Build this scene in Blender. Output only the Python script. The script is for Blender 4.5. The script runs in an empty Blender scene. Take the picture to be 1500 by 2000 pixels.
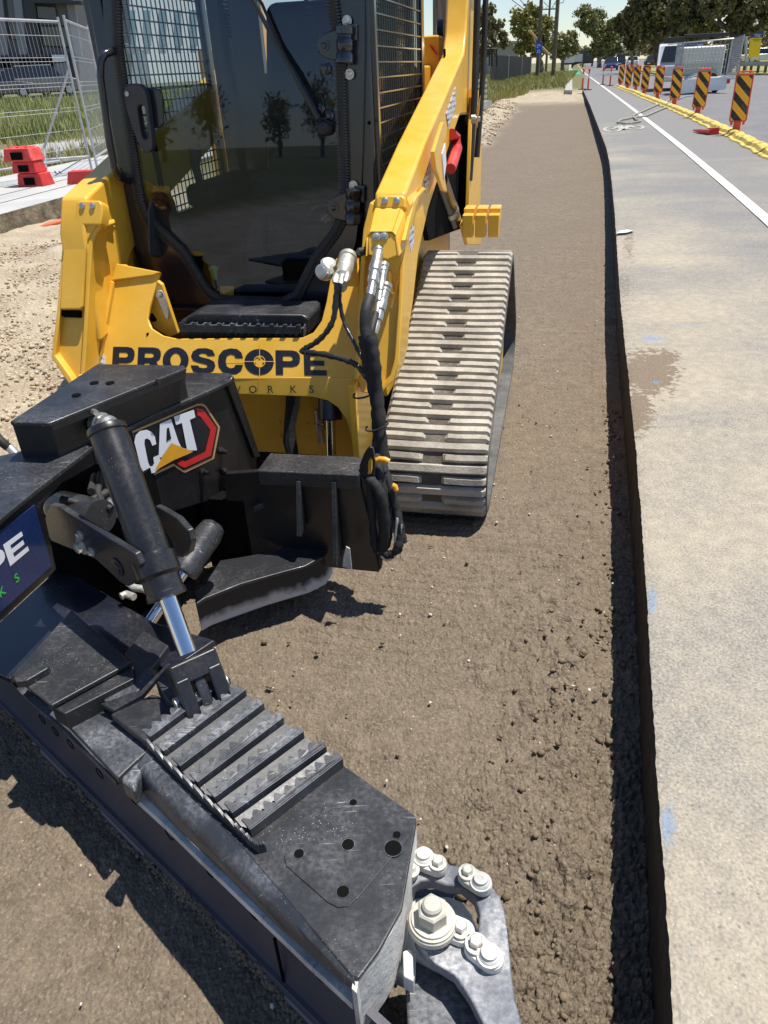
import bpy, bmesh, math, random
import numpy as np
from mathutils import Vector, Matrix
random.seed(7)
# ------------------------------------------------------------------ camera, world, sun, exposure
F, CX, CY, H = 1440., 750., 1000., 1.49
PITCH, ROLL = math.radians(30.9), math.radians(2.9)
FWD = np.array([0, math.cos(PITCH), -math.sin(PITCH)])
_r0 = np.array([1., 0, 0]); _u0 = np.cross(_r0, FWD)
RT = _r0*math.cos(ROLL)-_u0*math.sin(ROLL); UP = _u0*math.cos(ROLL)+_r0*math.sin(ROLL)
CAM = np.array([0, 0, H])
sc = bpy.context.scene
cd = bpy.data.cameras.new('camera'); cam = bpy.data.objects.new('camera', cd); sc.collection.objects.link(cam)
cam.matrix_world = Matrix(((RT[0], UP[0], -FWD[0], 0), (RT[1], UP[1], -FWD[1], 0), (RT[2], UP[2], -FWD[2], H), (0, 0, 0, 1)))
cd.sensor_fit = 'VERTICAL'; cd.sensor_height = 36; cd.lens = 36*F/2000; cd.clip_start = .05; cd.clip_end = 3000
sc.camera = cam
SUN = np.array([.315, .075, 1.0]); SUN /= np.linalg.norm(SUN)
w = bpy.data.worlds.new('World'); sc.world = w; w.use_nodes = True
nt = w.node_tree; bgn = nt.nodes['Background']
sky = nt.nodes.new('ShaderNodeTexSky'); sky.sky_type = 'NISHITA'; sky.sun_disc = False
sky.sun_elevation = math.asin(SUN[2]); sky.sun_rotation = math.atan2(SUN[0], SUN[1])
sky.air_density = 1.0; sky.dust_density = .1; sky.ozone_density = 1.2
tint = nt.nodes.new('ShaderNodeMix'); tint.data_type = 'RGBA'; tint.blend_type = 'MULTIPLY'; tint.inputs[0].default_value = 1; tint.inputs[7].default_value = (.96, 1.0, 1.09, 1)
nt.links.new(sky.outputs[0], tint.inputs[6]); nt.links.new(tint.outputs[2], bgn.inputs[0]); bgn.inputs[1].default_value = .095
sd = bpy.data.lights.new('sun', 'SUN'); sd.energy = 5.0; sd.angle = math.radians(.53); sd.color = (1, .955, .89)
so = bpy.data.objects.new('sun', sd); sc.collection.objects.link(so)
so.rotation_euler = Vector(-SUN).to_track_quat('-Z', 'Y').to_euler()
sc.view_settings.view_transform = 'Standard'; sc.view_settings.look = 'None'
sc.view_settings.exposure = .34; sc.view_settings.gamma = 1
sc.cycles.use_denoising = True
sc.cycles.max_bounces = 6; sc.cycles.transparent_max_bounces = 12

# ------------------------------------------------------------------ helpers
def ray(u, v): return FWD+RT*(u-CX)/F+UP*(CY-v)/F
def Pz(u, v, z=0.):
    d = ray(u, v); return CAM+d*(z-H)/d[2]
def Pp(u, v, o, n):
    d = ray(u, v); return CAM+d*(((np.asarray(o, float)-CAM)@n)/(d@n))
def Py(u, v, y):
    d = ray(u, v); return CAM+d*(y/d[1])
YAW = math.radians(13.4)
EX = np.array([math.cos(YAW), -math.sin(YAW), 0]); EY = np.array([math.sin(YAW), math.cos(YAW), 0]); EZ = np.array([0, 0, 1.])
X0 = -1.085
def LW(x, y, z): return EX*(x+X0)+EY*y+EZ*z
def LN(x, y, z): return EX*x+EY*y+EZ*z
def plane(pl, n):
    n = LN(*n); return (LW(*pl), n/np.linalg.norm(n))
def Q(pts, pl): return [Pp(u, v, pl[0], pl[1]) for u, v in pts]
def c(r, g, b, a=1.0):
    f = lambda x: ((x/255.)/12.92 if x/255. <= .04045 else ((x/255.+.055)/1.055)**2.4)
    return (f(r), f(g), f(b), a)

def newell(P):
    n = np.zeros(3)
    for i in range(len(P)):
        a, b = P[i], P[(i+1) % len(P)]
        n += np.cross(a, b)
    return n/(np.linalg.norm(n)+1e-12)

class MB:
    def __init__(s): s.v = []; s.f = []; s.m = []; s.mi = 0
    def add(s, V, Fc):
        o = len(s.v); s.v += [tuple(map(float, p)) for p in V]; s.f += [tuple(i+o for i in f) for f in Fc]; s.m += [s.mi]*len(Fc)
    def prism(s, P, vec, scale=1.0):
        P = [np.asarray(p, float) for p in P]; vec = np.asarray(vec, float); n = len(P)
        if newell(P)@vec > 0: P = P[::-1]
        ce = sum(P)/n
        Qp = [ce+(p-ce)*scale+vec for p in P]
        s.add(P+Qp, [tuple(range(n)), tuple(range(2*n-1, n-1, -1))]+[(i, i+n, (i+1) % n+n, (i+1) % n) for i in range(n)])
        return s
    def sheet(s, P):
        s.add(P, [tuple(range(len(P)))]); return s
    def hull(s, A, B):
        n = len(A)
        s.add(list(A)+list(B), [tuple(range(n-1, -1, -1)), tuple(range(n, 2*n))]+[(i, (i+1) % n, (i+1) % n+n, i+n) for i in range(n)]); return s
    def obox(s, ce, ax, ay, az):
        ce, ax, ay, az = [np.asarray(q, float) for q in (ce, ax, ay, az)]
        V = [ce+sx*ax+sy*ay+sz*az for sz in (-1, 1) for sx, sy in ((-1, -1), (1, -1), (1, 1), (-1, 1))]
        fc = [(0, 3, 2, 1), (4, 5, 6, 7), (0, 1, 5, 4), (1, 2, 6, 5), (2, 3, 7, 6), (3, 0, 4, 7)]
        if np.cross(ax, ay)@az < 0: fc = [f[::-1] for f in fc]
        s.add(V, fc); return s
    def box(s, x0, x1, y0, y1, z0, z1, loc=True):
        if loc: return s.obox(LW((x0+x1)/2, (y0+y1)/2, (z0+z1)/2), EX*(x1-x0)/2, EY*(y1-y0)/2, EZ*(z1-z0)/2)
        return s.obox(((x0+x1)/2, (y0+y1)/2, (z0+z1)/2), ((x1-x0)/2, 0, 0), (0, (y1-y0)/2, 0), (0, 0, (z1-z0)/2))
    def tube(s, P, r, n=10, caps=True):
        P = [np.asarray(p, float) for p in P]; k = len(P)
        R = list(r) if hasattr(r, '__len__') else [r]*k
        up = None; rings = []
        for i in range(k):
            a = P[max(i-1, 0)]; b = P[min(i+1, k-1)]; t = b-a; t = t/(np.linalg.norm(t)+1e-12)
            if up is None:
                up = np.array([0, 0, 1.]) if abs(t[2]) < .9 else np.array([1., 0, 0])
            x = np.cross(up, t); x /= (np.linalg.norm(x)+1e-12); y = np.cross(t, x); up = y
            rings.append([P[i]+R[i]*(x*math.cos(2*math.pi*j/n)+y*math.sin(2*math.pi*j/n)) for j in range(n)])
        V = [p for rg in rings for p in rg]
        fc = [(i*n+j, i*n+(j+1) % n, (i+1)*n+(j+1) % n, (i+1)*n+j) for i in range(k-1) for j in range(n)]
        if caps: fc += [tuple(range(n-1, -1, -1)), tuple(range((k-1)*n, k*n))]
        s.add(V, fc); return s
    def cyl(s, a, b, r, n=20, r2=None): return s.tube([a, b], [r, r if r2 is None else r2], n)
    def lathe(s, a, axis, prof, n=24):
        a = np.asarray(a, float); axis = np.asarray(axis, float); axis = axis/np.linalg.norm(axis)
        P = [a+axis*h for h, r in prof]; t = axis
        up = np.array([0, 0, 1.]) if abs(t[2]) < .9 else np.array([1., 0, 0])
        x = np.cross(up, t); x /= np.linalg.norm(x); y = np.cross(t, x)
        V = [P[i]+max(r, 1e-4)*(x*math.cos(2*math.pi*j/n)+y*math.sin(2*math.pi*j/n)) for i, (h, r) in enumerate(prof) for j in range(n)]
        k = len(prof)
        fc = [(i*n+j, i*n+(j+1) % n, (i+1)*n+(j+1) % n, (i+1)*n+j) for i in range(k-1) for j in range(n)]
        fc += [tuple(range(n-1, -1, -1)), tuple(range((k-1)*n, k*n))]
        s.add(V, fc); return s
    def bolt(s, p, axis, r=.012, h=.01, washer=True):
        p = np.asarray(p, float); axis = np.asarray(axis, float); axis = axis/np.linalg.norm(axis)
        if washer: s.lathe(p, axis, [(0, r*1.7), (.003, r*1.7)], 16)
        s.lathe(p+axis*.003*washer, axis, [(0, r), (h*.85, r), (h, r*.8)], 6)
        return s
    def build(s, name, mats, parent=None, bevel=0, smooth=35, seg=2, off=None):
        me = bpy.data.meshes.new(name); o = bpy.data.objects.new(name, me); sc.collection.objects.link(o)
        base = np.zeros(3)
        if parent is not None:
            base = np.array(ROOT.get(parent.name, (0, 0, 0)), float); o.parent = parent; ROOT[o.name] = tuple(base)
        V = [tuple(np.asarray(p)-base) for p in s.v]
        me.from_pydata(V, [], s.f)
        mats = mats if isinstance(mats, (list, tuple)) else [mats]
        for m_ in mats: me.materials.append(m_)
        if len(mats) > 1: me.polygons.foreach_set('material_index', s.m)
        me.validate(clean_customdata=False); me.update()
        if smooth:
            me.polygons.foreach_set('use_smooth', [True]*len(me.polygons)); me.set_sharp_from_angle(angle=math.radians(smooth))
        if bevel:
            b = o.modifiers.new('bevel', 'BEVEL'); b.width = bevel; b.segments = seg; b.limit_method = 'ANGLE'; b.angle_limit = math.radians(40); b.harden_normals = True
        return o
ROOT = {}
def tag(o, label=None, cat=None, group=None, kind=None):
    if label: o['label'] = label
    if cat: o['category'] = cat
    if group: o['group'] = group
    if kind: o['kind'] = kind
    return o
def thing(name, loc, label, cat, group=None, rz=0):
    o = bpy.data.objects.new(name, None); sc.collection.objects.link(o); o.location = tuple(map(float, loc)); o.rotation_euler.z = rz
    o.empty_display_size = .2
    ROOT[o.name] = (tuple(map(float, loc)) if rz == 0 else (0, 0, 0)); return tag(o, label, cat, group)
def struct(mb, name, m, **k): return tag(mb.build(name, m, **k), kind='structure')
def copy_tree(o, parent=None):
    n = o.copy(); sc.collection.objects.link(n); n.parent = parent
    for ch in list(o.children): copy_tree(ch, n)
    return n

# ------------------------------------------------------------------ materials
class NT:
    def __init__(s, name):
        s.m = bpy.data.materials.new(name); s.m.use_nodes = True; s.t = s.m.node_tree; s.b = s.t.nodes['Principled BSDF']
        s.tc = s.t.nodes.new('ShaderNodeTexCoord'); s.geo = s.t.nodes.new('ShaderNodeNewGeometry')
    def n(s, k, **kw):
        x = s.t.nodes.new(k)
        for a, b in kw.items(): setattr(x, a, b)
        return x
    def l(s, a, b): s.t.links.new(a, b)
    def val(s, x, sock):
        if isinstance(x, (int, float)): sock.default_value = x
        elif isinstance(x, tuple): sock.default_value = x
        else: s.l(x, sock)
    def noise(s, scale, det=4, rough=.55, co=None, dist=0, out=0):
        x = s.n('ShaderNodeTexNoise'); x.inputs['Scale'].default_value = scale; x.inputs['Detail'].default_value = det
        x.inputs['Roughness'].default_value = rough; x.inputs['Distortion'].default_value = dist
        s.l(co if co is not None else s.geo.outputs['Position'], x.inputs['Vector']); return x.outputs[out]
    def vor(s, scale, feat='F1', out=0, co=None, rnd=1):
        x = s.n('ShaderNodeTexVoronoi'); x.feature = feat; x.inputs['Scale'].default_value = scale; x.inputs['Randomness'].default_value = rnd
        s.l(co if co is not None else s.geo.outputs['Position'], x.inputs['Vector']); return x.outputs[out]
    def ramp(s, x, a, b, va=0., vb=1.):
        r = s.n('ShaderNodeMapRange'); r.inputs[1].default_value = a; r.inputs[2].default_value = b; r.inputs[3].default_value = va; r.inputs[4].default_value = vb
        s.val(x, r.inputs[0]); return r.outputs[0]
    def math(s, op, a, b=0.):
        r = s.n('ShaderNodeMath', operation=op); s.val(a, r.inputs[0]); s.val(b, r.inputs[1]); return r.outputs[0]
    def mix(s, f, a, b):
        r = s.n('ShaderNodeMix', data_type='RGBA'); s.val(f, r.inputs[0]); s.val(a, r.inputs[6]); s.val(b, r.inputs[7]); return r.outputs[2]
    def sep(s, v):
        r = s.n('ShaderNodeSeparateXYZ'); s.l(v, r.inputs[0]); return r.outputs
    def attr(s, nme):
        r = s.n('ShaderNodeAttribute'); r.attribute_name = nme; return r.outputs['Fac']
    def col(s, x): s.val(x, s.b.inputs['Base Color'])
    def rough(s, x): s.val(x, s.b.inputs['Roughness'])
    def metal(s, x): s.val(x, s.b.inputs['Metallic'])
    def bump(s, h, st=.5, dist=.01, prev=None):
        r = s.n('ShaderNodeBump'); r.inputs['Strength'].default_value = st; r.inputs['Distance'].default_value = dist
        s.l(h, r.inputs['Height'])
        if prev is not None: s.l(prev, r.inputs['Normal'])
        s.l(r.outputs[0], s.b.inputs['Normal']); return r.outputs[0]
def paint(name, col, rough=.35, dust=.15, dustc=c(150, 135, 112), var=.06, coat=.0, specks=.0, metal=0., scr=0., bump=.04, bs=60):
    t = NT(name)
    n1 = t.noise(7, 9, .68); n2 = t.noise(110, 6, .6)
    dark = tuple(x*(1-var*3) for x in col[:3])+(1,); lite = tuple(min(1, x*(1+var)) for x in col[:3])+(1,)
    b = t.mix(t.ramp(n1, .3, .7), dark, lite)
    up = t.ramp(t.sep(t.geo.outputs['Normal'])[2], -.1, 1., .25, 1.)
    dm = t.math('MULTIPLY', t.math('MULTIPLY', t.ramp(n1, .42, .72), t.ramp(n2, .38, .66, .15, 1)), up)
    dm = t.math('MULTIPLY', dm, dust*2.2)
    b = t.mix(dm, b, dustc)
    if specks:
        sp = t.ramp(t.vor(170), .16, .08); sm = t.ramp(t.noise(9, 3), .5, .68)
        spk = t.math('MULTIPLY', t.math('MULTIPLY', sp, sm), specks); b = t.mix(spk, b, c(205, 200, 190))
    if scr:
        mp = t.n('ShaderNodeMapping'); t.l(t.geo.outputs['Position'], mp.inputs[0]); mp.inputs['Scale'].default_value = (9, 160, 30); mp.inputs['Rotation'].default_value = (0, 0, .9)
        s1 = t.ramp(t.noise(1.6, 3, co=mp.outputs[0]), .64, .72)
        b = t.mix(t.math('MULTIPLY', t.math('MULTIPLY', s1, t.ramp(n1, .45, .6)), scr), b, c(170, 170, 168))
    t.col(b); t.rough(t.math('ADD', t.math('MULTIPLY', dm, .5), t.ramp(n2, .2, .8, rough*.85, min(1, rough*1.25)))); t.metal(metal)
    t.b.inputs['Coat Weight'].default_value = coat; t.b.inputs['Coat Roughness'].default_value = .12
    if bump: t.bump(t.noise(bs, 5), bump, .004)
    return t.m
M = {}
M['yellow'] = paint('yellow_paint', (.87, .48, .04, 1), .36, .26, c(192, 166, 118), .05, coat=.22, specks=.30, scr=.18, bump=.035)
M['black'] = paint('black_paint', (.012, .012, .0135, 1), .33, .10, c(120, 110, 98), .1, coat=.2, specks=.5, bump=.05)
M['black_dusty'] = paint('dusty_black_paint', (.022, .023, .026, 1), .38, .17, c(132, 130, 128), .06, coat=.1, specks=.9, scr=.6, bump=.10)
M['black_worn'] = paint('worn_black_steel', (.040, .044, .052, 1), .36, .32, c(165, 167, 170), .08, specks=.9, scr=.9, bump=.15)
M['navy'] = paint('cab_black', (.012, .014, .022, 1), .22, .06, var=.05, coat=.5, bump=.02)
M['rubber'] = paint('rubber', (.018, .018, .018, 1), .6, .25, c(120, 110, 95), .1)
M['plastic'] = paint('grey_plastic', (.045, .046, .05, 1), .45, .15, bump=.12, bs=300)
M['steel'] = paint('steel', (.55, .54, .50, 1), .35, .3, c(190, 180, 160), .1, metal=.85, bump=.1)
M['chrome'] = paint('chrome', (.75, .76, .78, 1), .10, .05, var=.02, metal=1., bump=0)
M['zinc'] = paint('zinc', (.62, .60, .52, 1), .38, .4, c(205, 200, 185), .1, metal=.6, bump=.2)
M['whitesteel'] = paint('dusted_steel', (.68, .67, .63, 1), .7, .6, c(225, 218, 200), .2, metal=.1, bump=.5, bs=90)
M['galv'] = paint('galvanised', (.52, .53, .54, 1), .42, .1, var=.08, metal=.55)
M['blade'] = paint('polished_blade', (.12, .115, .135, 1), .32, .14, c(80, 66, 52), .06, metal=.35, bump=.02)
M['red'] = paint('red_plastic', (.62, .03, .025, 1), .45, .15, c(200, 150, 140), .1)
M['orange'] = paint('orange_plastic', (.85, .10, .035, 1), .45, .12, c(200, 160, 140), .08)
M['white'] = paint('white_paint', (.72, .73, .74, 1), .4, .1, var=.03)
M['tape'] = paint('electrical_tape', (.02, .02, .021, 1), .28, .08, specks=.2, bump=.4, bs=70)
M['cloth'] = paint('hose_sleeve', (.012, .012, .013, 1), .75, .06, bump=.6, bs=40)
M['pit'] = paint('dark_recess', (.006, .006, .006, 1), .9, .0); M['pit'].node_tree.nodes['Principled BSDF'].inputs['Specular IOR Level'].default_value = .05  # near-black colour stands in for the shade inside holes and hollows
M['seat'] = paint('seat_vinyl', (.012, .012, .015, 1), .6, .04)
M['concrete'] = paint('concrete', c(172, 170, 164), .85, .15, c(160, 150, 135), .12, bump=.4, bs=30)
M['bluesign'] = paint('blue_panel', (.012, .028, .105, 1), .25, .05, coat=.4, specks=.1)
M['tread'] = paint('track_rubber', c(180, 172, 157), .88, .6, c(206, 198, 182), .14, bump=.6, bs=120)
M['trackside'] = paint('track_side', c(92, 92, 91), .8, .3, c(140, 136, 130), .15, bump=.4)
M['decalw'] = paint('decal_white', (.78, .80, .83, 1), .3, .03, var=.02, bump=0)
M['decalr'] = paint('decal_red', (.60, .03, .03, 1), .3, .03, var=.05, bump=0)
M['decaly'] = paint('decal_yellow', (.80, .38, .03, 1), .3, .03, var=.08, bump=0)
M['decalg'] = paint('decal_gold', (.52, .33, .14, 1), .3, .03, var=.05, bump=0)
M['decalk'] = paint('decal_black', (.012, .013, .02, 1), .32, .05, var=.05, specks=.3, bump=0)
M['green'] = paint('green_print', (.05, .55, .08, 1), .4, .02, bump=0)
# ------------------------------------------------------------------ ground, trench, road
RZ = .22                                    # road level above the trench floor
rng = np.random.default_rng(3)
def hsh(ix, iy, k):
    h = (ix.astype(np.int64)*374761393+iy.astype(np.int64)*668265263+k*974711) & 0xffffffff
    h = ((h ^ (h >> 13))*1274126177) & 0xffffffff
    return ((h ^ (h >> 16)) & 0xffffff)/float(0xffffff)
def vnoise(x, y, s, k=0):
    x = x/s; y = y/s; ix = np.floor(x); iy = np.floor(y); fx = x-ix; fy = y-iy
    fx = fx*fx*(3-2*fx); fy = fy*fy*(3-2*fy)
    a = hsh(ix, iy, k); b = hsh(ix+1, iy, k); cc = hsh(ix, iy+1, k); d = hsh(ix+1, iy+1, k)
    return (a*(1-fx)+b*fx)*(1-fy)+(cc*(1-fx)+d*fx)*fy-.5
def fbm(x, y, s, o=4, k=0, g=.5):
    r = 0; a = 1.
    for i in range(o): r = r+a*vnoise(x, y, s*(.5**i), k+i*7); a *= g
    return r
def clods(x, y, s, k, dens=1.0):
    """rounded lumps scattered one per cell; every lump has its own size"""
    ix = np.floor(x/s); iy = np.floor(y/s); best = np.zeros_like(x)
    for dx in (-1, 0, 1):
        for dy in (-1, 0, 1):
            cx = ix+dx; cy = iy+dy
            px = (cx+hsh(cx, cy, k))*s; py = (cy+hsh(cx, cy, k+1))*s; r = s*(.22+.45*hsh(cx, cy, k+2)**2)
            on = hsh(cx, cy, k+3) < dens
            e = .7+.6*hsh(cx, cy, k+4)
            d2 = ((x-px)*e)**2+((y-py)/e)**2
            hh = np.sqrt(np.maximum(0, r*r-d2))*.75
            best = np.maximum(best, np.where(on, hh, 0))
    return best
def pack(x, y, s, k):
    # packed crumbs: cell borders (second nearest minus nearest seed) become crevices
    ix = np.floor(x/s); iy = np.floor(y/s); f1 = np.full_like(x, 9.); f2 = np.full_like(x, 9.); top = np.zeros_like(x)
    for dx in (-1, 0, 1):
        for dy in (-1, 0, 1):
            cx = ix+dx; cy = iy+dy; d = np.hypot(x/s-cx-.1-.8*hsh(cx, cy, k), y/s-cy-.1-.8*hsh(cx, cy, k+1))
            nearer = d < f1; f2 = np.where(nearer, f1, np.minimum(f2, d)); top = np.where(nearer, hsh(cx, cy, k+2), top); f1 = np.where(nearer, d, f1)
    return s*(np.minimum(f2-f1, .35)*1.0+.45*top*np.minimum(1, (f2-f1)*4))
lip_px = [(1317, 2000), (1300, 1750), (1283, 1500), (1268, 1250), (1252, 1000), (1240, 850), (1224, 700), (1213, 600), (1206, 500), (1203, 450), (1200, 408), (1194.5, 353), (1190, 314), (1184, 287), (1169, 248), (1153, 207), (1139, 176)]
lipP = [Pz(u, v, RZ) for u, v in lip_px]
ly_ = np.array([-3., 0.2]+[p[1] for p in lipP]); s0 = (lipP[2][0]-lipP[0][0])/(lipP[2][1]-lipP[0][1])
lx_ = np.array([lipP[0][0]-s0*(lipP[0][1]+3), lipP[0][0]-s0*(lipP[0][1]-.2)]+[p[0] for p in lipP])
ly_ = np.append(ly_, [700.]); lx_ = np.append(lx_, [lipP[-1][0]+.262*(700-lipP[-1][1])])
def xlip(y): return np.interp(y, ly_, lx_)
def sstep(x, a, b):
    t = np.clip((x-a)/(b-a), 0, 1); return t*t*(3-2*t)
SL = [Pz(u, v, .27) for u, v in ((0, 417), (100, 385), (196, 363))]
sd_ = SL[2]-SL[0]; sd_ /= np.linalg.norm(sd_)
def xslab(y): return SL[0][0]+(y-SL[0][1])*sd_[0]/sd_[1]
by_ = np.array([-3, .5, 2.5, 8., 14., 22., 30., 40.]); bx_ = np.array([-2.6, -2.2, -1.45, .0, 1.95, 3.7, 5.6, 7.5])
vy_ = np.array([-3, 8., 18., 25., 33., 42., 60., 700.]); 
vpx = [Pz(930, 250, .1), Pz(945, 215, .15), Pz(985, 196, .15), Pz(1040, 178, .15)]
def xverge(y):    # right border of the grass verge left of the trench
    return np.interp(y, [-3, 12]+[p[1] for p in vpx], [-6, .0]+[p[0] for p in vpx])
TE = float(Pz(1103, 178, .1)[1])            # far end of the trench
def ground_h(x, y):
    dl = (xlip(y)-x)*.96
    z = .008*fbm(x, y, .5, 3, 5)*1.
    beige = sstep(np.interp(y, by_, bx_)+.35*fbm(x, y, .8, 3, 20)-x, -.05, .5)
    beige = np.maximum(beige, sstep(y+1.5*fbm(x, y, 2., 3, 9), TE-13, TE-9))
    z = z+beige*(.035+.06*fbm(x, y, .9, 4, 30))
    pile = np.exp(-((x-np.interp(y, by_, bx_)+.9)/.55)**2)*sstep(y, 8, 13)
    z = z+pile*(.12+.12*fbm(x, y, .7, 4, 44))
    verge = sstep(xverge(y)-x+.3*fbm(x, y, 1.1, 3, 60), 0, .7)*sstep(y, 11, 15)
    verge = np.maximum(verge, sstep(y+.5*fbm(x, y, 1.5, 3, 61), TE+.2, TE+1.2))
    slab = sstep(xslab(y)-.5-x, 0, .3)
    verge = np.maximum(verge, slab)
    z = z*(1-verge)+verge*(.20+.02*fbm(x, y, 2., 3, 70))
    bank = sstep(y, 22, 46)*sstep(xslab(y)-x-1., 0, 6)
    z = z+bank*.55
    z = np.where(x > xlip(y)+.25, np.minimum(z, .12), z)     # under the road slab
    return z, beige, verge, dl
ang = np.concatenate([np.radians(np.linspace(-180, -37, 60))[:-1], np.radians(np.arange(-37, 33.5, .105)), np.radians(np.linspace(33.5, 180, 60))[1:]])
rad = np.concatenate([.22*1.0042**np.arange(0, int(math.log(13/.22)/math.log(1.0042))), 13*1.035**np.arange(0, 125)])
A_, R_ = np.meshgrid(ang, rad); GX = np.sin(A_)*R_; GY = np.cos(A_)*R_
GZ, gb, gv, gdl = ground_h(GX, GY)
near = 1-sstep(R_, 6, 11); soil = (1-gv)
cm = sstep(.62+.25*fbm(GX, GY, .35, 3, 80)-gdl, -.05, .5)*sstep(3.4-GY, 0, 2.6)            # loose clods beside the cut
cm = np.maximum(cm, sstep(1.0-GY, -.1, .6)*sstep(GX+.1, 0, .3)*.8); cm = np.maximum(cm, .12)
loc_y = GX*EY[0]+GY*EY[1]; loc_x = GX*EX[0]+GY*EX[1]-X0
grouser = sstep(np.abs(np.sin(loc_y*math.pi/.044+1.6*fbm(GX, GY, .3, 3, 90))), .0, .55)*sstep(loc_x, -.1, .2)*sstep(loc_y, 1.3, 1.9)*(1-cm*.6)
GZ = GZ-near*soil*.022*(1-sstep(gdl, .12, .16))
GZ = GZ+near*soil*(cm*np.where(gdl < .13, .55, 1)*(clods(GX, GY, .052, 1, .75)*1.0+clods(GX, GY, .024, 11, .9)*1.15+.010*np.abs(fbm(GX, GY, .05, 3, 41)))+clods(GX, GY, .013, 21, .9)*(.25+.6*cm)+.003*fbm(GX, GY, .03, 3, 31)+(grouser-1)*.017*np.clip(fbm(GX, GY, .22, 3, 12)+.45, 0, 1))
GZ = GZ+near*gb*(clods(GX, GY, .05, 51, .7)*.55+clods(GX, GY, .022, 61, .8)*.6)
GZ = GZ+sstep(R_, 8, 13)*(1-sstep(R_, 50, 70))*soil*.006*np.abs(fbm(GX, GY, .12, 3, 35))
patch_ = sstep(fbm(GX, GY, .35, 4, 91)+.45*cm, -.12, .25)
GZ = GZ+near*soil*(pack(GX+.006*fbm(GX, GY, .02, 2, 3), GY, .021, 71)*(.12+.75*cm)*patch_+pack(GX, GY+.004*fbm(GX, GY, .015, 2, 4), .0095, 76)*(.26+.4*cm))
mid = sstep(R_, 5, 8)*(1-sstep(R_, 60, 90))
GZ = GZ+mid*soil*(gb*.05*fbm(GX, GY, .35, 3, 33)+.008*fbm(GX, GY, .2, 3, 34))
def grid_mesh(name, X, Y, Z, mat, attrs=None, smooth=True, flip=False):
    nr, nc = X.shape; me = bpy.data.meshes.new(name)
    co = np.stack([X, Y, Z], -1).reshape(-1, 3).astype(np.float32)
    i = np.arange(nr-1)[:, None]*nc+np.arange(nc-1)[None, :]
    q = np.stack([i, i+nc, i+nc+1, i+1] if flip else [i, i+1, i+nc+1, i+nc], -1).reshape(-1, 4)
    me.vertices.add(len(co)); me.vertices.foreach_set('co', co.ravel())
    me.loops.add(q.size); me.loops.foreach_set('vertex_index', q.ravel().astype(np.int32))
    me.polygons.add(len(q)); me.polygons.foreach_set('loop_start', (np.arange(len(q))*4).astype(np.int32))
    me.polygons.foreach_set('use_smooth', np.full(len(q), smooth))
    me.update(calc_edges=True); me.validate()
    for k, a in (attrs or {}).items():
        at = me.attributes.new(k, 'FLOAT', 'POINT'); at.data.foreach_set('value', a.astype(np.float32).ravel())
    me.materials.append(mat); o = bpy.data.objects.new(name, me); sc.collection.objects.link(o); return o
t = NT('soil')
n1 = t.noise(1.6, 5); n2 = t.noise(14, 5); n3 = t.noise(120, 4); pos = t.geo.outputs['Position']
brown = t.mix(t.ramp(n2, .3, .7), c(104, 91, 75), c(131, 117, 98))
brown = t.mix(t.ramp(n1, .35, .7), brown, c(112, 99, 82))
brown = t.mix(t.math('MULTIPLY', t.ramp(n3, .5, .7), .7), brown, c(152, 138, 117))
brown = t.mix(t.math('MULTIPLY', t.ramp(t.noise(48, 4, .7), .50, .66), .55), brown, c(90, 76, 60))
brown = t.mix(t.math('MULTIPLY', t.ramp(t.vor(55), .14, .08), .45), brown, c(170, 158, 136))
beige = t.mix(t.ramp(t.noise(2.2, 6), .3, .7), c(146, 130, 106), c(178, 164, 138))
beige = t.mix(t.ramp(t.noise(.9, 4), .55, .72), beige, c(146, 124, 100))
beige = t.mix(t.ramp(t.noise(60, 3), .5, .75), beige, c(206, 194, 170))
verge = t.mix(t.ramp(t.noise(3, 5), .35, .65), c(116, 104, 74), c(92, 100, 48))
b = t.mix(t.attr('beige'), brown, beige); b = t.mix(t.attr('verge'), b, verge)
st = t.ramp(t.vor(38), .10, .07); st2 = t.ramp(t.vor(38, out=1), 0, 1)
sepc = t.n('ShaderNodeSeparateColor'); t.l(t.vor(38, out=1), sepc.inputs[0])
stm = t.math('MULTIPLY', st, t.ramp(sepc.outputs[0], .86, .9))
b = t.mix(stm, b, c(205, 192, 168))
t.col(b); t.rough(.92)
nb = t.math('ADD', t.math('MULTIPLY', t.noise(160, 5, .65), .6), t.math('MULTIPLY', t.noise(45, 4), .6))
bb = t.bump(nb, .9, .008)
vb = t.n('ShaderNodeBump'); vb.inputs['Strength'].default_value = .45; vb.inputs['Distance'].default_value = .01; t.l(t.vor(110), vb.inputs['Height']); vb.invert = True
t.l(bb, vb.inputs['Normal']); t.l(vb.outputs[0], t.b.inputs['Normal'])
M['soil'] = t.m
go = grid_mesh('ground', GX, GY, GZ, M['soil'], dict(beige=gb, verge=gv)); tag(go, kind='structure')

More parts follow.
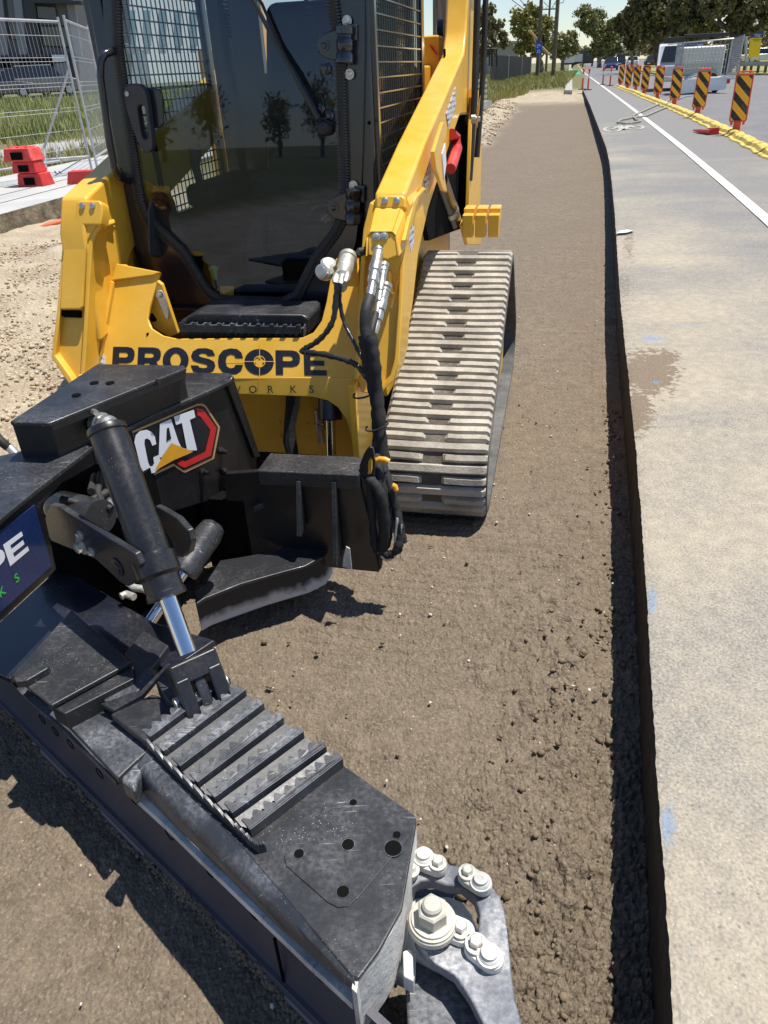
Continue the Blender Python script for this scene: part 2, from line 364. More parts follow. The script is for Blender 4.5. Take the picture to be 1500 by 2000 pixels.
# road slab: rows follow the saw-cut lip
def marks(X, Y, lst):
    m = np.zeros_like(X)
    for u, v, a, b_, wgt in lst:
        ce = Pz(u, v, RZ); ax = Pz(u+a, v, RZ)-ce; ay = Pz(u, v-b_, RZ)-ce
        det = ax[0]*ay[1]-ax[1]*ay[0]; dx = X-ce[0]; dy = Y-ce[1]
        p = (dx*ay[1]-dy*ay[0])/det; q = (ax[0]*dy-ax[1]*dx)/det
        m = np.maximum(m, wgt*np.clip(1.25-np.sqrt(p*p+q*q), 0, 1))
    return m
ys = np.concatenate([[-2.5, -1, -.3], np.exp(np.arange(math.log(.12), math.log(14), .0055)), 14*1.03**np.arange(1, 122)])
of = np.concatenate([[0], np.cumsum(np.full(230, .0125)), 2.875*1.06**np.arange(1, 60)])
OF, YS = np.meshgrid(of, ys); jit = .004*fbm(YS*0+3, YS, .11, 4, 3)+.0025*fbm(YS*0, YS, .02, 2, 4)
XS = xlip(YS)+OF+jit*np.exp(-OF/.02)
ZS = RZ+.003*fbm(XS, YS, .6, 2, 8)*(YS < 30)-.004*np.exp(-OF/.008)
dust = np.clip(.80-OF/4.5-YS/26+.55*fbm(XS, YS, 1.1, 6, 15, .62)+.25*fbm(XS*.6, YS*2.2, .5, 4, 16), 0, 1)*(1-sstep(YS, 14, 34)*.7)
blue = marks(XS, YS, [(1275, 662, 38, 9, .95), (1345, 636, 60, 4, .8), (1230, 640, 25, 4, .5), (1262, 650, 22, 9, .6), (1235, 676, 25, 4, .6), (1281, 747, 15, 5, 1.), (1232, 693, 12, 10, .5), (1273, 1172, 17, 50, .9), (1306, 1610, 24, 75, .9), (1256, 955, 14, 22, .4), (1350, 1870, 22, 40, .45), (1224, 618, 10, 7, .5), (1300, 1500, 20, 40, .3)])
stain = marks(XS, YS, [(1265, 725, 78, 52, 1.), (1245, 800, 40, 55, .9), (1300, 700, 40, 22, .8), (1228, 470, 20, 60, .5), (1222, 560, 25, 60, .45)])
t = NT('asphalt')
n1 = t.noise(2.2, 6); n2 = t.noise(22, 5); n3 = t.noise(150, 3)
ag = t.mix(t.ramp(t.vor(95), .1, .5), c(156, 153, 147), c(112, 110, 106))
ag = t.mix(t.ramp(n3, .45, .7), ag, c(132, 130, 127))
du = t.mix(t.ramp(n2, .3, .7), c(162, 151, 130), c(178, 167, 146))
dm = t.math('ADD', t.attr('dust'), t.math('MULTIPLY', t.math('SUBTRACT', n2, .5), .45))
dm = t.math('ADD', dm, t.math('MULTIPLY', t.math('SUBTRACT', n3, .5), 1.8))
b = t.mix(t.ramp(dm, .08, 1.05), ag, du)
tm = t.math('ADD', t.attr('stain'), t.math('MULTIPLY', t.math('SUBTRACT', t.noise(38, 5), .5), 1.8))
b = t.mix(t.ramp(tm, .42, .6), b, t.mix(t.ramp(n3, .4, .7), c(112, 98, 81), c(136, 121, 100)))
bm = t.ramp(t.math('ADD', t.attr('blue'), t.math('MULTIPLY', t.math('SUBTRACT', t.noise(150, 5, .75), .5), 3.2)), .62, .95); b = t.mix(t.math('MULTIPLY', bm, .62), b, c(96, 146, 192))
main = t.attr('main'); b = t.mix(main, b, t.mix(t.ramp(n1, .3, .7), c(106, 105, 105), c(122, 120, 118)))
t.col(b); t.rough(.88)
b = t.mix(t.math('MULTIPLY', t.ramp(t.vor(46), .17, .10), t.ramp(t.noise(5, 3), .4, .6, .15, .6)), b, c(92, 88, 82)); b = t.mix(t.math('MULTIPLY', t.ramp(t.vor(71), .16, .10), .35), b, c(206, 202, 192))
t.col(b)
nb = t.math('ADD', t.math('MULTIPLY', t.vor(120), .9), t.math('MULTIPLY', t.noise(260, 3), .5))
t.bump(nb, .5, .005)
M['asphalt'] = t.m
sepA, sepB = Pz(1500, 288, RZ), Pz(1205, 170, RZ)
sx = sepA[0]+(YS-sepA[1])*(sepB[0]-sepA[0])/(sepB[1]-sepA[1])
mainm = sstep(XS-sx+.3, 0, .4); mainm = np.maximum(mainm, sstep(YS, 40, 60)*.8)
ro = grid_mesh('road', XS, YS, ZS, M['asphalt'], dict(dust=dust, blue=blue, stain=stain, main=mainm)); tag(ro, kind='structure')
# cut face of the slab
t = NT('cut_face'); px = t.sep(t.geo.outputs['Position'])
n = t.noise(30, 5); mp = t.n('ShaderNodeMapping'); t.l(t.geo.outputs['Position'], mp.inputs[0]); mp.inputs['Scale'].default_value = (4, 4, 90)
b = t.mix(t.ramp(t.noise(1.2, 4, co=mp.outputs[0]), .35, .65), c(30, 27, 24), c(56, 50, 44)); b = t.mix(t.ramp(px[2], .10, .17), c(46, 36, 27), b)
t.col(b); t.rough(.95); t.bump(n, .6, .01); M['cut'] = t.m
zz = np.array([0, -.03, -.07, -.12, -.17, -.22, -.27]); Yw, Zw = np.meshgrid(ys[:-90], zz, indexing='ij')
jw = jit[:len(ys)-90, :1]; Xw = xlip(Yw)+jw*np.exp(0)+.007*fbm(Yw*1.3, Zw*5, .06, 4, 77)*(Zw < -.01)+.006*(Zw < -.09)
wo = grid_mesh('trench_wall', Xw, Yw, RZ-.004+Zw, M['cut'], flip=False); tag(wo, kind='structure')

# loose clods and pebbles
def lumps(name, pts, sizes, mat, label=None, seed=1):
    r = np.random.default_rng(seed)
    phi = (1+5**.5)/2
    iv = np.array([(-1, phi, 0), (1, phi, 0), (-1, -phi, 0), (1, -phi, 0), (0, -1, phi), (0, 1, phi), (0, -1, -phi), (0, 1, -phi), (phi, 0, -1), (phi, 0, 1), (-phi, 0, -1), (-phi, 0, 1)], float)
    iv /= np.linalg.norm(iv[0])
    fi = np.array([(0, 11, 5), (0, 5, 1), (0, 1, 7), (0, 7, 10), (0, 10, 11), (1, 5, 9), (5, 11, 4), (11, 10, 2), (10, 7, 6), (7, 1, 8), (3, 9, 4), (3, 4, 2), (3, 2, 6), (3, 6, 8), (3, 8, 9), (4, 9, 5), (2, 4, 11), (6, 2, 10), (8, 6, 7), (9, 8, 1)])
    n = len(pts); V = iv[None]*(1+.75*(r.random((n, 12, 1))-.5))*(np.array(sizes)[:, None, None])*(.65+.7*r.random((n, 1, 3)))
    a = r.random(n)*6.28; ca, sa = np.cos(a)[:, None], np.sin(a)[:, None]
    V = np.stack([V[..., 0]*ca-V[..., 1]*sa, V[..., 0]*sa+V[..., 1]*ca, V[..., 2]*.8], -1)+np.array(pts)[:, None, :]
    Fc = (fi[None]+(np.arange(n)*12)[:, None, None]).reshape(-1, 3)
    me = bpy.data.meshes.new(name); me.vertices.add(n*12); me.vertices.foreach_set('co', V.astype(np.float32).ravel())
    me.loops.add(Fc.size); me.loops.foreach_set('vertex_index', Fc.ravel().astype(np.int32)); me.polygons.add(len(Fc))
    me.polygons.foreach_set('loop_start', (np.arange(len(Fc))*3).astype(np.int32)); me.update(calc_edges=True); me.materials.append(mat)
    o = bpy.data.objects.new(name, me); sc.collection.objects.link(o); return o
def soil_pts(n, x0, x1, y0, y1, keep):
    x = rng.uniform(x0, x1, n); y = rng.uniform(y0, y1, n); z, be, ve, dl = ground_h(x, y); k = keep(x, y, dl, be, ve)
    return np.stack([x, y, z], -1)[k]
t = NT('clod'); n1 = t.noise(9, 3); t.col(t.mix(t.ramp(n1, .3, .7), c(104, 89, 70), c(132, 116, 93))); t.rough(.95); t.bump(t.noise(220, 4), .6, .004); M['clod'] = t.m
t = NT('pebble'); n1 = t.noise(14, 3); t.col(t.mix(t.ramp(n1, .35, .65), c(196, 182, 156), c(218, 208, 190))); t.rough(.8); M['pebble'] = t.m
t = NT('gravel'); n1 = t.noise(11, 4); t.col(t.mix(t.ramp(n1, .35, .65), c(160, 138, 110), c(205, 190, 162))); t.rough(.9); t.bump(t.noise(150, 4), .5, .004); M['gravel'] = t.m
P1 = soil_pts(9500, -.5, 1.6, .2, 4.0, lambda x, y, dl, be, ve: (dl > .005) & (rng.random(len(x)) < np.clip(1.2-dl*1.9-y*.30, .012, 1)*np.where(dl < .14, .25, 1)))
P1[:, 2] += np.where(xlip(P1[:, 1])-P1[:, 0] > .15, .010, -.014)
tag(lumps('soil_clods', P1+[0, 0, .002], rng.uniform(.0025, .0085, len(P1))*np.where(rng.random(len(P1)) < .12, 1.6, 1), M['clod'], seed=2), kind='stuff', label='loose brown soil clods lying along the saw cut edge', cat='soil')
P2 = soil_pts(1500, -2, 4.5, .3, 13, lambda x, y, dl, be, ve: (dl > .02) & (be < .5))
tag(lumps('pebbles', P2+[0, 0, .009], rng.uniform(.0018, .0060, len(P2)), M['pebble'], seed=3), kind='stuff', label='small pale pebbles scattered over the graded brown soil', cat='pebbles')
P3 = soil_pts(30000, -5.5, 0., 1.3, 8.5, lambda x, y, dl, be, ve: (be > .6) & (ve < .3) & (rng.random(len(x)) < np.clip(1.2-y*.09, .2, 1)*np.clip(.55+1.3*fbm(x, y, .8, 3, 5), .08, 1)))
tag(lumps('gravel', P3+[0, 0, .008], rng.uniform(.005, .016, len(P3)), M['gravel'], seed=4), kind='stuff', label='pale crushed gravel on the ground left of the loader', cat='gravel')
P4 = soil_pts(5000, 1, 6.5, 9, 36, lambda x, y, dl, be, ve: (be > .3) & (ve < .7))
tag(lumps('rubble', P4+[0, 0, .02], rng.uniform(.012, .04, len(P4)), M['gravel'], seed=6), kind='stuff', label='pale rubble heaped along the verge edge beyond the loader', cat='rubble')
# stones lying at the shaded foot of the cut
yy = rng.uniform(.3, 3.5, 150); xx = xlip(yy)-rng.uniform(.01, .10, 150)
tag(lumps('gravel', np.stack([xx, yy, np.full(150, -.016)], -1), rng.uniform(.003, .009, 150), M['clod'], seed=9), kind='stuff', label='grey stones in the shaded foot of the trench cut', cat='gravel')

# road paint
def strip(name, L, R, z, m, **k):
    mb = MB()
    for i in range(len(L)-1): mb.sheet([(L[i][0], L[i][1], z), (R[i][0], R[i][1], z), (R[i+1][0], R[i+1][1], z), (L[i+1][0], L[i+1][1], z)][::1])
    return mb
t = NT('line_paint'); n1 = t.noise(30, 5); t.col(t.mix(t.ramp(n1, .3, .62), c(176, 172, 160), c(222, 220, 212))); t.rough(.7); M['line'] = t.m
wl = [(1560, 486), (1500, 432), (1460, 397), (1421, 363.5), (1382, 330.5), (1344, 298.5), (1305, 267), (1266, 236.5), (1235, 212.5), (1208, 192), (1173, 166), (1150, 149), (1138, 139.5), (1131, 131), (1128, 126)]
Pm = [Pz(u, v, RZ) for u, v in wl]; Lp, Rp = [], []
for i, p in enumerate(Pm):
    d = Pm[min(i+1, len(Pm)-1)]-Pm[max(i-1, 0)]; d /= np.linalg.norm(d); nn = np.array([d[1], -d[0], 0])
    Lp.append(p-nn*.055); Rp.append(p+nn*.055)
struct(strip('x', Lp, Rp, RZ+.008, 0), 'lane_line', M['line'])
def flat_stroke(mb, pts, wd, z):
    for i in range(len(pts)-1):
        a, b_ = pts[i], pts[i+1]; d = b_-a; d /= np.linalg.norm(d)+1e-9; nn = np.array([d[1], -d[0], 0])*wd/2
        mb.sheet([(*(a-nn)[:2], z), (*(a+nn)[:2], z), (*(b_+nn)[:2], z), (*(b_-nn)[:2], z)])
t = NT('faded_paint'); n1 = t.noise(16, 5); t.col(t.mix(t.ramp(n1, .35, .65), c(146, 143, 136), c(188, 186, 178))); t.rough(.8); M['faded'] = t.m
bk = MB(); bike = []
for cu, cv, ru, rv in ((1196, 253, 16, 5), (1238, 249.5, 18, 4.2)):
    bike.append([Pz(cu+ru*math.cos(a), cv+rv*math.sin(a), RZ) for a in np.linspace(0, 6.283, 18)])
for s_ in ([(1196, 253), (1212, 246), (1232, 246), (1238, 250)], [(1212, 246), (1218, 254), (1232, 246)], [(1207, 244), (1216, 244)], [(1228, 243), (1238, 243)]):
    bike.append([Pz(u, v, RZ) for u, v in s_])
for i, s_ in enumerate(bike): flat_stroke(bk, s_, .07, RZ+.008+i*.0012)
struct(bk, 'bicycle_marking', M['faded'])
gm = MB(); gp = [Pz(u, v, RZ) for u, v in ((1117, 146), (1134, 146), (1130, 135), (1117, 135))]; gm.sheet([(p[0], p[1], RZ+.008) for p in gp])
t = NT('green_lane'); t.col(c(58, 150, 120)); t.rough(.8); struct(gm, 'green_lane_patch', t.m)
# concrete kerb beyond the trench
kb = MB(); ka = [Pz(u, v, RZ+.1) for u, v in ((1103, 178), (1119, 178))]; kf = [Pz(u, v, RZ+.1) for u, v in ((1113, 118), (1108, 118))]
for a, b_ in (((1101, 177), (1107, 122)), ):
    A0, A1 = Pz(1103, 176, .24), Pz(1118, 176, .24); B0, B1 = Pz(1113, 122, .24), Pz(1117, 122, .24)
    kb.prism([A0, A1, B1, B0], (0, 0, -.4))
struct(kb, 'kerb', M['concrete'], bevel=.02)
# footpath slab left
sl = MB(); e0 = SL[0]-sd_*9; e1 = SL[0]+sd_*30; nn = np.array([-sd_[1], sd_[0], 0])
sl.prism([e0, e1, e1+nn*2.6, e0+nn*2.6], (0, 0, -.27))
t = NT('footpath'); n1 = t.noise(2, 5); n2 = t.noise(30, 5)
b = t.mix(t.ramp(n1, .3, .7), c(168, 168, 164), c(184, 183, 178)); b = t.mix(t.ramp(n2, .55, .8), b, c(156, 152, 142))
nz = t.sep(t.geo.outputs['Normal'])[2]; fc_ = t.mix(t.ramp(t.noise(7, 5), .35, .7), c(88, 78, 62), c(140, 128, 106))
b = t.mix(t.ramp(nz, .3, .6), fc_, b); t.col(b); t.rough(.85); t.bump(t.math('MULTIPLY', t.noise(14, 6), t.ramp(nz, .9, .5, .1, 1)), .8, .03); M['footpath'] = t.m
struct(sl, 'footpath', M['footpath'], bevel=.015)
for k, dd in enumerate((.55, 1.05)):
    j = MB(); flat_stroke(j, [e0+nn*dd, e1+nn*dd], .018, .2745+k*.0002); struct(j, 'expansion_joint', M['pit'])
# ------------------------------------------------------------------ compact track loader
cs = lambda a: math.cos(math.radians(a)); sn = lambda a: math.sin(math.radians(a))
PF = plane((0, 2.21, .62), (0, -cs(23), sn(23)))
PP = plane((0, 2.29, .60), (0, -cs(30), sn(30)))
PB = plane((0, 2.29, .60), (0, -cs(14), sn(14)))
PC = plane((0, 2.645, .78), (0, -cs(2.2), sn(2.2)))
def off(pl, d): return (np.asarray(pl[0])+pl[1]*d, pl[1])
def XP(x): return plane((x, 0, 0), (1, 0, 0))
def YP(y): return plane((0, y, 0), (0, -1, 0))
def Lx(u, v, x): return Pp(u, v, *XP(x))
def Ly(u, v, y): return Pp(u, v, *YP(y))
LD = thing('track_loader', LW(0, 3.0, 0), 'yellow compact track loader standing in the trench with black cab and rubber tracks', 'loader')
def pprism(px, pl, th, **k): return MB().prism(Q(px, pl), -pl[1]*th, **k)
# --- main lettered front plate
plate_px = [(172, 741), (190, 690), (206, 600), (217, 545), (226, 515), (247, 516), (250, 528), (313, 531), (308, 546), (293, 598), (288, 622), (296, 641), (318, 655), (345, 661), (590, 659), (612, 649), (628, 626), (637, 590), (645, 545), (655, 505), (690, 492), (700, 500), (702, 600), (700, 741)]
fp = pprism(plate_px, PP, .014).build('front_plate', M['yellow'], LD, bevel=.004)
bp = [(172, 738), (700, 738), (701, 895), (690, 893), (686, 855), (677, 822), (660, 797), (640, 783), (610, 776), (440, 770), (168, 760)]
pprism([(u, v-1) for u, v in bp], off(PB, .002), .012).build('lower_band', M['yellow'], LD, bevel=.003)
# folded ledge and edges
mb = MB(); A = Q([(226, 514), (313, 531), (300, 537), (217, 548)], off(PP, .012)); mb.prism(A, -PP[1]*.02); mb.prism(Q([(215, 548), (190, 690), (172, 741), (178, 741), (197, 690), (222, 550)], off(PP, .016)), -PP[1]*.02)
mb.build('folded_edge', M['yellow'], LD, bevel=.004)
def holes(name, pts, pl, r, parent, m=M['pit']):
    for u, v in pts: o = MB().cyl(Pp(u, v, *off(pl, .0012)), Pp(u, v, *off(pl, -.004)), r, 14).build(name, m, parent)
    return o
holes('bolt_hole', [(289, 653), (586, 654), (233, 533), (228, 543)], off(PP, .0), .006, fp)
# recess behind the band: coupler back wall, side cheek, hoses, tilt cylinder
mb = MB().box(-.50, .50, 2.45, 2.47, .22, .62); mb.build('coupler_back_plate', M['yellow'], LD, bevel=.003)
for xx in (.478, -.50): MB().box(xx-.012, xx+.012, 2.18, 2.50, .16, .62).build('coupler_cheek', M['yellow'], LD, bevel=.004)
for u, v in ((545, 825), (547, 851), (598, 827), (600, 853)):
    p = Ly(u, v, 2.45); MB().lathe(p, -EY, [(0, .009), (.003, .009), (.004, .006)], 14).build('rivet', M['yellow'], LD)
mb = MB().tube([Ly(574, 740, 2.42), Ly(572, 790, 2.40), Ly(566, 830, 2.38), Ly(566, 862, 2.36), Ly(574, 900, 2.34)], [.028, .027, .022, .026, .022], 10); mb.build('hose_sleeve', M['cloth'], LD)
for xx in (.35, -.37):
    a = LW(xx, 2.36, .60); b_ = LW(xx+.01, 2.30, .44); c_ = LW(xx+.01, 2.27, .30)
    cyb = MB().cyl(a, b_, .042, 24).build('tilt_cylinder', M['black'], LD, bevel=.004); MB().cyl(b_, c_, .018, 20).build('rod', M['chrome'], cyb)
MB().lathe(Ly(622, 800, 2.38), -EZ, [(0, .016), (.05, .016), (.052, .02), (.075, .02), (.08, .014), (.13, .014)], 14).build('hose_fitting', M['steel'], LD)

# --- lift arms (right one traced, left one its mirror)
def mirror(o, name=None):
    me = o.data.copy(); n = o.copy(); n.data = me; sc.collection.objects.link(n)
    r = np.array(ROOT[o.name]); ROOT[n.name] = tuple(r)
    co = np.empty(len(me.vertices)*3); me.vertices.foreach_get('co', co); co = co.reshape(-1, 3)+r
    lx = co@EX-X0; co = co-np.outer(2*lx, EX); co -= r
    me.vertices.foreach_set('co', co.ravel()); me.flip_normals(); me.update(); return n
arm = [(2.36, 1.06), (2.42, 1.165), (2.80, 1.27), (3.545, 1.45), (3.94, 1.545), (4.02, 1.63), (4.09, 1.80), (4.33, 1.86), (4.43, 1.75), (4.36, 1.45), (4.20, 1.28), (3.80, 1.30), (3.58, 1.24), (3.09, 1.11), (2.86, 1.045), (2.62, .93), (2.50, .80), (2.37, .71), (2.30, .70)]
mb = MB(); mb.prism([LW(.53, y, z) for y, z in arm], EX*.10)
armR = mb.build('lift_arm', M['yellow'], LD, bevel=.012, seg=3); armL = mirror(armR)
for v_ in armL.data.vertices: v_.co += Vector(tuple(EX*.06))
# leg: recessed channel with raised flanges
legpx = [(716, 456), (712, 520), (706, 620), (698, 740), (704, 768), (736, 772), (768, 738), (777, 700), (782, 600), (786, 520), (788, 456)]
mb = MB(); base = Q(legpx, off(PF, -.02)); mb.prism(base, EY*.14)
legR = mb.build('arm_leg', M['yellow'], LD, bevel=.006)
mb = MB()
mb.prism(Q([(722, 395), (709, 448), (703, 520), (698, 640), (691, 742), (699, 742), (706, 640), (712, 520), (718, 456), (733, 398)], off(PF, .012)), EY*.13)
mb.prism(Q([(795, 384), (787, 440), (783, 456), (780, 520), (777, 600), (770, 700), (762, 734), (736, 765), (722, 752), (720, 762), (736, 776), (771, 742), (780, 702), (785, 600), (789, 520), (792, 456), (803, 400)], off(PF, .012)), EY*.16)
legF = mb.build('leg_flange', M['yellow'], LD, bevel=.005)
# cover plate and hood over the hydraulic couplings
def hoodpair():
    o1 = pprism([(733, 385), (741, 380), (785, 380), (792, 386), (792, 408), (733, 408)], off(PF, .035), .05).build('cover_bracket', M['yellow'], LD, bevel=.008)
    return o1
cb = hoodpair()
mb = MB()
for u, v in ((752, 392), (775, 392)): mb.lathe(Pp(u, v, *off(PF, .036)), PF[1], [(0, .010), (.004, .010), (.006, .006)], 16)
cbb = mb.build('cap_screw', M['steel'], cb)
def hood(front_px, back_px, d0, d1, name='coupling_hood'):
    A = Q(front_px, off(PF, d1)); B = Q(back_px, off(PF, d0)); mb = MB(); n = len(A)
    th = .004
    for i in range(n-1):
        q = [B[i], B[i+1], A[i+1], A[i]]; nn = newell(q); mb.prism(q, -nn*th)
    return mb.build(name, M['yellow'], LD, smooth=50)
# rounded three-sided hood
hd = hood([(717, 500), (719, 462), (725, 454), (766, 454), (772, 461), (777, 500)], [(727, 480), (729, 420), (735, 408), (782, 408), (789, 418), (792, 480)], .03, .105)
fl = pprism([(719, 463), (725, 455), (766, 455), (772, 462), (776, 498), (757, 506), (720, 497)], off(PF, .103), .004).build('hood_flap', M['yellow'], LD, bevel=.002)
mb = MB()
for u, v in ((736, 461), (751, 460)): mb.bolt(Pp(u, v, *off(PF, .104)), PF[1], .0075, .006)
mb.build('hex_bolt', M['zinc'], fl)
armparts = [legR, legF, cb, cbb, hd, fl]
# left leg (traced): channel panel, flanges, box cover, inner cheek
L1 = pprism([(104, 698), (113, 610), (125, 464), (134, 442), (150, 425), (190, 425), (180, 450), (172, 470), (170, 505), (158, 735), (150, 762), (134, 744)], off(PF, -.012), .12).build('arm_leg', M['yellow'], LD, bevel=.006)
mb = MB(); mb.prism(Q([(99, 698), (110, 610), (122, 464), (130, 444), (136, 446), (128, 468), (117, 610), (108, 694), (138, 736), (150, 760), (146, 770), (130, 745)], off(PF, .012)), EY*.16)
mb.prism(Q([(194, 436), (184, 444), (171, 464), (168, 500), (164, 600), (156, 735), (150, 775), (162, 775), (170, 640), (177, 520), (181, 474), (189, 455), (198, 446)], off(PF, .016)), EY*.10)
mb.build('leg_flange', M['yellow'], LD, bevel=.006)
pprism([(148, 400), (150, 393), (156, 391), (192, 391), (198, 396), (200, 412), (196, 440), (146, 440)], off(PF, .03), .05).build('cover_bracket', M['yellow'], LD, bevel=.007)
mb = MB()
for u, v in ((161, 402), (181, 402)): mb.lathe(Pp(u, v, *off(PF, .031)), PF[1], [(0, .010), (.004, .010), (.006, .006)], 16)
mb.build('cap_screw', M['steel'], LD)
pprism([(134, 440), (142, 418), (150, 412), (186, 412), (194, 420), (192, 434), (180, 452), (170, 470), (160, 600), (156, 604), (117, 604), (122, 500)], off(PF, .022), .05).build('leg_cover', M['yellow'], LD, bevel=.012, seg=3)
pprism([(117, 606), (155, 607), (155, 620), (124, 619), (117, 614)], off(PF, .003), .02).build('cover_slot', M['pit'], LD)
ck = MB().prism([LW(-.50, y, z) for y, z in ((2.20, .60), (2.34, .85), (2.44, 1.02), (2.47, 1.05), (2.60, 1.10), (2.70, 1.14), (2.78, 1.13), (2.70, 1.04), (2.66, .99), (2.74, .93), (2.74, .86), (2.62, .62), (2.40, .45))], -EX*.012)
ck.build('arm_cheek', M['yellow'], LD, bevel=.004)
mirror(MB().prism([LW(-.50, y, z) for y, z in ((2.24, .60), (2.36, .88), (2.44, 1.0), (2.60, 1.06), (2.70, 1.04), (2.66, .95), (2.60, .80), (2.40, .55))], -EX*.012).build('arm_cheek', M['yellow'], LD, bevel=.004))
# dark band across the left arm
MB().prism([LW(-.4675, y, z) for y, z in ((2.93, 1.312), (2.98, 1.326), (2.98, 1.05), (2.93, 1.04))], -EX*.105).build('arm_stripe', M['decalk'], LD, bevel=.003)
# details on the right arm: weld rib, lug plate, decals, pins
MB().prism([Lx(u, v, .634) for u, v in ((783, 470), (800, 400), (806, 385), (823, 366), (827, 368), (812, 386), (806, 402), (790, 470))], EX*.012).build('edge_rib', M['yellow'], LD, bevel=.003)
pprism([(848, 296), (866, 238), (871, 240), (872, 262), (860, 300), (868, 340), (874, 376), (866, 372), (852, 330)], XP(.672), .014).build('cylinder_lug', M['yellow'], LD, bevel=.004)
pprism([(864, 300), (870, 280), (872, 320), (868, 350)], XP(.676), .004).build('lug_label', M['decalw'], LD)
dk = NT('print_label'); wv = dk.n('ShaderNodeTexWave'); wv.bands_direction = 'Z'; wv.inputs['Scale'].default_value = 16; dk.l(dk.geo.outputs['Position'], wv.inputs[0])
dk.col(dk.mix(dk.math('MULTIPLY', dk.ramp(wv.outputs[0], .5, .6), dk.ramp(dk.noise(70, 3), .45, .55)), c(205, 208, 212), c(40, 44, 60))); dk.rough(.4); M['label'] = dk.m
pprism([(796, 426), (803, 412), (809, 445), (809, 475), (803, 492), (799, 470)], XP(.633), .002).build('warning_label', M['label'], LD)
pprism([(797, 428), (803, 413), (805, 425), (798, 441)], XP(.6345), .002).build('label_header', M['decalr'], LD)
pprism([(829, 352), (841, 316), (842, 344), (832, 376)], XP(.633), .002).build('data_label', M['label'], LD)
mo = pprism([(872, 222), (890, 170), (891, 206), (876, 248)], XP(.633), .002).build('model_label', M['label'], LD)
# loader arm cylinder and black well
cyl = MB().cyl(Lx(886, 432, .60), Lx(856, 350, .60), .040, 24); cyl.build('lift_cylinder', M['black'], LD, bevel=.006)
MB().cyl(Lx(879, 413, .60), Lx(876, 405, .60), .043, 24).build('cylinder_band', M['steel'], LD)
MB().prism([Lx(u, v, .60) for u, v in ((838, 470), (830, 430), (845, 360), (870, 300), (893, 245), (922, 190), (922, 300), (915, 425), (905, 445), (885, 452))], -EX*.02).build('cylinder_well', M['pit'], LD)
side = MB(); side.box(.46, .50, 2.62, 4.4, .40, 1.0); side.box(.40, .46, 3.6, 4.4, 1.0, 1.5); side.build('side_panel', M['yellow'], LD, bevel=.01)
side2 = MB().box(-.50, -.46, 2.72, 4.4, .30, .95); side2.build('side_panel', M['yellow'], LD, bevel=.01)
MB().prism([Lx(u, v, .66) for u, v in ((905, 440), (914, 478), (940, 478), (940, 440), (938, 420), (941, 260), (938, 184), (933, 172), (928, 172), (922, 240), (916, 410))], -EX*.02).build('tower_plate', M['yellow'], LD, bevel=.004)
for k_, (y0, y1) in enumerate(((3.60, 3.70), (3.74, 3.84), (3.88, 3.98))):
    mb = MB(); mb.box(.665+.06*k_, .715+.06*k_, 3.62, 3.68, .80, .90); mb.box(.665+.06*k_, .715+.06*k_, 3.68, 3.78, .86, .92); mb.build('lamp_guard_bar', M['yellow'], LD, bevel=.005)
MB().prism([Ly(u, v, 3.7) for u, v in ((931, 212), (938, 186), (936, 214), (932, 250))], EY*.01).build('tower_rib', M['yellow'], LD)
MB().tube([Lx(882, 262, .64), Lx(890, 268, .65), Lx(893, 290, .66), Lx(880, 330, .66)], .022, 10).build('safety_prop', M['red'], LD)
MB().lathe(Lx(921, 233, .665), EX, [(0, .02), (.02, .02), (.022, .012), (.04, .012)], 10).build('pin', M['steel'], LD)
# rear uprights, hood, hose runs
MB().box(.42, .50, 4.05, 4.35, .95, 1.62).build('rear_upright', M['yellow'], LD, bevel=.01)
MB().box(-.72, -.60, 4.05, 4.35, .60, 1.62).build('rear_upright', M['yellow'], LD, bevel=.01)
MB().prism([Ly(u, v, 4.04) for u, v in ((838, 86), (845, 90), (855, 106), (853, 108), (843, 96))], EY*.006).build('reflector', M['decalr'], LD)
MB().box(-.44, .34, 3.75, 4.9, .55, 1.28).build('engine_hood', M['yellow'], LD, bevel=.03, seg=3)
MB().tube([LW(.655, 4.0, 1.0), LW(.665, 4.08, 1.35), LW(.665, 4.14, 1.75), LW(.66, 4.2, 2.1)], .016, 10).build('arm_hose', M['rubber'], LD)
MB().tube([LW(.685, 4.05, 1.1), LW(.70, 4.12, 1.45), LW(.70, 4.18, 1.8), LW(.69, 4.22, 2.1)], .014, 10).build('arm_hose', M['rubber'], LD)
MB().box(.50, .66, 4.14, 4.42, 1.80, 2.1).build('arm_pivot', M['black'], LD, bevel=.02)
MB().box(-.66, -.50, 4.14, 4.42, 1.80, 2.1).build('arm_pivot', M['black'], LD, bevel=.02)
MB().lathe(Lx(868, 60, .50), -EX, [(0, .05), (.03, .05), (.035, .03)], 18).build('pivot_cap', M['black'], LD)
for k_ in range(2): MB().box(.545, .552, 3.86+k_*.02, 3.87+k_*.02, 1.515, 1.56).build('weld_slot', M['pit'], LD)
# chassis
MB().box(-.46, .46, 2.60, 4.75, .22, .74).build('chassis', M['black'], LD, bevel=.01)

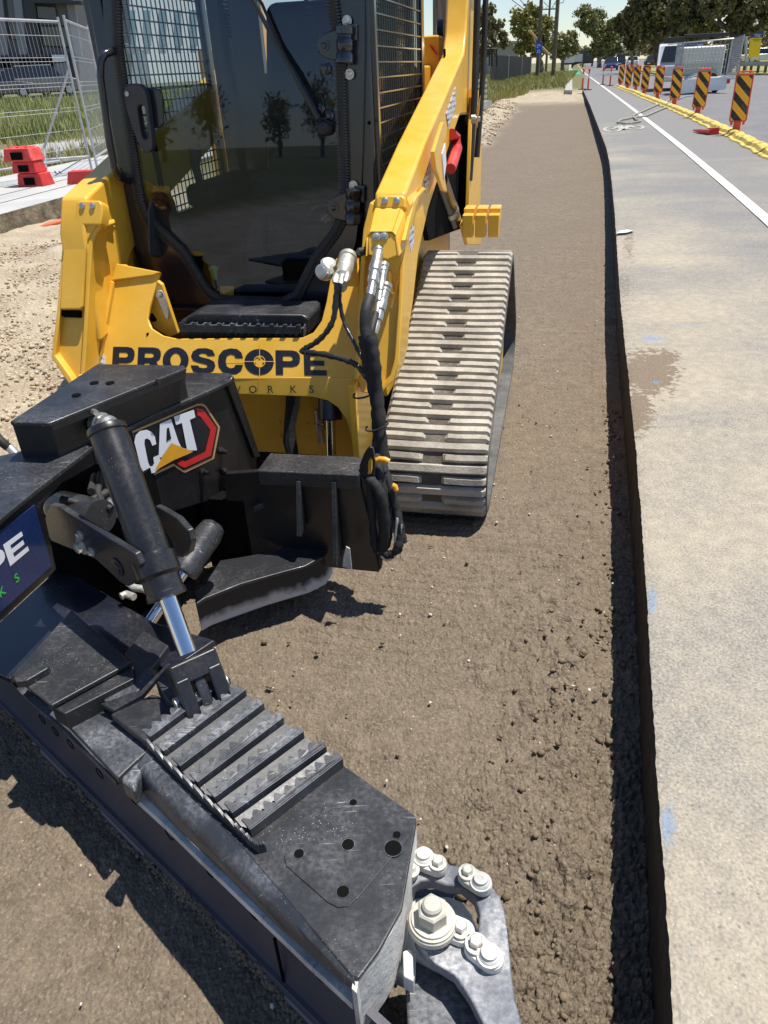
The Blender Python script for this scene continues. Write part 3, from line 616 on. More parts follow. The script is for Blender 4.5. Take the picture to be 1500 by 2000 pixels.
# --- tracks
def track_path():
    pts = []
    C1, r1 = (2.475, .185), .155; C2, r2 = (3.44, .60), .155; C3, r3 = (3.98, .185), .155
    def tang(Ca, ra, Cb, rb):
        dx, dz = Cb[0]-Ca[0], Cb[1]-Ca[1]; L_ = math.hypot(dx, dz); n = (-dz/L_, dx/L_)
        return (Ca[0]+n[0]*ra, Ca[1]+n[1]*ra), (Cb[0]+n[0]*rb, Cb[1]+n[1]*rb), math.atan2(n[1], n[0])
    segs = []
    a12, b12, t12 = tang(C1, r1, C2, r2); a23, b23, t23 = tang(C2, r2, C3, r3)
    a31, b31, t31 = tang(C3, r3, C1, r1)
    def arc(Cn, r, t0, t1):
        while t1 > t0: t1 -= 2*math.pi
        n = max(2, int((t0-t1)*r/.01)); return [(Cn[0]+r*math.cos(t0+(t1-t0)*i/n), Cn[1]+r*math.sin(t0+(t1-t0)*i/n)) for i in range(n+1)]
    def sag(p, q, s):
        return [(p[0]+(q[0]-p[0])*i/40, p[1]+(q[1]-p[1])*i/40-s*math.sin(math.pi*i/40)) for i in range(1, 40)]
    return arc(C1, r1, t31, t12)+sag(a12, b12, .012)+arc(C2, r2, t12, t23)+sag(a23, b23, 0)+arc(C3, r3, t23, t31)+sag(a31, b31, 0)
tp = np.array(track_path()); tp = tp[np.concatenate([[True], np.hypot(*np.diff(tp, axis=0).T) > 1e-5])]
cl_ = np.vstack([tp, tp[:1]]); ds = np.hypot(*np.diff(cl_, axis=0).T); S_ = np.concatenate([[0], np.cumsum(ds)])
def tpos(s):
    s = s % S_[-1]; y = np.interp(s, S_, cl_[:, 0]); z = np.interp(s, S_, cl_[:, 1])
    y2 = np.interp((s+.004) % S_[-1], S_, cl_[:, 0]); z2 = np.interp((s+.004) % S_[-1], S_, cl_[:, 1])
    d = np.array([y2-y, z2-z]); d /= np.linalg.norm(d)+1e-9; return np.array([y, z]), d, np.array([-d[1], d[0]])
M['track_base'] = paint('track_base', c(92, 87, 78), .9, .4, c(150, 140, 122), .2, bump=.8, bs=90)
def make_track(x0, x1, parent):
    mb = MB(); N = 150; outer, inner = [], []
    for i in range(N):
        p, d, n = tpos(S_[-1]*i/N)
        outer.append(p+n*.004); inner.append(p-n*.022)
    V = []
    for y, z in outer: V += [LW(x0, y, z), LW(x1, y, z)]
    for y, z in inner: V += [LW(x0, y, z), LW(x1, y, z)]
    fc = []; ms = []
    for i in range(N):
        j = (i+1) % N
        fc += [(2*i, 2*j, 2*j+1, 2*i+1), (2*N+2*i, 2*N+2*i+1, 2*N+2*j+1, 2*N+2*j), (2*i, 2*N+2*i, 2*N+2*j, 2*j), (2*i+1, 2*j+1, 2*N+2*j+1, 2*N+2*i+1)]
        ms += [2, 1, 1, 1]
    mb.v = [tuple(p) for p in V]; mb.f = fc; mb.m = ms
    npair = int(round(S_[-1]/.0385)); npair -= npair % 2; pitch = S_[-1]/npair; mb.mi = 0
    r = random.Random(5)
    def lug(s, xa, xb, hh=.024, wy=.0135, ta=1, tb=1):
        p, d, n = tpos(s); yv = EY*d[0]+EZ*d[1]; nv = EY*n[0]+EZ*n[1]
        k = 6; xs = xa+(xb-xa)*np.array([0, .03, .3, .7, .97, 1]) if xb-xa > .25 else xa+(xb-xa)*np.array([0, .07, .3, .7, .93, 1]); bot, top = [], []
        for i, x in enumerate(xs):
            o_ = LW(x, p[0], p[1])+nv*.003; wv_ = .0015*math.sin(x*40+s*9)+.004*abs((x-(x0+x1)/2)/(x1-x0))
            w2 = wy*(1-.0*i); t_ = .7 if ((i == 0 and ta) or (i == k-1 and tb)) else 1
            hh_ = hh*(.35 if ((i == 0 and ta) or (i == k-1 and tb)) else 1)
            bot.append((o_-yv*w2+yv*wv_, o_+yv*w2+yv*wv_)); top.append((o_-yv*w2*.70*t_+nv*hh_+yv*wv_, o_+yv*w2*.70*t_+nv*hh_+yv*wv_))
        V = [];
        for i in range(k): V += [bot[i][0], bot[i][1], top[i][1], top[i][0]]
        fc = [(0, 3, 2, 1), ((k-1)*4, (k-1)*4+1, (k-1)*4+2, (k-1)*4+3)]
        for i in range(k-1):
            a = i*4; b_ = a+4
            for q in range(4): fc.append((a+q, a+(q+1) % 4, b_+(q+1) % 4, b_+q))
        mb.add(V, fc)
    W_ = x1-x0
    for i in range(npair):
        s = i*pitch
        if i % 2 == 0: lug(s, x0+.004, x1-.004, .019, .0170)
        else: lug(s, x0+.004, x0+W_*.41, .018, .0146); lug(s, x0+W_*.59, x1-.004, .018, .0146)
    o = mb.build('rubber_track', [M['tread'], M['trackside'], M['track_base']], parent, smooth=25)
    return o
trR = make_track(.515, .915, LD); trL = make_track(-.915, -.515, LD)
for sgn in (1, -1):
    xo = sgn*.715
    for (y, z, r) in ((2.475, .185, .13), (3.44, .60, .12), (3.98, .185, .13), (2.80, .10, .07), (3.05, .10, .07), (3.30, .10, .07), (3.55, .10, .07)):
        mb = MB(); mb.lathe(LW(xo-.09, y, z), EX, [(0, r*.7), (.01, r), (.06, r), (.07, r*.6), (.11, r*.6), (.12, r), (.17, r), (.18, r*.7)], 28)
        wh = mb.build('track_wheel' if r > .1 else 'track_roller', M['black_dusty'], LD)
    mb = MB(); mb.prism([LW(xo+sgn*.10, y, z) for y, z in ((2.62, .10), (2.62, .26), (2.95, .34), (3.30, .50), (3.5, .5), (3.85, .26), (3.85, .10))], EX*sgn*.05)
    uf = mb.build('track_frame', M['yellow'], LD, bevel=.01)
    for y, z in ((2.75, .30), (2.98, .37), (3.2, .48)): MB().lathe(LW(xo+sgn*.15, y, z), EX*sgn, [(0, .016), (.014, .016), (.02, .010), (.03, .010)], 8).build('frame_nut', M['zinc'], uf)

# --- cab
glass_px = [(178, -260), (228, 0), (233, 100), (262, 300), (276, 392), (288, 424), (322, 456), (360, 492), (392, 545), (408, 570), (430, 585), (552, 590), (582, 577), (598, 545), (622, 498), (655, 455), (670, 425), (674, 390), (672, 300), (665, 100), (650, 0), (633, -260)]
outer_px = [(150, -280), (200, 0), (206, 100), (232, 300), (250, 395), (258, 430), (268, 470), (276, 505), (283, 550), (290, 590), (350, 640), (600, 640), (640, 600), (668, 560), (682, 520), (695, 470), (700, 430), (704, 390), (708, 300), (712, 100), (712, 0), (708, -280)]
og = [Pp(u, v, *PC) for u, v in outer_px]; ig = [Pp(u, v, *PC) for u, v in glass_px]
ce = sum(ig)/len(ig); ig2 = [p+(p-ce)/np.linalg.norm(p-ce)*.014 for p in ig]
mb = MB(); n = len(og); back = -PC[1]*.05
for A_1, B_1 in ((og, ig2),):
    V = list(A_1)+list(B_1)+[p+back for p in A_1]+[p+back for p in B_1]
    fc = []
    for i in range(n-1):
        fc += [(i, n+i, n+i+1, i+1), (2*n+i, 2*n+i+1, 3*n+i+1, 3*n+i), (n+i, 3*n+i, 3*n+i+1, n+i+1), (i, i+1, 2*n+i+1, 2*n+i)]
    mb.add(V, fc)
cabf = mb.build('cab_front_frame', M['navy'], LD, smooth=30)
def schlick(t, k=1.0, base=.045):
    vm = t.n('ShaderNodeVectorMath', operation='DOT_PRODUCT'); t.l(t.geo.outputs['Normal'], vm.inputs[0]); t.l(t.geo.outputs['Incoming'], vm.inputs[1])
    a = t.math('ABSOLUTE', vm.outputs['Value']); q = t.math('POWER', t.math('SUBTRACT', 1.0, a), 5.0); return t.math('MULTIPLY', t.math('ADD', t.math('MULTIPLY', q, .95), base), k)
t = NT('cab_glass'); t.t.nodes.remove(t.b); out = [x for x in t.t.nodes if x.type == 'OUTPUT_MATERIAL'][0]
gl = t.n('ShaderNodeBsdfGlossy'); gl.inputs['Roughness'].default_value = .015; gl.inputs['Color'].default_value = (.62, .74, 1, 1)
tr = t.n('ShaderNodeBsdfTransparent'); tr.inputs[0].default_value = (.62, .66, .66, 1); fr = t.n('ShaderNodeFresnel'); fr.inputs[0].default_value = 1.45
df = t.n('ShaderNodeBsdfDiffuse'); df.inputs[0].default_value = (.30, .28, .25, 1)
ms_ = t.n('ShaderNodeMixShader'); t.l(schlick(t, 1.0, .058), ms_.inputs[0]); t.l(tr.outputs[0], ms_.inputs[1]); t.l(gl.outputs[0], ms_.inputs[2])
m2 = t.n('ShaderNodeMixShader'); t.l(t.math('MULTIPLY', t.ramp(t.noise(4, 5), .4, .8), .035), m2.inputs[0]); t.l(ms_.outputs[0], m2.inputs[1]); t.l(df.outputs[0], m2.inputs[2]); t.l(m2.outputs[0], out.inputs[0])
M['glass'] = t.m
t = NT('side_glass'); t.t.nodes.remove(t.b); out = [x for x in t.t.nodes if x.type == 'OUTPUT_MATERIAL'][0]
gl = t.n('ShaderNodeBsdfGlossy'); gl.inputs['Roughness'].default_value = .02; tr = t.n('ShaderNodeBsdfTransparent'); tr.inputs[0].default_value = (.85, .9, .9, 1); fr = t.n('ShaderNodeFresnel'); ms_ = t.n('ShaderNodeMixShader'); t.l(schlick(t, .5), ms_.inputs[0]); t.l(tr.outputs[0], ms_.inputs[1]); t.l(gl.outputs[0], ms_.inputs[2]); t.l(ms_.outputs[0], out.inputs[0]); M['side_glass'] = t.m
dg = MB().sheet(ig).build('door_glass', M['glass'], LD)
mb = MB().tube([p+PC[1]*.004 for p in ig], .0165, 12); mb.build('door_seal', M['rubber'], LD)
ribs = MB()
def along(P, step):
    P = np.array(P); d_ = np.linalg.norm(np.diff(P, axis=0), axis=1); s_ = np.concatenate([[0], np.cumsum(d_)]); out_ = []
    for q in np.arange(0, s_[-1], step): out_.append(np.array([np.interp(q, s_, P[:, i]) for i in range(3)]))
    return out_
ga = along(ig, .009)
for i in range(0, len(ga)-1, 1):
    d = ga[i+1]-ga[i]; d /= np.linalg.norm(d)+1e-9; s_ = np.cross(d, PC[1]); ribs.obox(ga[i]+s_*0+PC[1]*.010, d*.0022, s_*.019, PC[1]*.0075)
ribs.build('seal_ribs', M['plastic'], LD, smooth=0)
# cab shell: roof, floor, rear, seat, side guards
xl, xr = -.455, .45
MB().box(xl-.02, xr+.02, 2.70, 3.72, 1.93, 2.02).build('cab_roof', M['navy'], LD, bevel=.02)
MB().box(xl, xr, 2.64, 3.66, .70, .74).build('cab_floor', M['black_dusty'], LD)
MB().box(xl, xr, 3.62, 3.66, .74, 1.32).build('cab_rear_wall', M['navy'], LD)
for xx in (xl, xr): MB().box(xx-.012, xx+.012, 2.66, 3.66, .72, 1.02).build('cab_side_wall', M['navy'], LD, bevel=.004)
def guard(xx, nm):
    mb = MB(); sgn = 1 if xx > 0 else -1
    for y in np.arange(2.75, 3.60, .038): mb.tube([LW(xx, y, 1.0), LW(xx, y, 1.93)], .0028, 5)
    for z in np.arange(1.03, 1.93, .044): mb.tube([LW(xx+sgn*.006, 2.72, z), LW(xx+sgn*.006, 3.62, z)], .0035, 5)
    o = mb.build(nm, M['navy'], LD, smooth=60)
    mb = MB()
    mb.box(xx-.012, xx+.012, 2.70, 2.73, .99, 1.94); mb.box(xx-.012, xx+.012, 3.60, 3.66, .99, 1.94)
    mb.box(xx-.012, xx+.012, 2.73, 3.60, .985, 1.012); mb.box(xx-.012, xx+.012, 2.73, 3.60, 1.90, 1.94); mb.build('guard_frame', M['navy'], o, bevel=.003)
guard(xr+.03, 'window_guard'); guard(xl-.03, 'window_guard')
for xx in (xl-.005, xr+.005): MB().sheet([LW(xx, 2.74, 1.02), LW(xx, 3.6, 1.02), LW(xx, 3.6, 1.9), LW(xx, 2.74, 1.9)]).build('side_window', M['side_glass'], LD)
# front corner posts
for xx in (xl, xr):
    A = [LW(xx-.028, 2.655, .78), LW(xx+.028, 2.655, .78), LW(xx+.028, 2.71, 1.98), LW(xx-.028, 2.71, 1.98)]
    MB().prism(A, EY*.05).build('cab_post', M['navy'], LD, bevel=.012)
mb = MB(); mb.box(-.19, .19, 3.18, 3.55, 1.02, 1.14); mb.build('seat_cushion', M['seat'], LD, bevel=.04, seg=3)
mb = MB(); mb.hull([LW(x, y, 1.10) for x, y in ((-.2, 3.42), (.2, 3.42), (.2, 3.54), (-.2, 3.54))], [LW(x, y, 1.75) for x, y in ((-.15, 3.50), (.15, 3.50), (.15, 3.6), (-.15, 3.6))]); mb.build('seat_back', M['seat'], LD, bevel=.04, seg=3)
for sx_ in (-1, 1):
    MB().box(sx_*.32-.07, sx_*.32+.07, 2.98, 3.5, 1.04, 1.13).build('armrest', M['seat'], LD, bevel=.03, seg=3)
    jk = MB().tube([LW(sx_*.32, 3.0, 1.12), LW(sx_*.32, 2.98, 1.20), LW(sx_*.31, 2.98, 1.26)], [.016, .018, .026], 12).build('joystick', M['plastic'], LD)
    mb = MB(); mb.box(sx_*.2-.05, sx_*.2+.05, 2.76, 2.90, .76, .79); mb.build('foot_pedal', M['black_dusty'], LD, bevel=.006)
fen = MB().hull([Lx(u, v, -.42) for u, v in ((290, 500), (288, 410), (296, 380), (312, 366), (330, 372), (342, 395), (350, 430), (362, 470), (385, 520))], [Lx(u, v, -.36) for u, v in ((290, 500), (288, 410), (296, 380), (312, 366), (330, 372), (342, 395), (350, 430), (362, 470), (385, 520))]); fen.build('interior_fender', M['plastic'], LD, bevel=.02, seg=4)
MB().prism([Ly(u, v, 2.80) for u, v in ((485, 430), (515, 440), (515, 540), (490, 545), (478, 500))], EY*.35).build('control_console', M['seat'], LD, bevel=.01)
MB().prism([Ly(u, v, 2.74) for u, v in ((520, 425), (600, 402), (640, 440), (610, 500), (520, 500))], EY*.12).build('equipment_bag', M['cloth'], LD, bevel=.03, seg=3)
mb = MB(); mb.tube([LW(-.20, 3.5, 1.78), LW(-.215, 3.45, 1.70), LW(-.2, 3.4, 1.6)], .006, 6)
for k_, (xx, z0) in enumerate(((-.24, 1.62), (.10, 1.72))):
    P = [LW(xx+.012*math.cos(a*1.0), 3.3+.012*math.sin(a), z0+.25-a*.0022-.0006*k_*a) for a in np.arange(0, 110, .7)]
    MB().tube(P, .003, 5).build('coiled_cord', M['rubber'], LD)
MB().box(xl, xr, 3.62, 3.66, 1.32, 1.50).build('cab_rear_wall', M['navy'], LD); MB().box(xl, xr, 3.62, 3.66, 1.86, 1.93).build('cab_rear_wall', M['navy'], LD)
for q0, q1 in ((xl, -.22), (.10, xr)): MB().box(q0, q1, 3.62, 3.66, 1.50, 1.86).build('cab_rear_wall', M['navy'], LD)
for (x_, y_) in ((-.25, 3.3), ): MB().box(x_-.012, x_+.012, 3.28, 3.32, .74, 1.93).build('inner_post', M['navy'], LD)
gv_ = MB().lathe(Ly(418, 530, 2.70), EZ, [(-.03, .008), (0, .014), (.012, .02), (.02, .008)], 9).build('glove', paint('lime_cloth', (.45, .62, .12, 1), .8, .05), LD)
pprism([(430, 559), (457, 559), (456, 578), (430, 578)], off(PC, -.004), .001).build('glass_label', M['decaly'], LD)
# door handle, grab rail, hinges, wiper, bolts
PH = off(PC, .045)
hp = [(241, 180), (243, 168), (256, 162), (272, 164), (282, 174), (288, 200), (298, 282), (296, 296), (286, 300), (276, 292), (262, 262), (246, 210)]
hi = [(268, 214), (270, 206), (280, 205), (284, 215), (289, 262), (288, 272), (280, 272), (276, 266)]
mb = MB(); ho = Q(hp, PH); hin = Q(hi, PH)
def ring(mb, O, I, vec):
    # bridge two loops by nearest angle
    ce = sum(I)/len(I); N_ = 40; nrm = newell(O); a0 = O[0]-ce; a0 /= np.linalg.norm(a0); b0 = np.cross(nrm, a0)
    def samp(L_):
        res = []
        for k in range(N_):
            th = 2*math.pi*k/N_; d = a0*math.cos(th)+b0*math.sin(th); best = None
            for i in range(len(L_)):
                p, q = L_[i]-ce, L_[(i+1) % len(L_)]-ce
                p2 = np.array([p@a0, p@b0]); q2 = np.array([q@a0, q@b0]); dd = np.array([math.cos(th), math.sin(th)])
                e = q2-p2; det = dd[0]*(-e[1])+dd[1]*e[0]
                if abs(det) < 1e-12: continue
                tt = (p2[0]*(-e[1])+p2[1]*e[0])/det; ss = (dd[0]*p2[1]-dd[1]*p2[0])/det
                if tt > 0 and -1e-6 <= ss <= 1+1e-6 and (best is None or tt > best): best = tt
            res.append(ce+d*(best or .001))
        return res
    a, b_ = samp(O), samp(I); V = a+b_+[p+vec for p in a]+[p+vec for p in b_]; f_ = []
    for i in range(N_):
        j = (i+1) % N_; f_ += [(i, j, N_+j, N_+i), (2*N_+i, 3*N_+i, 3*N_+j, 2*N_+j), (i, 2*N_+i, 2*N_+j, j), (N_+i, N_+j, 3*N_+j, 3*N_+i)]
    mb.add(V, f_)
ring(mb, ho, hin, -PC[1]*.032)
dh = mb.build('door_handle', M['plastic'], LD, bevel=.005, seg=3)
MB().lathe(Pp(248, 183, *off(PC, .046)), PC[1], [(0, .008), (.003, .008), (.004, .005)], 14).build('handle_lock', M['steel'], dh)
pprism([(284, 170), (310, 174), (316, 182), (320, 240), (312, 250), (296, 250), (290, 262)], off(PC, .012), .010).build('latch_plate', M['navy'], LD, bevel=.004)
MB().tube([Pp(u, v, *off(PC, d)) for u, v, d in ((222, 100, 0), (216, 101, .05), (204, 106, .08), (197, 120, .09), (196, 150, .09), (212, 270, .09), (222, 325, .09), (230, 342, .08), (244, 352, .05), (254, 354, .0))], .0125, 14).build('grab_rail', M['navy'], LD, smooth=60)
for hu, hv, s_ in ((655, 85, 1), (672, 402, .92)):
    h = pprism([(hu-38*s_, hv-0), (hu-34*s_, hv-12*s_), (hu-22*s_, hv-20*s_), (hu+12*s_, hv-32*s_), (hu+12*s_, hv+36*s_), (hu-20*s_, hv+28*s_), (hu-34*s_, hv+16*s_)], off(PC, .03), .012).build('door_hinge', M['navy'], LD, bevel=.004)
    MB().bolt(Pp(hu-22*s_, hv+4, *off(PC, .031)), PC[1], .010, .006).build('hinge_bolt', M['navy'], h)
    a = Pp(hu+18*s_, hv-36*s_, *off(PC, .035)); b_ = Pp(hu+18*s_, hv+40*s_, *off(PC, .035)); ax = (b_-a); l_ = np.linalg.norm(ax)
    MB().lathe(a, ax, [(0, .020), (.004, .026), (l_*.22, .026), (l_*.25, .022), (l_*.34, .022), (l_*.38, .026), (l_*.62, .026), (l_*.66, .022), (l_*.75, .027), (l_-.004, .027), (l_, .022)], 20).build('hinge_barrel', M['navy'], h, smooth=50)
    pprism([(hu+22*s_, hv-40), (hu+42*s_, hv-38), (hu+42*s_, hv-6), (hu+24*s_, hv-2)], off(PC, .016), .016).build('hinge_bracket', M['navy'], h, bevel=.003)
for u, v in ((678, 41), (683, 145), (690, 362)): MB().bolt(Pp(u, v, *off(PC, .012)), PC[1], .009, .008).build('frame_bolt', M['steel'], LD)
for u, v in ((637, 134), (625, 213), (643, 226)): MB().lathe(Pp(u, v, *off(PC, .006)), PC[1], [(0, .017), (.006, .016), (.008, .008), (.014, .007)], 16).build('glass_stud', M['navy'], LD)
wp = MB().tube([Pp(u, v, *off(PC, .035)) for u, v in ((470, -30), (497, 5), (540, 88), (574, 142), (600, 190), (622, 232))], [.006, .007, .007, .009, .011, .010], 8).build('wiper_arm', M['black'], LD, smooth=60)
MB().tube([Pp(u, v, *off(PC, .02)) for u, v in ((486, -30), (512, 8), (560, 120), (575, 142))], .005, 6).build('wiper_blade', M['rubber'], wp)
MB().lathe(Pp(636, 250, *off(PC, .012)), PC[1], [(0, .024), (.02, .024), (.032, .018), (.036, .008)], 18).build('wiper_pivot', M['rubber'], wp)
MB().tube([Pp(u, v, *off(PC, .03)) for u, v in ((614, 228), (630, 232), (650, 243))], .004, 6).build('wiper_link', M['black'], wp)
holes('post_screw', [(721, 240), (722, 243)][:1], off(PC, .02), .006, LD)

# --- entry step
st_ = MB().prism([Ly(u, v, 2.40) for u, v in ((352, 655), (354, 632), (366, 618), (382, 612), (590, 614), (602, 622), (602, 655))], EY*.18).build('entry_step', M['black_dusty'], LD, bevel=.008, seg=3)
MB().prism([LW(x, y, .742) for x, y in ((-.20, 2.56), (-.20, 2.40), (.27, 2.40), (.27, 2.56))], EZ*.012).build('step_top', M['black_dusty'], st_, bevel=.004)
mb = MB()
for i in range(9):
    xx = -.165+i*.050; mb.prism([LW(xx, 2.37, .745), LW(xx+.006, 2.37, .745), LW(xx+.036, 2.45, .765), LW(xx+.030, 2.45, .765)], EZ*-.03)
    mb.prism([LW(xx+.03, 2.37, .745), LW(xx+.036, 2.37, .745), LW(xx+.036, 2.45, .765), LW(xx+.030, 2.45, .765)], EZ*-.03)
mb.box(-.19, .26, 2.362, 2.372, .725, .752); mb.box(-.19, .26, 2.37, 2.46, .735, .741)
for i in range(10): xx = -.185+i*.048; mb.box(xx, xx+.018, 2.358, 2.364, .742, .760)
mb.build('step_tread', M['black_worn'], st_, bevel=.0015, seg=1)
MB().box(-.19, .26, 2.40, 2.41, .66, .71).build('step_kickplate', M['black_dusty'], st_)
# latch mechanism left of the step
MB().prism([Ly(u, v, 2.44) for u, v in ((306, 548), (316, 556), (348, 652), (330, 658), (300, 640), (290, 615), (296, 590))], EY*.02).build('latch_bracket', M['yellow'], LD, bevel=.004)
lv = MB().prism([Ly(u, v, 2.425) for u, v in ((304, 575), (307, 568), (314, 567), (319, 573), (330, 612), (328, 626), (322, 622))], EY*.008).build('latch_lever', M['zinc'], LD, bevel=.003)
MB().lathe(Ly(311, 577, 2.42), -EY, [(0, .011), (.004, .011), (.005, .006), (.008, .006)], 16).build('lever_pin', M['steel'], lv)
holes('bracket_hole', [(299, 620)], YP(2.437), .016, LD)
# mesh material inside the door frame bottom
# --- lettering
def text3(s, x0, size, u_axis, v_axis, org, nrm, mat, name, parent, wx=1.0, bold=.0, th=.0008, gap=None, font_sp=1.0):
    cu = bpy.data.curves.new('t', 'FONT'); cu.body = s; cu.size = 1; cu.offset = bold; cu.space_character = font_sp; cu.align_x = 'LEFT'
    ob = bpy.data.objects.new('t', cu); sc.collection.objects.link(ob); dg_ = bpy.context.evaluated_depsgraph_get(); me0 = ob.evaluated_get(dg_).to_mesh()
    V = [v.co.copy() for v in me0.vertices]; Fp = [tuple(p.vertices) for p in me0.polygons]
    ob.evaluated_get(dg_).to_mesh_clear(); bpy.data.objects.remove(ob); bpy.data.curves.remove(cu)
    mb = MB(); mb.add([org+u_axis*(v.x*size*wx+x0)+v_axis*(v.y*size)+nrm*th for v in V], Fp); return mb.build(name, mat, parent, smooth=0)
ua = EX; va = np.cross(PP[1], -EX); va = va if va[2] > 0 else -va
LET = {  # heavy block letters in a 1 x 1 cell: outer loops and holes
 'P': ([(0, 0), (0, 1), (.68, 1), (.86, .96), (.97, .84), (1, .68), (.97, .50), (.86, .38), (.68, .33), (.30, .33), (.30, 0)], [[(.30, .56), (.30, .77), (.60, .77), (.68, .73), (.70, .665), (.68, .60), (.60, .56)]]),
 'R': ([(0, 0), (0, 1), (.68, 1), (.86, .96), (.96, .85), (.98, .69), (.94, .52), (.80, .42), (1.02, 0), (.70, 0), (.50, .35), (.30, .35), (.30, 0)], [[(.30, .57), (.30, .77), (.58, .77), (.66, .73), (.68, .67), (.66, .61), (.58, .57)]]),
 'S': ([(0, .30), (.30, .30), (.36, .22), (.52, .19), (.66, .22), (.70, .29), (.64, .35), (.30, .43), (.10, .50), (.01, .68), (.08, .88), (.28, 1), (.62, 1.02), (.88, .94), (.99, .72), (.70, .70), (.62, .79), (.46, .81), (.34, .77), (.33, .70), (.42, .65), (.76, .57), (.95, .47), (1.01, .30), (.94, .10), (.74, -.01), (.40, -.03), (.12, .05)], []),
 'C': ([(1.0, .36), (.93, .13), (.75, -.01), (.48, -.03), (.20, .05), (.03, .27), (.0, .5), (.03, .73), (.20, .95), (.48, 1.03), (.75, 1.01), (.93, .87), (1.0, .64), (.70, .64), (.64, .76), (.50, .79), (.36, .72), (.31, .5), (.36, .28), (.50, .21), (.64, .24), (.70, .36)], []),
 'E': ([(0, 0), (0, 1), (.97, 1), (.97, .78), (.29, .78), (.29, .61), (.90, .61), (.90, .40), (.29, .40), (.29, .22), (1, .22), (1, 0)], []),
 'O': ([(.5+.53*math.cos(a)*1.0, .5+.53*math.sin(a)) for a in np.linspace(0, 2*math.pi, 29)[:-1]], [[(.5+.215*math.cos(a), .5+.29*math.sin(a)) for a in np.linspace(0, 2*math.pi, 21)[:-1]]]),
}
from mathutils.geometry import tessellate_polygon
def letter(mb, ch, mp):
    o_, hs = LET[ch]; loops = [[Vector((x, y, 0)) for x, y in o_]]+[[Vector((x, y, 0)) for x, y in h] for h in hs]
    tri = tessellate_polygon(loops); flat = [p for l in loops for p in l]
    mb.add([mp(p.x, p.y) for p in flat], [tuple(t_) for t_ in tri])
# word across the plate: letter corner pixels (left, right at baseline/top)
Xw = [(220, 290), (298, 365), (366, 428), (433, 492), (490, 548), (548, 598)]
word = [('P', 219, 279), ('R', 288, 345), ('O', 352, 424), ('S', 371, 421), ('C', 0, 0)]
cell = [('P', 221, 264), ('R', 270, 316), ('O', 320, 368), ('S', 373, 421), ('C', 426, 475), ('O', 479, 533), ('P', 538, 586), ('E', 593, 637)]
POFF = off(PP, .0016)
for ch, ua_, ub_ in cell:
    f_ = (ua_-221)/(637-221); vt = 677+f_*9; vb = 731+f_*6 if False else 724+f_*10
    tl, tr_, bl, br = [Pp(u, v, *POFF) for u, v in ((ua_, vt), (ub_, vt+.8), (ua_-3+5*f_, vb), (ub_-3+5*f_, vb+.8))]
    mb = MB()
    if ch == 'O' and ua_ == 479:
        LET['O'] = (LET['O'][0], [[(.5+.17*math.cos(a), .5+.21*math.sin(a)) for a in np.linspace(0, 2*math.pi, 21)[:-1]]])
    letter(mb, ch, lambda x, y: (bl*(1-x)+br*x)*(1-y)+(tl*(1-x)+tr_*x)*y)
    mb.build('letter', M['decalk'], fp, smooth=0)
cx_, cy_ = 507, 706; T = lambda x, y: Pp(cx_+x, cy_+y, *off(PP, .0028)); mb = MB()
ringp = lambda r, k: [T(r*math.cos(a), r*math.sin(a)) for a in np.linspace(0, 2*math.pi, k)[:-1]]
a_, b_ = ringp(11.5, 25), ringp(10.0, 25)
for i in range(24): mb.sheet([a_[i], a_[(i+1) % 24], b_[(i+1) % 24], b_[i]])
for x0, y0, x1, y1 in ((-2.0, -10, 2.0, -6), (-2.0, 6, 2.0, 10), (-10, -2, -6, 2), (6, -2, 10, 2)): mb.sheet([T(x0, y0), T(x1, y0), T(x1, y1), T(x0, y1)])
for x0, y0, x1, y1 in ((-.6, -36, .6, -11), (-.6, 11, .6, 36), (-64, -.6, -11, .6), (11, -.6, 30, .6)): mb.sheet([T(x0, y0), T(x1, y0), T(x1, y1), T(x0, y1)])
mb.build('crosshair_mark', M['yellow'], fp, smooth=0)
vb_ = np.cross(PB[1], -EX); vb_ = vb_ if vb_[2] > 0 else -vb_
for ch, u in (('W', 450), ('O', 486), ('R', 522), ('K', 566), ('S', 604)):
    text3(ch, 0, .036, EX, vb_, Pp(u, 767, *off(PB, .0035)), PB[1], M['decalk'], 'letter', fp, 1.05, .004)
pprism([(185, 716), (189, 700), (194, 693), (202, 692), (207, 700), (206, 718)], off(PP, .002), .001).build('plate_sticker', M['label'], fp)
# ------------------------------------------------------------------ grader attachment
GA = thing('grader_attachment', Pz(380, 1350, 0), 'black grader blade attachment with step deck and hydraulic cylinders mounted on the yellow loader', 'grader blade')
z3 = lambda x, y: (x/3., 680+y/3.)
z4 = lambda x, y: (400+x/3.571, 720+y/3.571)
z5 = lambda x, y: (x/2.885, 1100+y/2.885)
z6 = lambda x, y: (260+x/2.5, 1260+y/2.5)
z7 = lambda x, y: (680+x/3.571, 1560+y/3.571)
DN = lambda h: (0, 0, -h)
def slab(px, z, h, name, m, parent=GA, bevel=.004, **k): return MB().prism([Pz(u, v, z) for u, v in px], DN(h)).build(name, m, parent, bevel=bevel, **k)
def vplane(a, b_): # vertical plane through two points
    d = np.asarray(b_)-np.asarray(a); n = np.array([d[1], -d[0], 0]); n /= np.linalg.norm(n)
    if n@(CAM-np.asarray(a)) < 0: n = -n
    return (np.asarray(a, float), n)
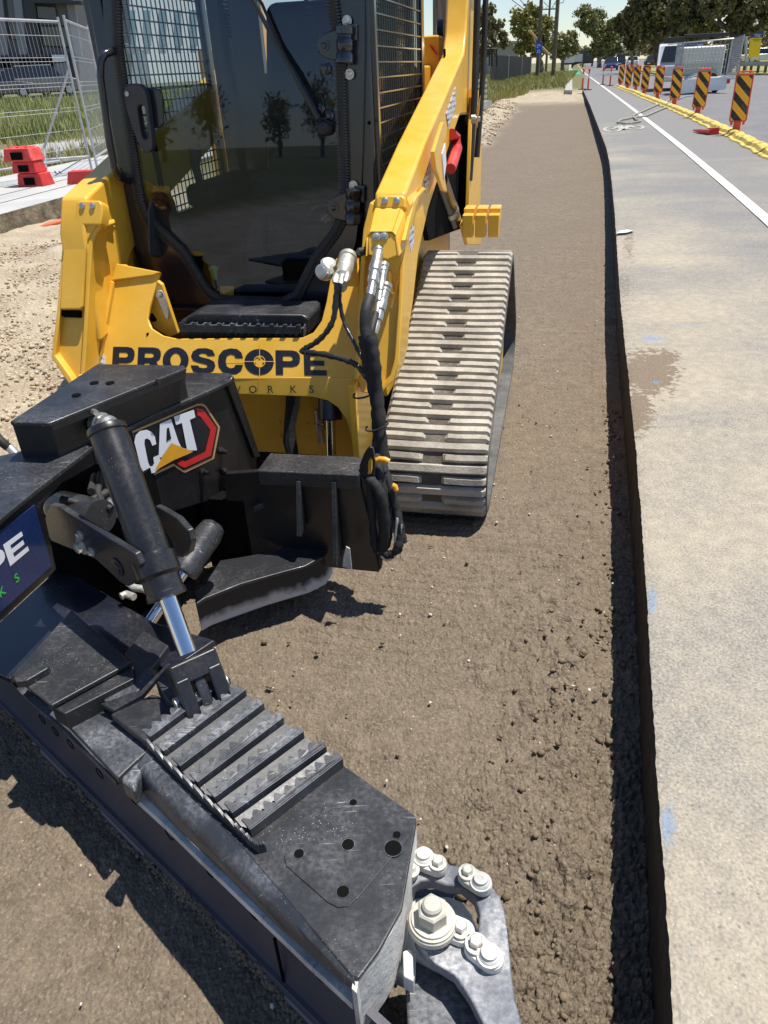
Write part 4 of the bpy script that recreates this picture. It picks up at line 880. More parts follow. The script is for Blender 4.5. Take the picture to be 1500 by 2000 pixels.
# top cover and its box
slab([(18, 823), (190, 710), (360, 713), (364, 718), (100, 824), (92, 826)], .803, .012, 'cover_lid', M['black_dusty'], bevel=.004)
slab([(22, 828), (190, 716), (358, 718), (97, 828)], .79, .10, 'cover_box', M['black'])
lipP_ = [Pz(98, 822, .803), Pz(362, 716, .803)]; pv = vplane(*lipP_)
pprism([(98, 823), (363, 717), (365, 735), (362, 741), (112, 840), (103, 840)], off(pv, .004), .006).build('lid_lip', M['black_dusty'], GA, bevel=.003)
mb = MB().bolt(Pp(307, 747, *off(pv, .006)), pv[1], .006, .005); mb.build('lid_bolt', M['black'], GA)
for u, v in ((184, 748), (215, 748), (149, 772)):
    MB().lathe(Pz(u, v, .804), EZ, [(0, .012), (.0015, .012)], 16).build('lid_hole', M['pit'], GA)
kn = MB().lathe(Pp(190, 825, *off(pv, -.01)), pv[1], [(0, .03), (.02, .03), (.022, .024), (.035, .024), (.037, .028), (.05, .028), (.056, .02)], 14).build('round_connector', M['steel'], GA)
MB().lathe(Pp(178, 803, *off(pv, .0)), pv[1], [(0, .008), (.02, .008)], 6).build('connector_latch', M['steel'], kn)
# frame top plate
slab([(-70, 1070), (0, 1013), (75, 952), (180, 872), (300, 809), (400, 766), (450, 743), (457, 735), (449, 728), (360, 727), (150, 770), (40, 880), (-70, 905), (-500, 1000), (-800, 1500), (-380, 1390)], .70, .014, 'frame_top_plate', M['black_dusty'], bevel=.004)  # leftmost corners are unseen, extended for their shadow on the ground
Af, Bf, Cf = Pz(453, 742, .69), Pz(180, 874, .69), Pz(0, 1015, .69)
VR = vplane(Af, Bf); VL = vplane(Bf, Cf)
fl_px = [(453, 742), (503, 893), (500, 930), (482, 965), (502, 1000), (521, 1050), (503, 1082), (478, 1030), (458, 990), (440, 974), (420, 975), (330, 1002), (300, 985), (236, 905), (187, 908), (180, 874)]
flank = pprism(fl_px, VR, .014).build('frame_side_plate', M['black'], GA, bevel=.004)
pprism([(180, 875), (187, 908), (120, 945), (84, 985), (112, 1112), (0, 1216), (-70, 1280), (-70, 1070), (0, 1015)], VL, .014).build('frame_side_plate', M['black'], GA, bevel=.004)
pprism([(443, 748), (456, 735), (510, 892), (498, 895)], off(VR, .012), .02).build('corner_gusset', M['black'], GA, bevel=.004)
# near-black sheet painted as the shade of the hollow behind, hoses in it
pprism([(84, 985), (187, 905), (330, 1000), (500, 960), (520, 1050), (440, 1180), (250, 1250), (100, 1110)], off(VR, -.16), .01).build('hollow_shade', M['pit'], GA)
# blue lettered panel
VLs = off(VL, .004)
bs_ = pprism([(-70, 1092), (68, 985), (102, 1105), (0, 1197), (-70, 1262)], VLs, .004).build('blue_panel', M['bluesign'], GA, bevel=.001, seg=1)
def quadmap(TL, TR, BR, BL, pl):
    tl, tr_, br, bl = [Pp(u, v, *pl) for u, v in (TL, TR, BR, BL)]
    return lambda x, y: (bl*(1-x)+br*x)*(1-y)+(tl*(1-x)+tr_*x)*y
mb = MB(); letter(mb, 'E', quadmap((6, 1064), (43, 1037), (57, 1075), (20, 1106), off(VL, .0052))); mb.build('letter', M['decalw'], bs_, smooth=0)
mb = MB(); letter(mb, 'P', quadmap((-34, 1095), (4, 1068), (18, 1106), (-20, 1137), off(VL, .0052))); mb.build('letter', M['decalw'], bs_, smooth=0)
uL = Pp(60, 1130, *VL)-Pp(0, 1180, *VL); uL[2] = 0; uL /= np.linalg.norm(uL)
for ch, u, v in (('K', 0, 1168), ('S', 31, 1139)): text3(ch, 0, .030, uL, EZ, Pp(u, v, *off(VL, .0052)), VL[1], M['green'], 'letter', bs_, 1.0, .012)
# badge on the flank
D = lambda k: off(VR, .0012*k)
badge = MB(); out_px = [(258, 842), (385, 789), (394, 788), (402, 792), (430, 834), (418, 896), (362, 923), (357, 922), (350, 917), (340, 910), (293, 932), (284, 930), (270, 890)]
in_px = [(260, 846), (384, 793), (393, 792), (400, 795), (426, 835), (415, 893), (361, 918), (356, 917), (348, 911), (339, 905), (294, 927), (287, 925), (272, 888)]
bd = MB().sheet(Q(out_px, D(1))).build('badge', M['decalg'], GA, smooth=0)
MB().sheet(Q(in_px, D(2))).build('badge_field', M['decalk'], bd, smooth=0)
MB().sheet(Q([(383, 797), (397, 800), (423, 836), (412, 890), (361, 914), (352, 910), (345, 904), (355, 898), (362, 901), (401, 882), (411, 840), (392, 814), (386, 811)], D(3))).build('badge_band', M['decalr'], bd, smooth=0)
def dpoly(px, k, m): MB().sheet(Q([z3(*p) for p in px], D(k))).build('badge_letter', m, bd, smooth=0)
dpoly([(787, 550), (795, 510), (820, 485), (860, 478), (890, 492), (908, 520), (916, 562), (893, 572), (880, 540), (862, 528), (848, 535), (846, 560), (868, 670), (878, 692), (893, 692), (903, 675), (898, 640), (930, 625), (943, 660), (935, 705), (905, 730), (868, 736), (838, 722), (822, 690), (800, 600)], 4, M['decalw'])
hx = MB()
for a_ in range(9):
    for b2 in range(5):
        ux, vy = 1146+b2*17+(a_ % 2)*8, 430+a_*19-b2*3
        if 1140 < ux < 1222 and not (b2 > 3 and a_ in (0, 8)):
            o1 = [Pp(*z3(ux+8*math.cos(q*math.pi/3), vy+9*math.sin(q*math.pi/3)), *D(3)) for q in range(6)]; o2 = [Pp(*z3(ux+6*math.cos(q*math.pi/3), vy+7*math.sin(q*math.pi/3)), *D(3)) for q in range(6)]
            for q in range(6): hx.sheet([o1[q], o1[(q+1) % 6], o2[(q+1) % 6], o2[q]])
hx.build('hexagon_pattern', M['plastic'], bd, smooth=0)
loops = [[Vector((x, y, 0)) for x, y in [(937, 443), (1000, 413), (1003, 425), (1070, 590), (1045, 600), (1000, 560), (915, 712), (903, 718), (945, 640)]], [Vector((x, y, 0)) for x, y in [(975, 470), (990, 540), (980, 560), (975, 540)]]]
dpoly([(937, 443), (1002, 415), (1045, 545), (1003, 558), (948, 640), (930, 640)], 4, M['decalw'])
dpoly([(1018, 402), (1136, 360), (1145, 405), (1112, 420), (1155, 598), (1115, 600), (1060, 580), (1070, 590), (1095, 590), (1066, 438), (1032, 450)], 4.4, M['decalw'])
dpoly([(978, 470), (990, 465), (1004, 530), (975, 548)], 5, M['decalk'])
dpoly([(1045, 545), (1062, 580), (1110, 602), (1003, 558), (1003, 552)], 4.2, M['decalw'])
dpoly([(1004, 556), (1132, 608), (1020, 655), (905, 720), (948, 642)], 6, M['decaly'])
for x, y in ((1290, 600), (1182, 722), (1308, 722)):
    u, v = z3(x, y); MB().lathe(Pp(u, v, *VR), VR[1], [(0, .012), (.008, .012), (.012, .007), (.03, .007)], 12).build('plate_stud', M['black'], flank)
# hydraulic cylinders
CT, CB = Pz(207, 834, .85), Pz(376, 1302, .42); ax = (CB-CT)/np.linalg.norm(CB-CT); Lc = np.linalg.norm(CB-CT)
r0 = .0405
lc = MB().lathe(CT, ax, [(0, r0*1.02), (.003, r0*1.06), (.014, r0*1.06), (.017, r0*.99), (.030, r0*.99), (.033, r0*1.0), (Lc*.40, r0*.97), (Lc*.402, r0*1.0), (Lc*.535, r0), (Lc*.54, r0*1.04), (Lc*.545, r0*1.18), (Lc*.62, r0*1.18), (Lc*.63, r0*1.04), (Lc*.635, r0*1.0), (Lc*.69, r0*1.0), (Lc*.695, r0*1.05), (Lc*.715, r0*1.05), (Lc*.72, r0*.5)], 40).build('lift_cylinder', M['black'], GA, smooth=30)
MB().lathe(CT+ax*Lc*.71, ax, [(0, r0*.48), (Lc*.29-.03, r0*.48)], 32).build('cylinder_rod', M['chrome'], lc)
# clevis under the rod
pc = CB+ax*.02; side_ = np.cross(ax, EZ); side_ = Pz(420, 1310, .40)-Pz(345, 1345, .40); side_ /= np.linalg.norm(side_); fw = np.cross(side_, ax); fw /= np.linalg.norm(fw)
cv = MB(); cv.obox(CB+ax*.004, side_*.052, fw*.034, ax*.024)
for s_ in (-1, 1): cv.obox(CB+side_*s_*.036+ax*.055, side_*.016, fw*.036, ax*.042)
cv = cv.build('rod_clevis', M['black'], GA, bevel=.006, seg=3)
MB().lathe(CB+ax*.058-side_*.060, side_, [(0, .015), (.011, .015), (.012, .010), (.105, .010), (.107, .015), (.118, .015)], 18).build('clevis_pin', M['zinc'], cv)
MB().obox(CB+ax*.065, side_*.013, fw*.026, ax*.045).build('pivot_lug', M['black_dusty'], GA, bevel=.006)
# trunnion brackets
tr_ = CT+ax*Lc*.58; zt = float(tr_[2])
VB = vplane(Pz(100, 1000, zt), Pz(262, 1105, zt)); 
nb_ = pprism([(98, 986), (113, 990), (247, 1072), (263, 1082), (274, 1104), (272, 1122), (264, 1139), (250, 1146), (236, 1139), (187, 1093), (100, 1057), (83, 1023)], off(VB, .012), .016).build('trunnion_bracket', M['black_dusty'], GA, bevel=.004)
MB().lathe(Pp(231, 1107, *off(VB, .012)), VB[1], [(0, .022), (.003, .022), (.004, .014), (.007, .013)], 20).build('trunnion_pin', M['black'], nb_)
mb = MB().bolt(Pp(160, 1066, *off(VB, .012)), VB[1], .013, .014).build('hex_bolt', M['zinc'], nb_)
MB().bolt(Pp(180, 1077, *off(VB, .012)), VB[1], .007, .008).build('hex_bolt', M['zinc'], nb_); MB().bolt(Pp(158, 1045, *off(VB, .012)), VB[1], .007, .008).build('hex_bolt', M['zinc'], nb_)
VB2 = vplane(Pz(310, 995, zt), Pz(370, 1060, zt))
pprism([(302, 988), (312, 992), (345, 1012), (366, 1036), (372, 1058), (368, 1080), (354, 1090), (342, 1086), (336, 1060), (318, 1030)], VB2, .016).build('trunnion_bracket', M['black_dusty'], GA, bevel=.004)
# slew cylinder
S0, S1 = Pz(422, 1022, .40), Pz(357, 1118, .31); sa = (S1-S0)/np.linalg.norm(S1-S0); SL_ = np.linalg.norm(S1-S0)
sc2 = MB().lathe(S0, sa, [(0, .02), (.01, .034), (.04, .040), (SL_*.75, .038), (SL_*.8, .043), (SL_-.004, .043), (SL_, .035)], 28).build('slew_cylinder', M['black_dusty'], GA, smooth=40)
MB().lathe(S1, sa, [(0, .018), (.30, .018)], 24).build('cylinder_rod', M['chrome'], sc2)
MB().lathe(Pz(150, 1000, .55), Pz(60, 985, .52)-Pz(200, 1015, .56), [(-.10, .045), (.06, .048), (.10, .03)], 24).build('frame_tube', M['black_dusty'], GA)
for pts in ([(178, 960), (185, 930), (200, 935), (205, 965), (215, 985)], [(198, 925), (190, 960), (200, 985), (218, 995)], [(120, 975), (160, 985), (215, 960)]):
    MB().tube([Pz(u, v, .60-.01*i) for i, (u, v) in enumerate(pts)], .010, 10).build('hydraulic_hose', M['rubber'], GA, smooth=60)
MB().lathe(Pz(208, 978, .57), Pz(220, 992, .55)-Pz(208, 978, .57), [(0, .013), (.03, .013), (.032, .009), (.05, .009)], 12).build('hose_fitting', M['steel'], GA)
MB().tube([Pz(u, v, z) for u, v, z in ((-8, 850, .62), (8, 868, .60), (20, 876, .58), (34, 890, .56))], .013, 10).build('hydraulic_hose', M['rubber'], GA, smooth=60)
MB().lathe(Pz(18, 874, .585), Pz(34, 890, .565)-Pz(18, 874, .585), [(0, .013), (.035, .012)], 12).build('hose_fitting', M['galv'], GA)
for pts in ([(252, 1140), (262, 1148), (280, 1150), (296, 1158)], [(236, 1165), (246, 1160), (262, 1166)]):
    MB().tube([Pz(u, v, .34) for u, v in pts], .010, 8).build('hose_elbow', M['zinc'], GA, smooth=60)
# mount frame on the coupler
yM = 1.83
slabL = MB().prism([Ly(501, 919, yM), Ly(700, 928, yM), Ly(700, 928, yM)+EY*.12, Ly(501, 919, yM)+EY*.12], DN(.05)).build('mount_beam', M['black_dusty'], GA, bevel=.005)
MB().prism([Ly(u, v, yM+.01) for u, v in ((440, 925), (501, 921), (699, 930), (722, 1020), (740, 1118), (660, 1110), (585, 1100), (440, 1080))], EY*.02).build('mount_plate', M['black'], GA, bevel=.003)
def rib(u, v, u2, v2, h0, h1, nm='mount_rib'):
    a = Ly(u, v, yM); b_ = Ly(u2, v2, yM-h1); mb = MB(); b_ = np.array([a[0], a[1], b_[2]])
    mb.prism([a-EX*.008, a-EX*.008-EY*h0, b_-EX*.008-EY*h1, b_-EX*.008], EX*.016); return mb.build(nm, M['black_dusty'], GA, bevel=.003)
rib(583, 938, 600, 1050, .005, .055); rib(652, 940, 690, 1110, .005, .07)
er = MB(); O_ = [Ly(u, v, yM+.04) for u, v in ((703, 935), (704, 905), (712, 884), (722, 868), (731, 872), (734, 900), (732, 940), (728, 980), (712, 985))]; I_ = [Ly(u, v, yM+.04) for u, v in ((719, 925), (720, 903), (725, 890), (729, 893), (729, 912), (724, 930))]
ring(er, O_, I_, -EY*.012); er.build('hose_guard_plate', M['black'], GA, bevel=.002)
MB().prism([Ly(u, v, yM+.02) for u, v in ((703, 930), (716, 940), (748, 1085), (745, 1110), (738, 1120), (728, 1100))], EY*.02).build('mount_end_plate', M['black'], GA, bevel=.003)
pprism([(671, 1088), (676, 1068), (683, 1072), (687, 1112), (669, 1107)], YP(yM-.071), .004).build('worn_tab', M['whitesteel'], GA)
slab([z4(330, 935), z4(375, 880), z4(540, 862), z4(572, 872), z4(570, 905), z4(430, 925), z4(340, 965)], .36, .02, 'guide_lug', M['black_dusty'])
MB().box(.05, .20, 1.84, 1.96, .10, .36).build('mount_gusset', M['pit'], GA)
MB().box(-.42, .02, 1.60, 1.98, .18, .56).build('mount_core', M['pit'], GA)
# lower push arm with scraped edge
arm_top = [z4(*p) for p in ((105, 1335), (320, 1300), (560, 1250), (700, 1215), (735, 1165), (755, 1150), (845, 1150), (890, 1190), (872, 1240), (835, 1300), (700, 1375), (550, 1415), (250, 1500), (0, 1600), (-60, 1640), (-80, 1560), (0, 1500))]
pa = MB().prism([Pz(u, v, .20) for u, v in arm_top], DN(.012)).build('push_arm_top', M['black_dusty'], GA, bevel=.004)
mb = MB(); eg = [(-70, 1620), (0, 1580), (250, 1485), (550, 1400), (700, 1358), (822, 1300), (868, 1235), (884, 1196)]; P0 = [Pz(*z4(x, y), .188) for x, y in eg]
ce_ = sum(P0)/len(P0)
P1_ = [p-EZ*.115 for p in P0]
mb = MB(); mb.prism(P0+[P0[-1]+EY*.012, P0[4]+EY*.02, P0[0]+EY*.02], DN(.115)); pw = mb.build('push_arm_web', M['black_dusty'], GA, bevel=.002)
t = NT('scraped_edge'); zc = t.sep(t.geo.outputs['Position'])[2]; nn_ = t.noise(28, 5)
m_ = t.ramp(t.math('SUBTRACT', zc, t.math('MULTIPLY', nn_, .06)), .092, .060); t.col(t.mix(m_, (.018, .018, .02, 1), c(196, 194, 188))); t.rough(.6); t.bump(t.noise(60, 5), .3, .004); M['scraped'] = t.m
pw.data.materials[0] = M['scraped']
# --- blade: mouldboard face standing on the ground
g0, g1 = Pz(0, 1385, .0), Pz(600, 1990, .0); bx_v = (g1-g0)/np.linalg.norm(g1-g0); by_v = np.array([-bx_v[1], bx_v[0], 0]); g0 = g0-bx_v*.35; g1 = g0+bx_v*2.1
Lb = np.linalg.norm(g1-g0)
mb = MB(); prof = [(0, .012), (.004, .04), (.012, .09), (.018, .15), (.012, .20), (.0, .245)]
def extr(prof, x0, x1, o=0.):
    A = [g0+bx_v*x0+by_v*(d+o)+EZ*z for d, z in prof]; B = [g0+bx_v*x1+by_v*(d+o)+EZ*z for d, z in prof]; return A, B
A, B = extr(prof+[(d+.014, z) for d, z in prof[::-1]], 0, Lb-.02); mb.hull(A, B); bl = mb.build('mouldboard', M['blade'], GA, smooth=50)
A, B = extr([(-.010, 0), (-.010, .022), (-.002, .030), (.008, .03), (.008, 0)], 0, Lb-.02); MB().hull(A, B).build('cutting_edge', M['blade'], GA, bevel=.002)
A, B = extr([(-.008, .034), (-.004, .048), (.006, .048), (.006, .034)], 0, Lb-.02); MB().hull(A, B).build('cutting_edge_strip', M['blade'], GA, bevel=.001)
xs_ = float((Pz(550, 1870, .12)-g0)@bx_v); MB().obox(g0+bx_v*xs_+EZ*.10+by_v*.004, bx_v*.0022, by_v*.0022, EZ*.09).build('blade_seam', M['pit'], bl)
VM = (g0+by_v*.012, -by_v)
for u, v in (z5(325, 940), (87, 1402), (142, 1450), (199, 1507), (265, 1557), (336, 1626), (414, 1698), (500, 1780), (630, 1902), (680, 1946)):
    pt = Pp(u, v, *VM); mb = MB(); P = [pt-by_v*.006+bx_v*.013*math.cos(a)+EZ*.013*math.sin(a) for a in np.linspace(0, 6.283, 19)]; mb.tube(P, .0012, 5, caps=False); mb.build('plug_ring', M['pit'], bl)
# soil stuck along the bottom of the blade
sp = []
r_ = np.random.default_rng(11)
for i in range(1700):
    x = r_.uniform(.05, Lb-.1); hmax = .012+.07*max(0, vnoise(np.array([x]), np.array([0.]), .16, 9)[0]+.15)+.03*max(0, vnoise(np.array([x]), np.array([3.]), .04, 2)[0])
    z = r_.uniform(.0, hmax); sp.append(g0+bx_v*x-by_v*(.004+r_.uniform(0, .012)*(1-z/.1))+EZ*z)
so_ = lumps('stuck_soil', np.array(sp), r_.uniform(.0025, .006, len(sp)), M['clod'], seed=8); tag(so_, kind='stuff', label='brown soil stuck along the foot of the blade', cat='soil')
# rim bar
def bar(pts, z, wdt, h, name, m, bevel=.002):
    P = [Pz(u, v, z) for u, v in pts]; mb = MB(); L_, R2 = [], []
    for i, p in enumerate(P):
        d = P[min(i+1, len(P)-1)]-P[max(i-1, 0)]; d[2] = 0; d /= np.linalg.norm(d); n_ = np.array([-d[1], d[0], 0]); L_.append(p+n_*wdt/2); R2.append(p-n_*wdt/2)
    for i in range(len(P)-1): mb.prism([L_[i], R2[i], R2[i+1], L_[i+1]], DN(h))
    return mb.build(name, m, GA, bevel=bevel)
bar([(262, 1542), (330, 1603), (420, 1690), (520, 1785), (620, 1880), (697, 1950)], .266, .022, .018, 'rim_bar', M['whitesteel'])
bar([(8, 1310), (60, 1362), (127, 1420), (180, 1470), (232, 1520)], .262, .018, .016, 'rim_bar', M['black_worn'])
# back plates of the blade box
slab([(139, 1190), (243, 1282), (258, 1292), (100, 1378), (24, 1318)], .36, .012, 'deck_plate', M['black_dusty'])
slab([(98, 1377), (256, 1293), (262, 1325), (127, 1394)], .345, .05, 'deck_skirt', M['black_dusty'], bevel=.003)
slab([(243, 1276), (258, 1290), (262, 1330), (300, 1300), (330, 1260), (280, 1230)], .33, .03, 'deck_bracket', M['black_dusty'])
slab([(-60, 1270), (0, 1213), (115, 1108), (160, 1130), (300, 1215), (420, 1250), (330, 1310), (245, 1285), (139, 1190), (24, 1318), (-60, 1250)][:8]+[(139, 1195), (20, 1325), (-60, 1290)], .31, .02, 'blade_hood', M['navy'])
slab([z5(260, 780), z5(360, 855), z5(490, 790), z5(600, 800), z5(840, 1050), z5(770, 1110), z5(665, 1210), z5(480, 1010)], .300, .02, 'corner_plate', M['black_worn'])
mb = MB()
a0 = [Pz(*z5(x, y), .30) for x, y in ((300, 830), (420, 930), (550, 1070), (680, 1190))]; a1 = [Pz(*z5(x, y), .262) for x, y in ((280, 850), (390, 945), (520, 1085), (655, 1210))]
for i in range(3): mb.prism([a0[i], a0[i+1], a1[i+1], a1[i]], DN(.01))
mb.build('corner_lip', M['whitesteel'], GA)
slab([z5(620, 850), z5(860, 735), z5(960, 770), z5(1055, 850), z5(1000, 910), z5(850, 1030)], .325, .02, 'deck_plate', M['black_dusty'])
slab([z5(575, 765), z5(850, 595), z5(880, 640), z5(640, 825)], .33, .015, 'flat_bar', M['black_worn'])
mb = MB().prism([Pz(*z5(x, y), z) for x, y, z in ((560, 790, .33), (640, 830, .33), (800, 740, .34), (960, 565, .42), (945, 560, .42), (780, 715, .345))], DN(.012)).build('stiffener', M['black_dusty'], GA, bevel=.003)
slab([z5(870, 650), z5(950, 575), z5(1000, 590), z5(985, 700), z5(1040, 800), z5(1050, 850), z5(940, 770)], .355, .05, 'pivot_base', M['black_dusty'])
slab([z5(75, 645), z5(180, 590), z5(280, 572), z5(270, 590), z5(150, 660), z5(90, 668)], .378, .02, 'grab_lug', M['black_dusty'], bevel=.003)
# step deck and rolled front
ZD = .36
deck_px = [(452, 1336), (676, 1498), (808, 1590), (813, 1598), (813, 1610), (785, 1776), (742, 1855), (700, 1912), (686, 1905), (484, 1668), (292, 1476), (284, 1464)]
dk_ = slab(deck_px, ZD, .008, 'step_deck', M['black_dusty'], bevel=.003)
l1 = [(286, 1470), (380, 1565), (484, 1664), (590, 1790), (692, 1908)]; l2 = [(276, 1484), (370, 1583), (474, 1686), (578, 1806), (694, 1926)]; l3 = [(264, 1500), (352, 1602), (450, 1702), (560, 1822), (697, 1938)]; l4 = [(260, 1530), (340, 1612), (436, 1704), (545, 1812), (697, 1942)]
Ls = [[Pz(u, v, z) for u, v in l] for l, z in ((l1, ZD-.001), (l2, .352), (l3, .330), (l4, .275))]
mb = MB()
for j in range(3):
    for i in range(4): mb.add([Ls[j][i], Ls[j+1][i], Ls[j+1][i+1], Ls[j][i+1]], [(0, 1, 2, 3)])
V = np.array(mb.v); mb2 = MB(); k = 4
flat = [p for row in Ls for p in row]; mb2.add(flat, [(j*5+i, (j+1)*5+i, (j+1)*5+i+1, j*5+i+1) for j in range(3) for i in range(4)])
mb2.build('rolled_nose', M['black_worn'], GA, smooth=80)
slab([(260, 1492), (292, 1466), (300, 1480), (270, 1520), (262, 1545), (232, 1520)], .335, .05, 'corner_fillet', M['black_worn'], bevel=.01, seg=3)
# white dusted end plate
mb = MB(); e_ = [(813, 1608), (800, 1690), (786, 1775), (765, 1820), (742, 1858), (700, 1915), (697, 1940)]; Pe = [Pz(u, v, ZD-.008) for u, v in e_]
mb = MB()
for i in range(len(Pe)-1): mb.prism([Pe[i], Pe[i+1], Pe[i+1]-bx_v*.010, Pe[i]-bx_v*.010], DN(.15 if i < 5 else .12))
mb.build('end_plate', M['whitesteel'], GA)
slab([(786, 1780), (812, 1750), (812, 1900), (806, 1920), (795, 1905), (760, 1888), (745, 1870)], .22, .05, 'end_flange', M['whitesteel'])
slab([z7(380, 1060), z7(430, 1045), z7(450, 1060), z7(458, 1275), z7(385, 1240)], .26, .04, 'stop_block', M['whitesteel'])
# serrated step bars
Lft = [(294, 1453), (320, 1481), (352, 1510), (386, 1541), (419, 1571), (453, 1601), (488, 1634)]; Rgt = [(449, 1337), (480, 1360), (515, 1386), (553, 1414), (592, 1441), (636, 1470), (668, 1494)]
for i, (a_, b_) in enumerate(zip(Lft, Rgt)):
    a = Pz(*a_, ZD); b2 = Pz(*b_, ZD); d = b2-a; L0 = np.linalg.norm(d); d /= L0; n_ = np.array([-d[1], d[0], 0]); mb = MB(); N_ = 9
    top, bot = [], []
    for k in range(N_*4+1):
        s_ = L0*k/(N_*4); q = k % 4; h = .024; top.append(a+d*s_+EZ*h)
    poly = [a]+top+[b2]; mb.prism([p-n_*.006 for p in poly[::1]], n_*.012)
    cr = [a+EZ*.024, b2+EZ*.024]; rim_ = []
    for k in range(N_*6+1):
        s_ = L0*k/(N_*6); wv_ = (.021, .022, .017, .009, .008, .015)[k % 6]; rim_.append(a+d*s_+n_*(wv_+.001*math.sin(k*5+i))+EZ*(.027+.002*math.sin(k*3.1)))
    mb.prism([a-n_*.003+EZ*.024]+rim_+[b2-n_*.003+EZ*.024], DN(.004))
    mb.build('step_bar', M['black_worn'], dk_, bevel=.002, seg=2)
    if i < 6:
        mb = MB(); a3 = Pz(*Lft[i+1], ZD+.002); b3 = Pz(*Rgt[i+1], ZD+.002); a2_ = a+EZ*.002; b2_ = b2+EZ*.002
        w0 = .18; w1 = .8
        mb.prism([a2_+(a3-a2_)*w0+EZ*.010, b2_+(b3-b2_)*w0+EZ*.010, b2_+(b3-b2_)*w1, a2_+(a3-a2_)*w1], DN(.003)); mb.build('step_tread', M['black_dusty'], dk_, bevel=.001, seg=1)
        for kk in (.22, .5, .80):
            q = a+(a3-a)*.92+d*L0*kk+EZ*.004; MB().obox(q, d*.016, n_*.003, EZ*.002).build('weld_bead', M['zinc'], dk_, bevel=.0015)
mb = MB(); P = [Pz(u, v, ZD) for u, v in ((288, 1462), (340, 1515), (400, 1572), (460, 1628), (492, 1658), (505, 1668), (522, 1664))]; top = []
for i in range(len(P)-1):
    d = P[i+1]-P[i]; n_ = np.array([-d[1], d[0], 0]); n_ /= np.linalg.norm(n_)
    for k in range(3):
        q0 = P[i]+d*k/3; q1 = P[i]+d*(k+1)/3; mb.prism([q0, q0+EZ*.026, q0+(q1-q0)*.6+EZ*.022, q1+EZ*.014, q1], n_*.006)
mb.build('step_side_strip', M['black_worn'], dk_, bevel=.001, seg=1)
# mounting pad and holes on the end of the deck
pad = [z6(*p) for p in ((1060, 715), (1100, 708), (1150, 722), (1340, 850), (1365, 890), (1350, 935), (1100, 1230), (1050, 1275), (1000, 1280), (950, 1255), (750, 1080), (735, 1030), (750, 990))]
slab(pad, ZD+.0022, .003, 'deck_pad', M['black_dusty'], parent=dk_, bevel=.001, seg=1)
rust = paint('rust', c(120, 62, 36), .9, .2)
for (u, v, r1) in ((690, 1568, .0068), (680, 1650, .0105), (775, 1631, .0068), (768, 1657, .0145), (584, 1668, .0085), (670, 1742, .010)):
    p = Pz(u, v, ZD+.0025); rr = MB().lathe(p, EZ, [(0, r1*1.12), (.0008, r1*1.12)], 24).build('hole_rim', M['black_worn'], dk_); MB().lathe(p+EZ*.001, EZ, [(0, r1), (.0006, r1)], 24).build('bolt_hole', M['pit'], dk_)
# ring linkage at the blade tip
cpl = [z7(*p) for p in ((400, 560), (470, 495), (560, 460), (690, 450), (800, 468), (900, 510), (1000, 600), (1060, 680), (1092, 780), (1110, 900), (1125, 1050), (1140, 1230), (1170, 1400), (1215, 1571), (1300, 1800), (1050, 1800), (940, 1571), (850, 1390), (740, 1230), (610, 1150), (500, 1040), (455, 960), (470, 900), (560, 950), (700, 1000), (850, 965), (905, 935), (915, 800), (880, 690), (790, 612), (680, 600), (590, 568), (510, 572), (400, 645))]
dusted = paint('dusted_blue_steel', (.13, .14, .165, 1), .5, .60, c(205, 203, 198), .12, scr=.8, bump=.3, specks=.9)
cp_ = slab(cpl, .27, .028, 'linkage_plate', dusted, bevel=.005)
cp2 = [z7(*p) for p in ((400, 720), (480, 690), (560, 680), (700, 680), (800, 720), (860, 800), (900, 900), (980, 1000), (1000, 1400), (900, 1500), (860, 1350), (720, 1240), (560, 1160), (440, 1100), (430, 1000), (440, 900), (560, 860), (760, 850), (700, 780), (640, 740), (520, 745), (430, 780))]
slab(cp2, .21, .025, 'linkage_plate', M['whitesteel'], bevel=.004)
MB().lathe(Pz(*z7(585, 1000), .0), EZ, [(0, .03), (.16, .04), (.20, .05)], 24).build('linkage_post', M['black_worn'], GA, smooth=40)
slab([z7(400, 1100), z7(500, 1060), z7(730, 1240), z7(940, 1571), (1000, 2080), (800, 2100), (790, 1900)], .20, .17, 'end_skirt', M['black_worn'], bevel=.006)
def pill(a, b2, z, r, h, m, parent):
    A_0, B_0 = Pz(*a, z), Pz(*b2, z); d = B_0-A_0; d /= np.linalg.norm(d); n_ = np.array([-d[1], d[0], 0]); P = []
    for k in range(11): q = math.pi*k/10; P.append(A_0+r*(n_*math.cos(q)-d*math.sin(q)))
    for k in range(11): q = math.pi*k/10; P.append(B_0+r*(-n_*math.cos(q)+d*math.sin(q)))
    return MB().prism(P, DN(h)).build('link_pad', m, parent, bevel=.003)
def bolt_hd(u, v, z, r, m=M['zinc'], round_=False, h=None):
    p = Pz(u, v, z); mb = MB(); mb.lathe(p-EZ*.003, EZ, [(0, r*1.55), (.004, r*1.55)], 20)
    if round_: mb.lathe(p, EZ, [(0, r*1.35), (.004, r*1.25), (.007, r), (.012, r), (.013, r*.3), (.011, .001)], 20)
    else: mb.lathe(p, EZ, [(0, r), ((h or r*.85), r), ((h or r*.85)+.002, r*.8)], 6)
    return mb.build('hex_bolt' if not round_ else 'round_bolt', m, cp_)
for a, b2, zz_, rr_ in ((z7(525, 415), z7(622, 452), .290, .0175), (z7(835, 522), z7(935, 585), .290, .0175), (z7(640, 850), z7(795, 915), .285, .021), (z7(892, 1022), z7(1000, 1105), .285, .0195), (z7(400, 520), z7(436, 492), .288, .014)):
    pill(a, b2, zz_, rr_, .016, M['whitesteel'], cp_)
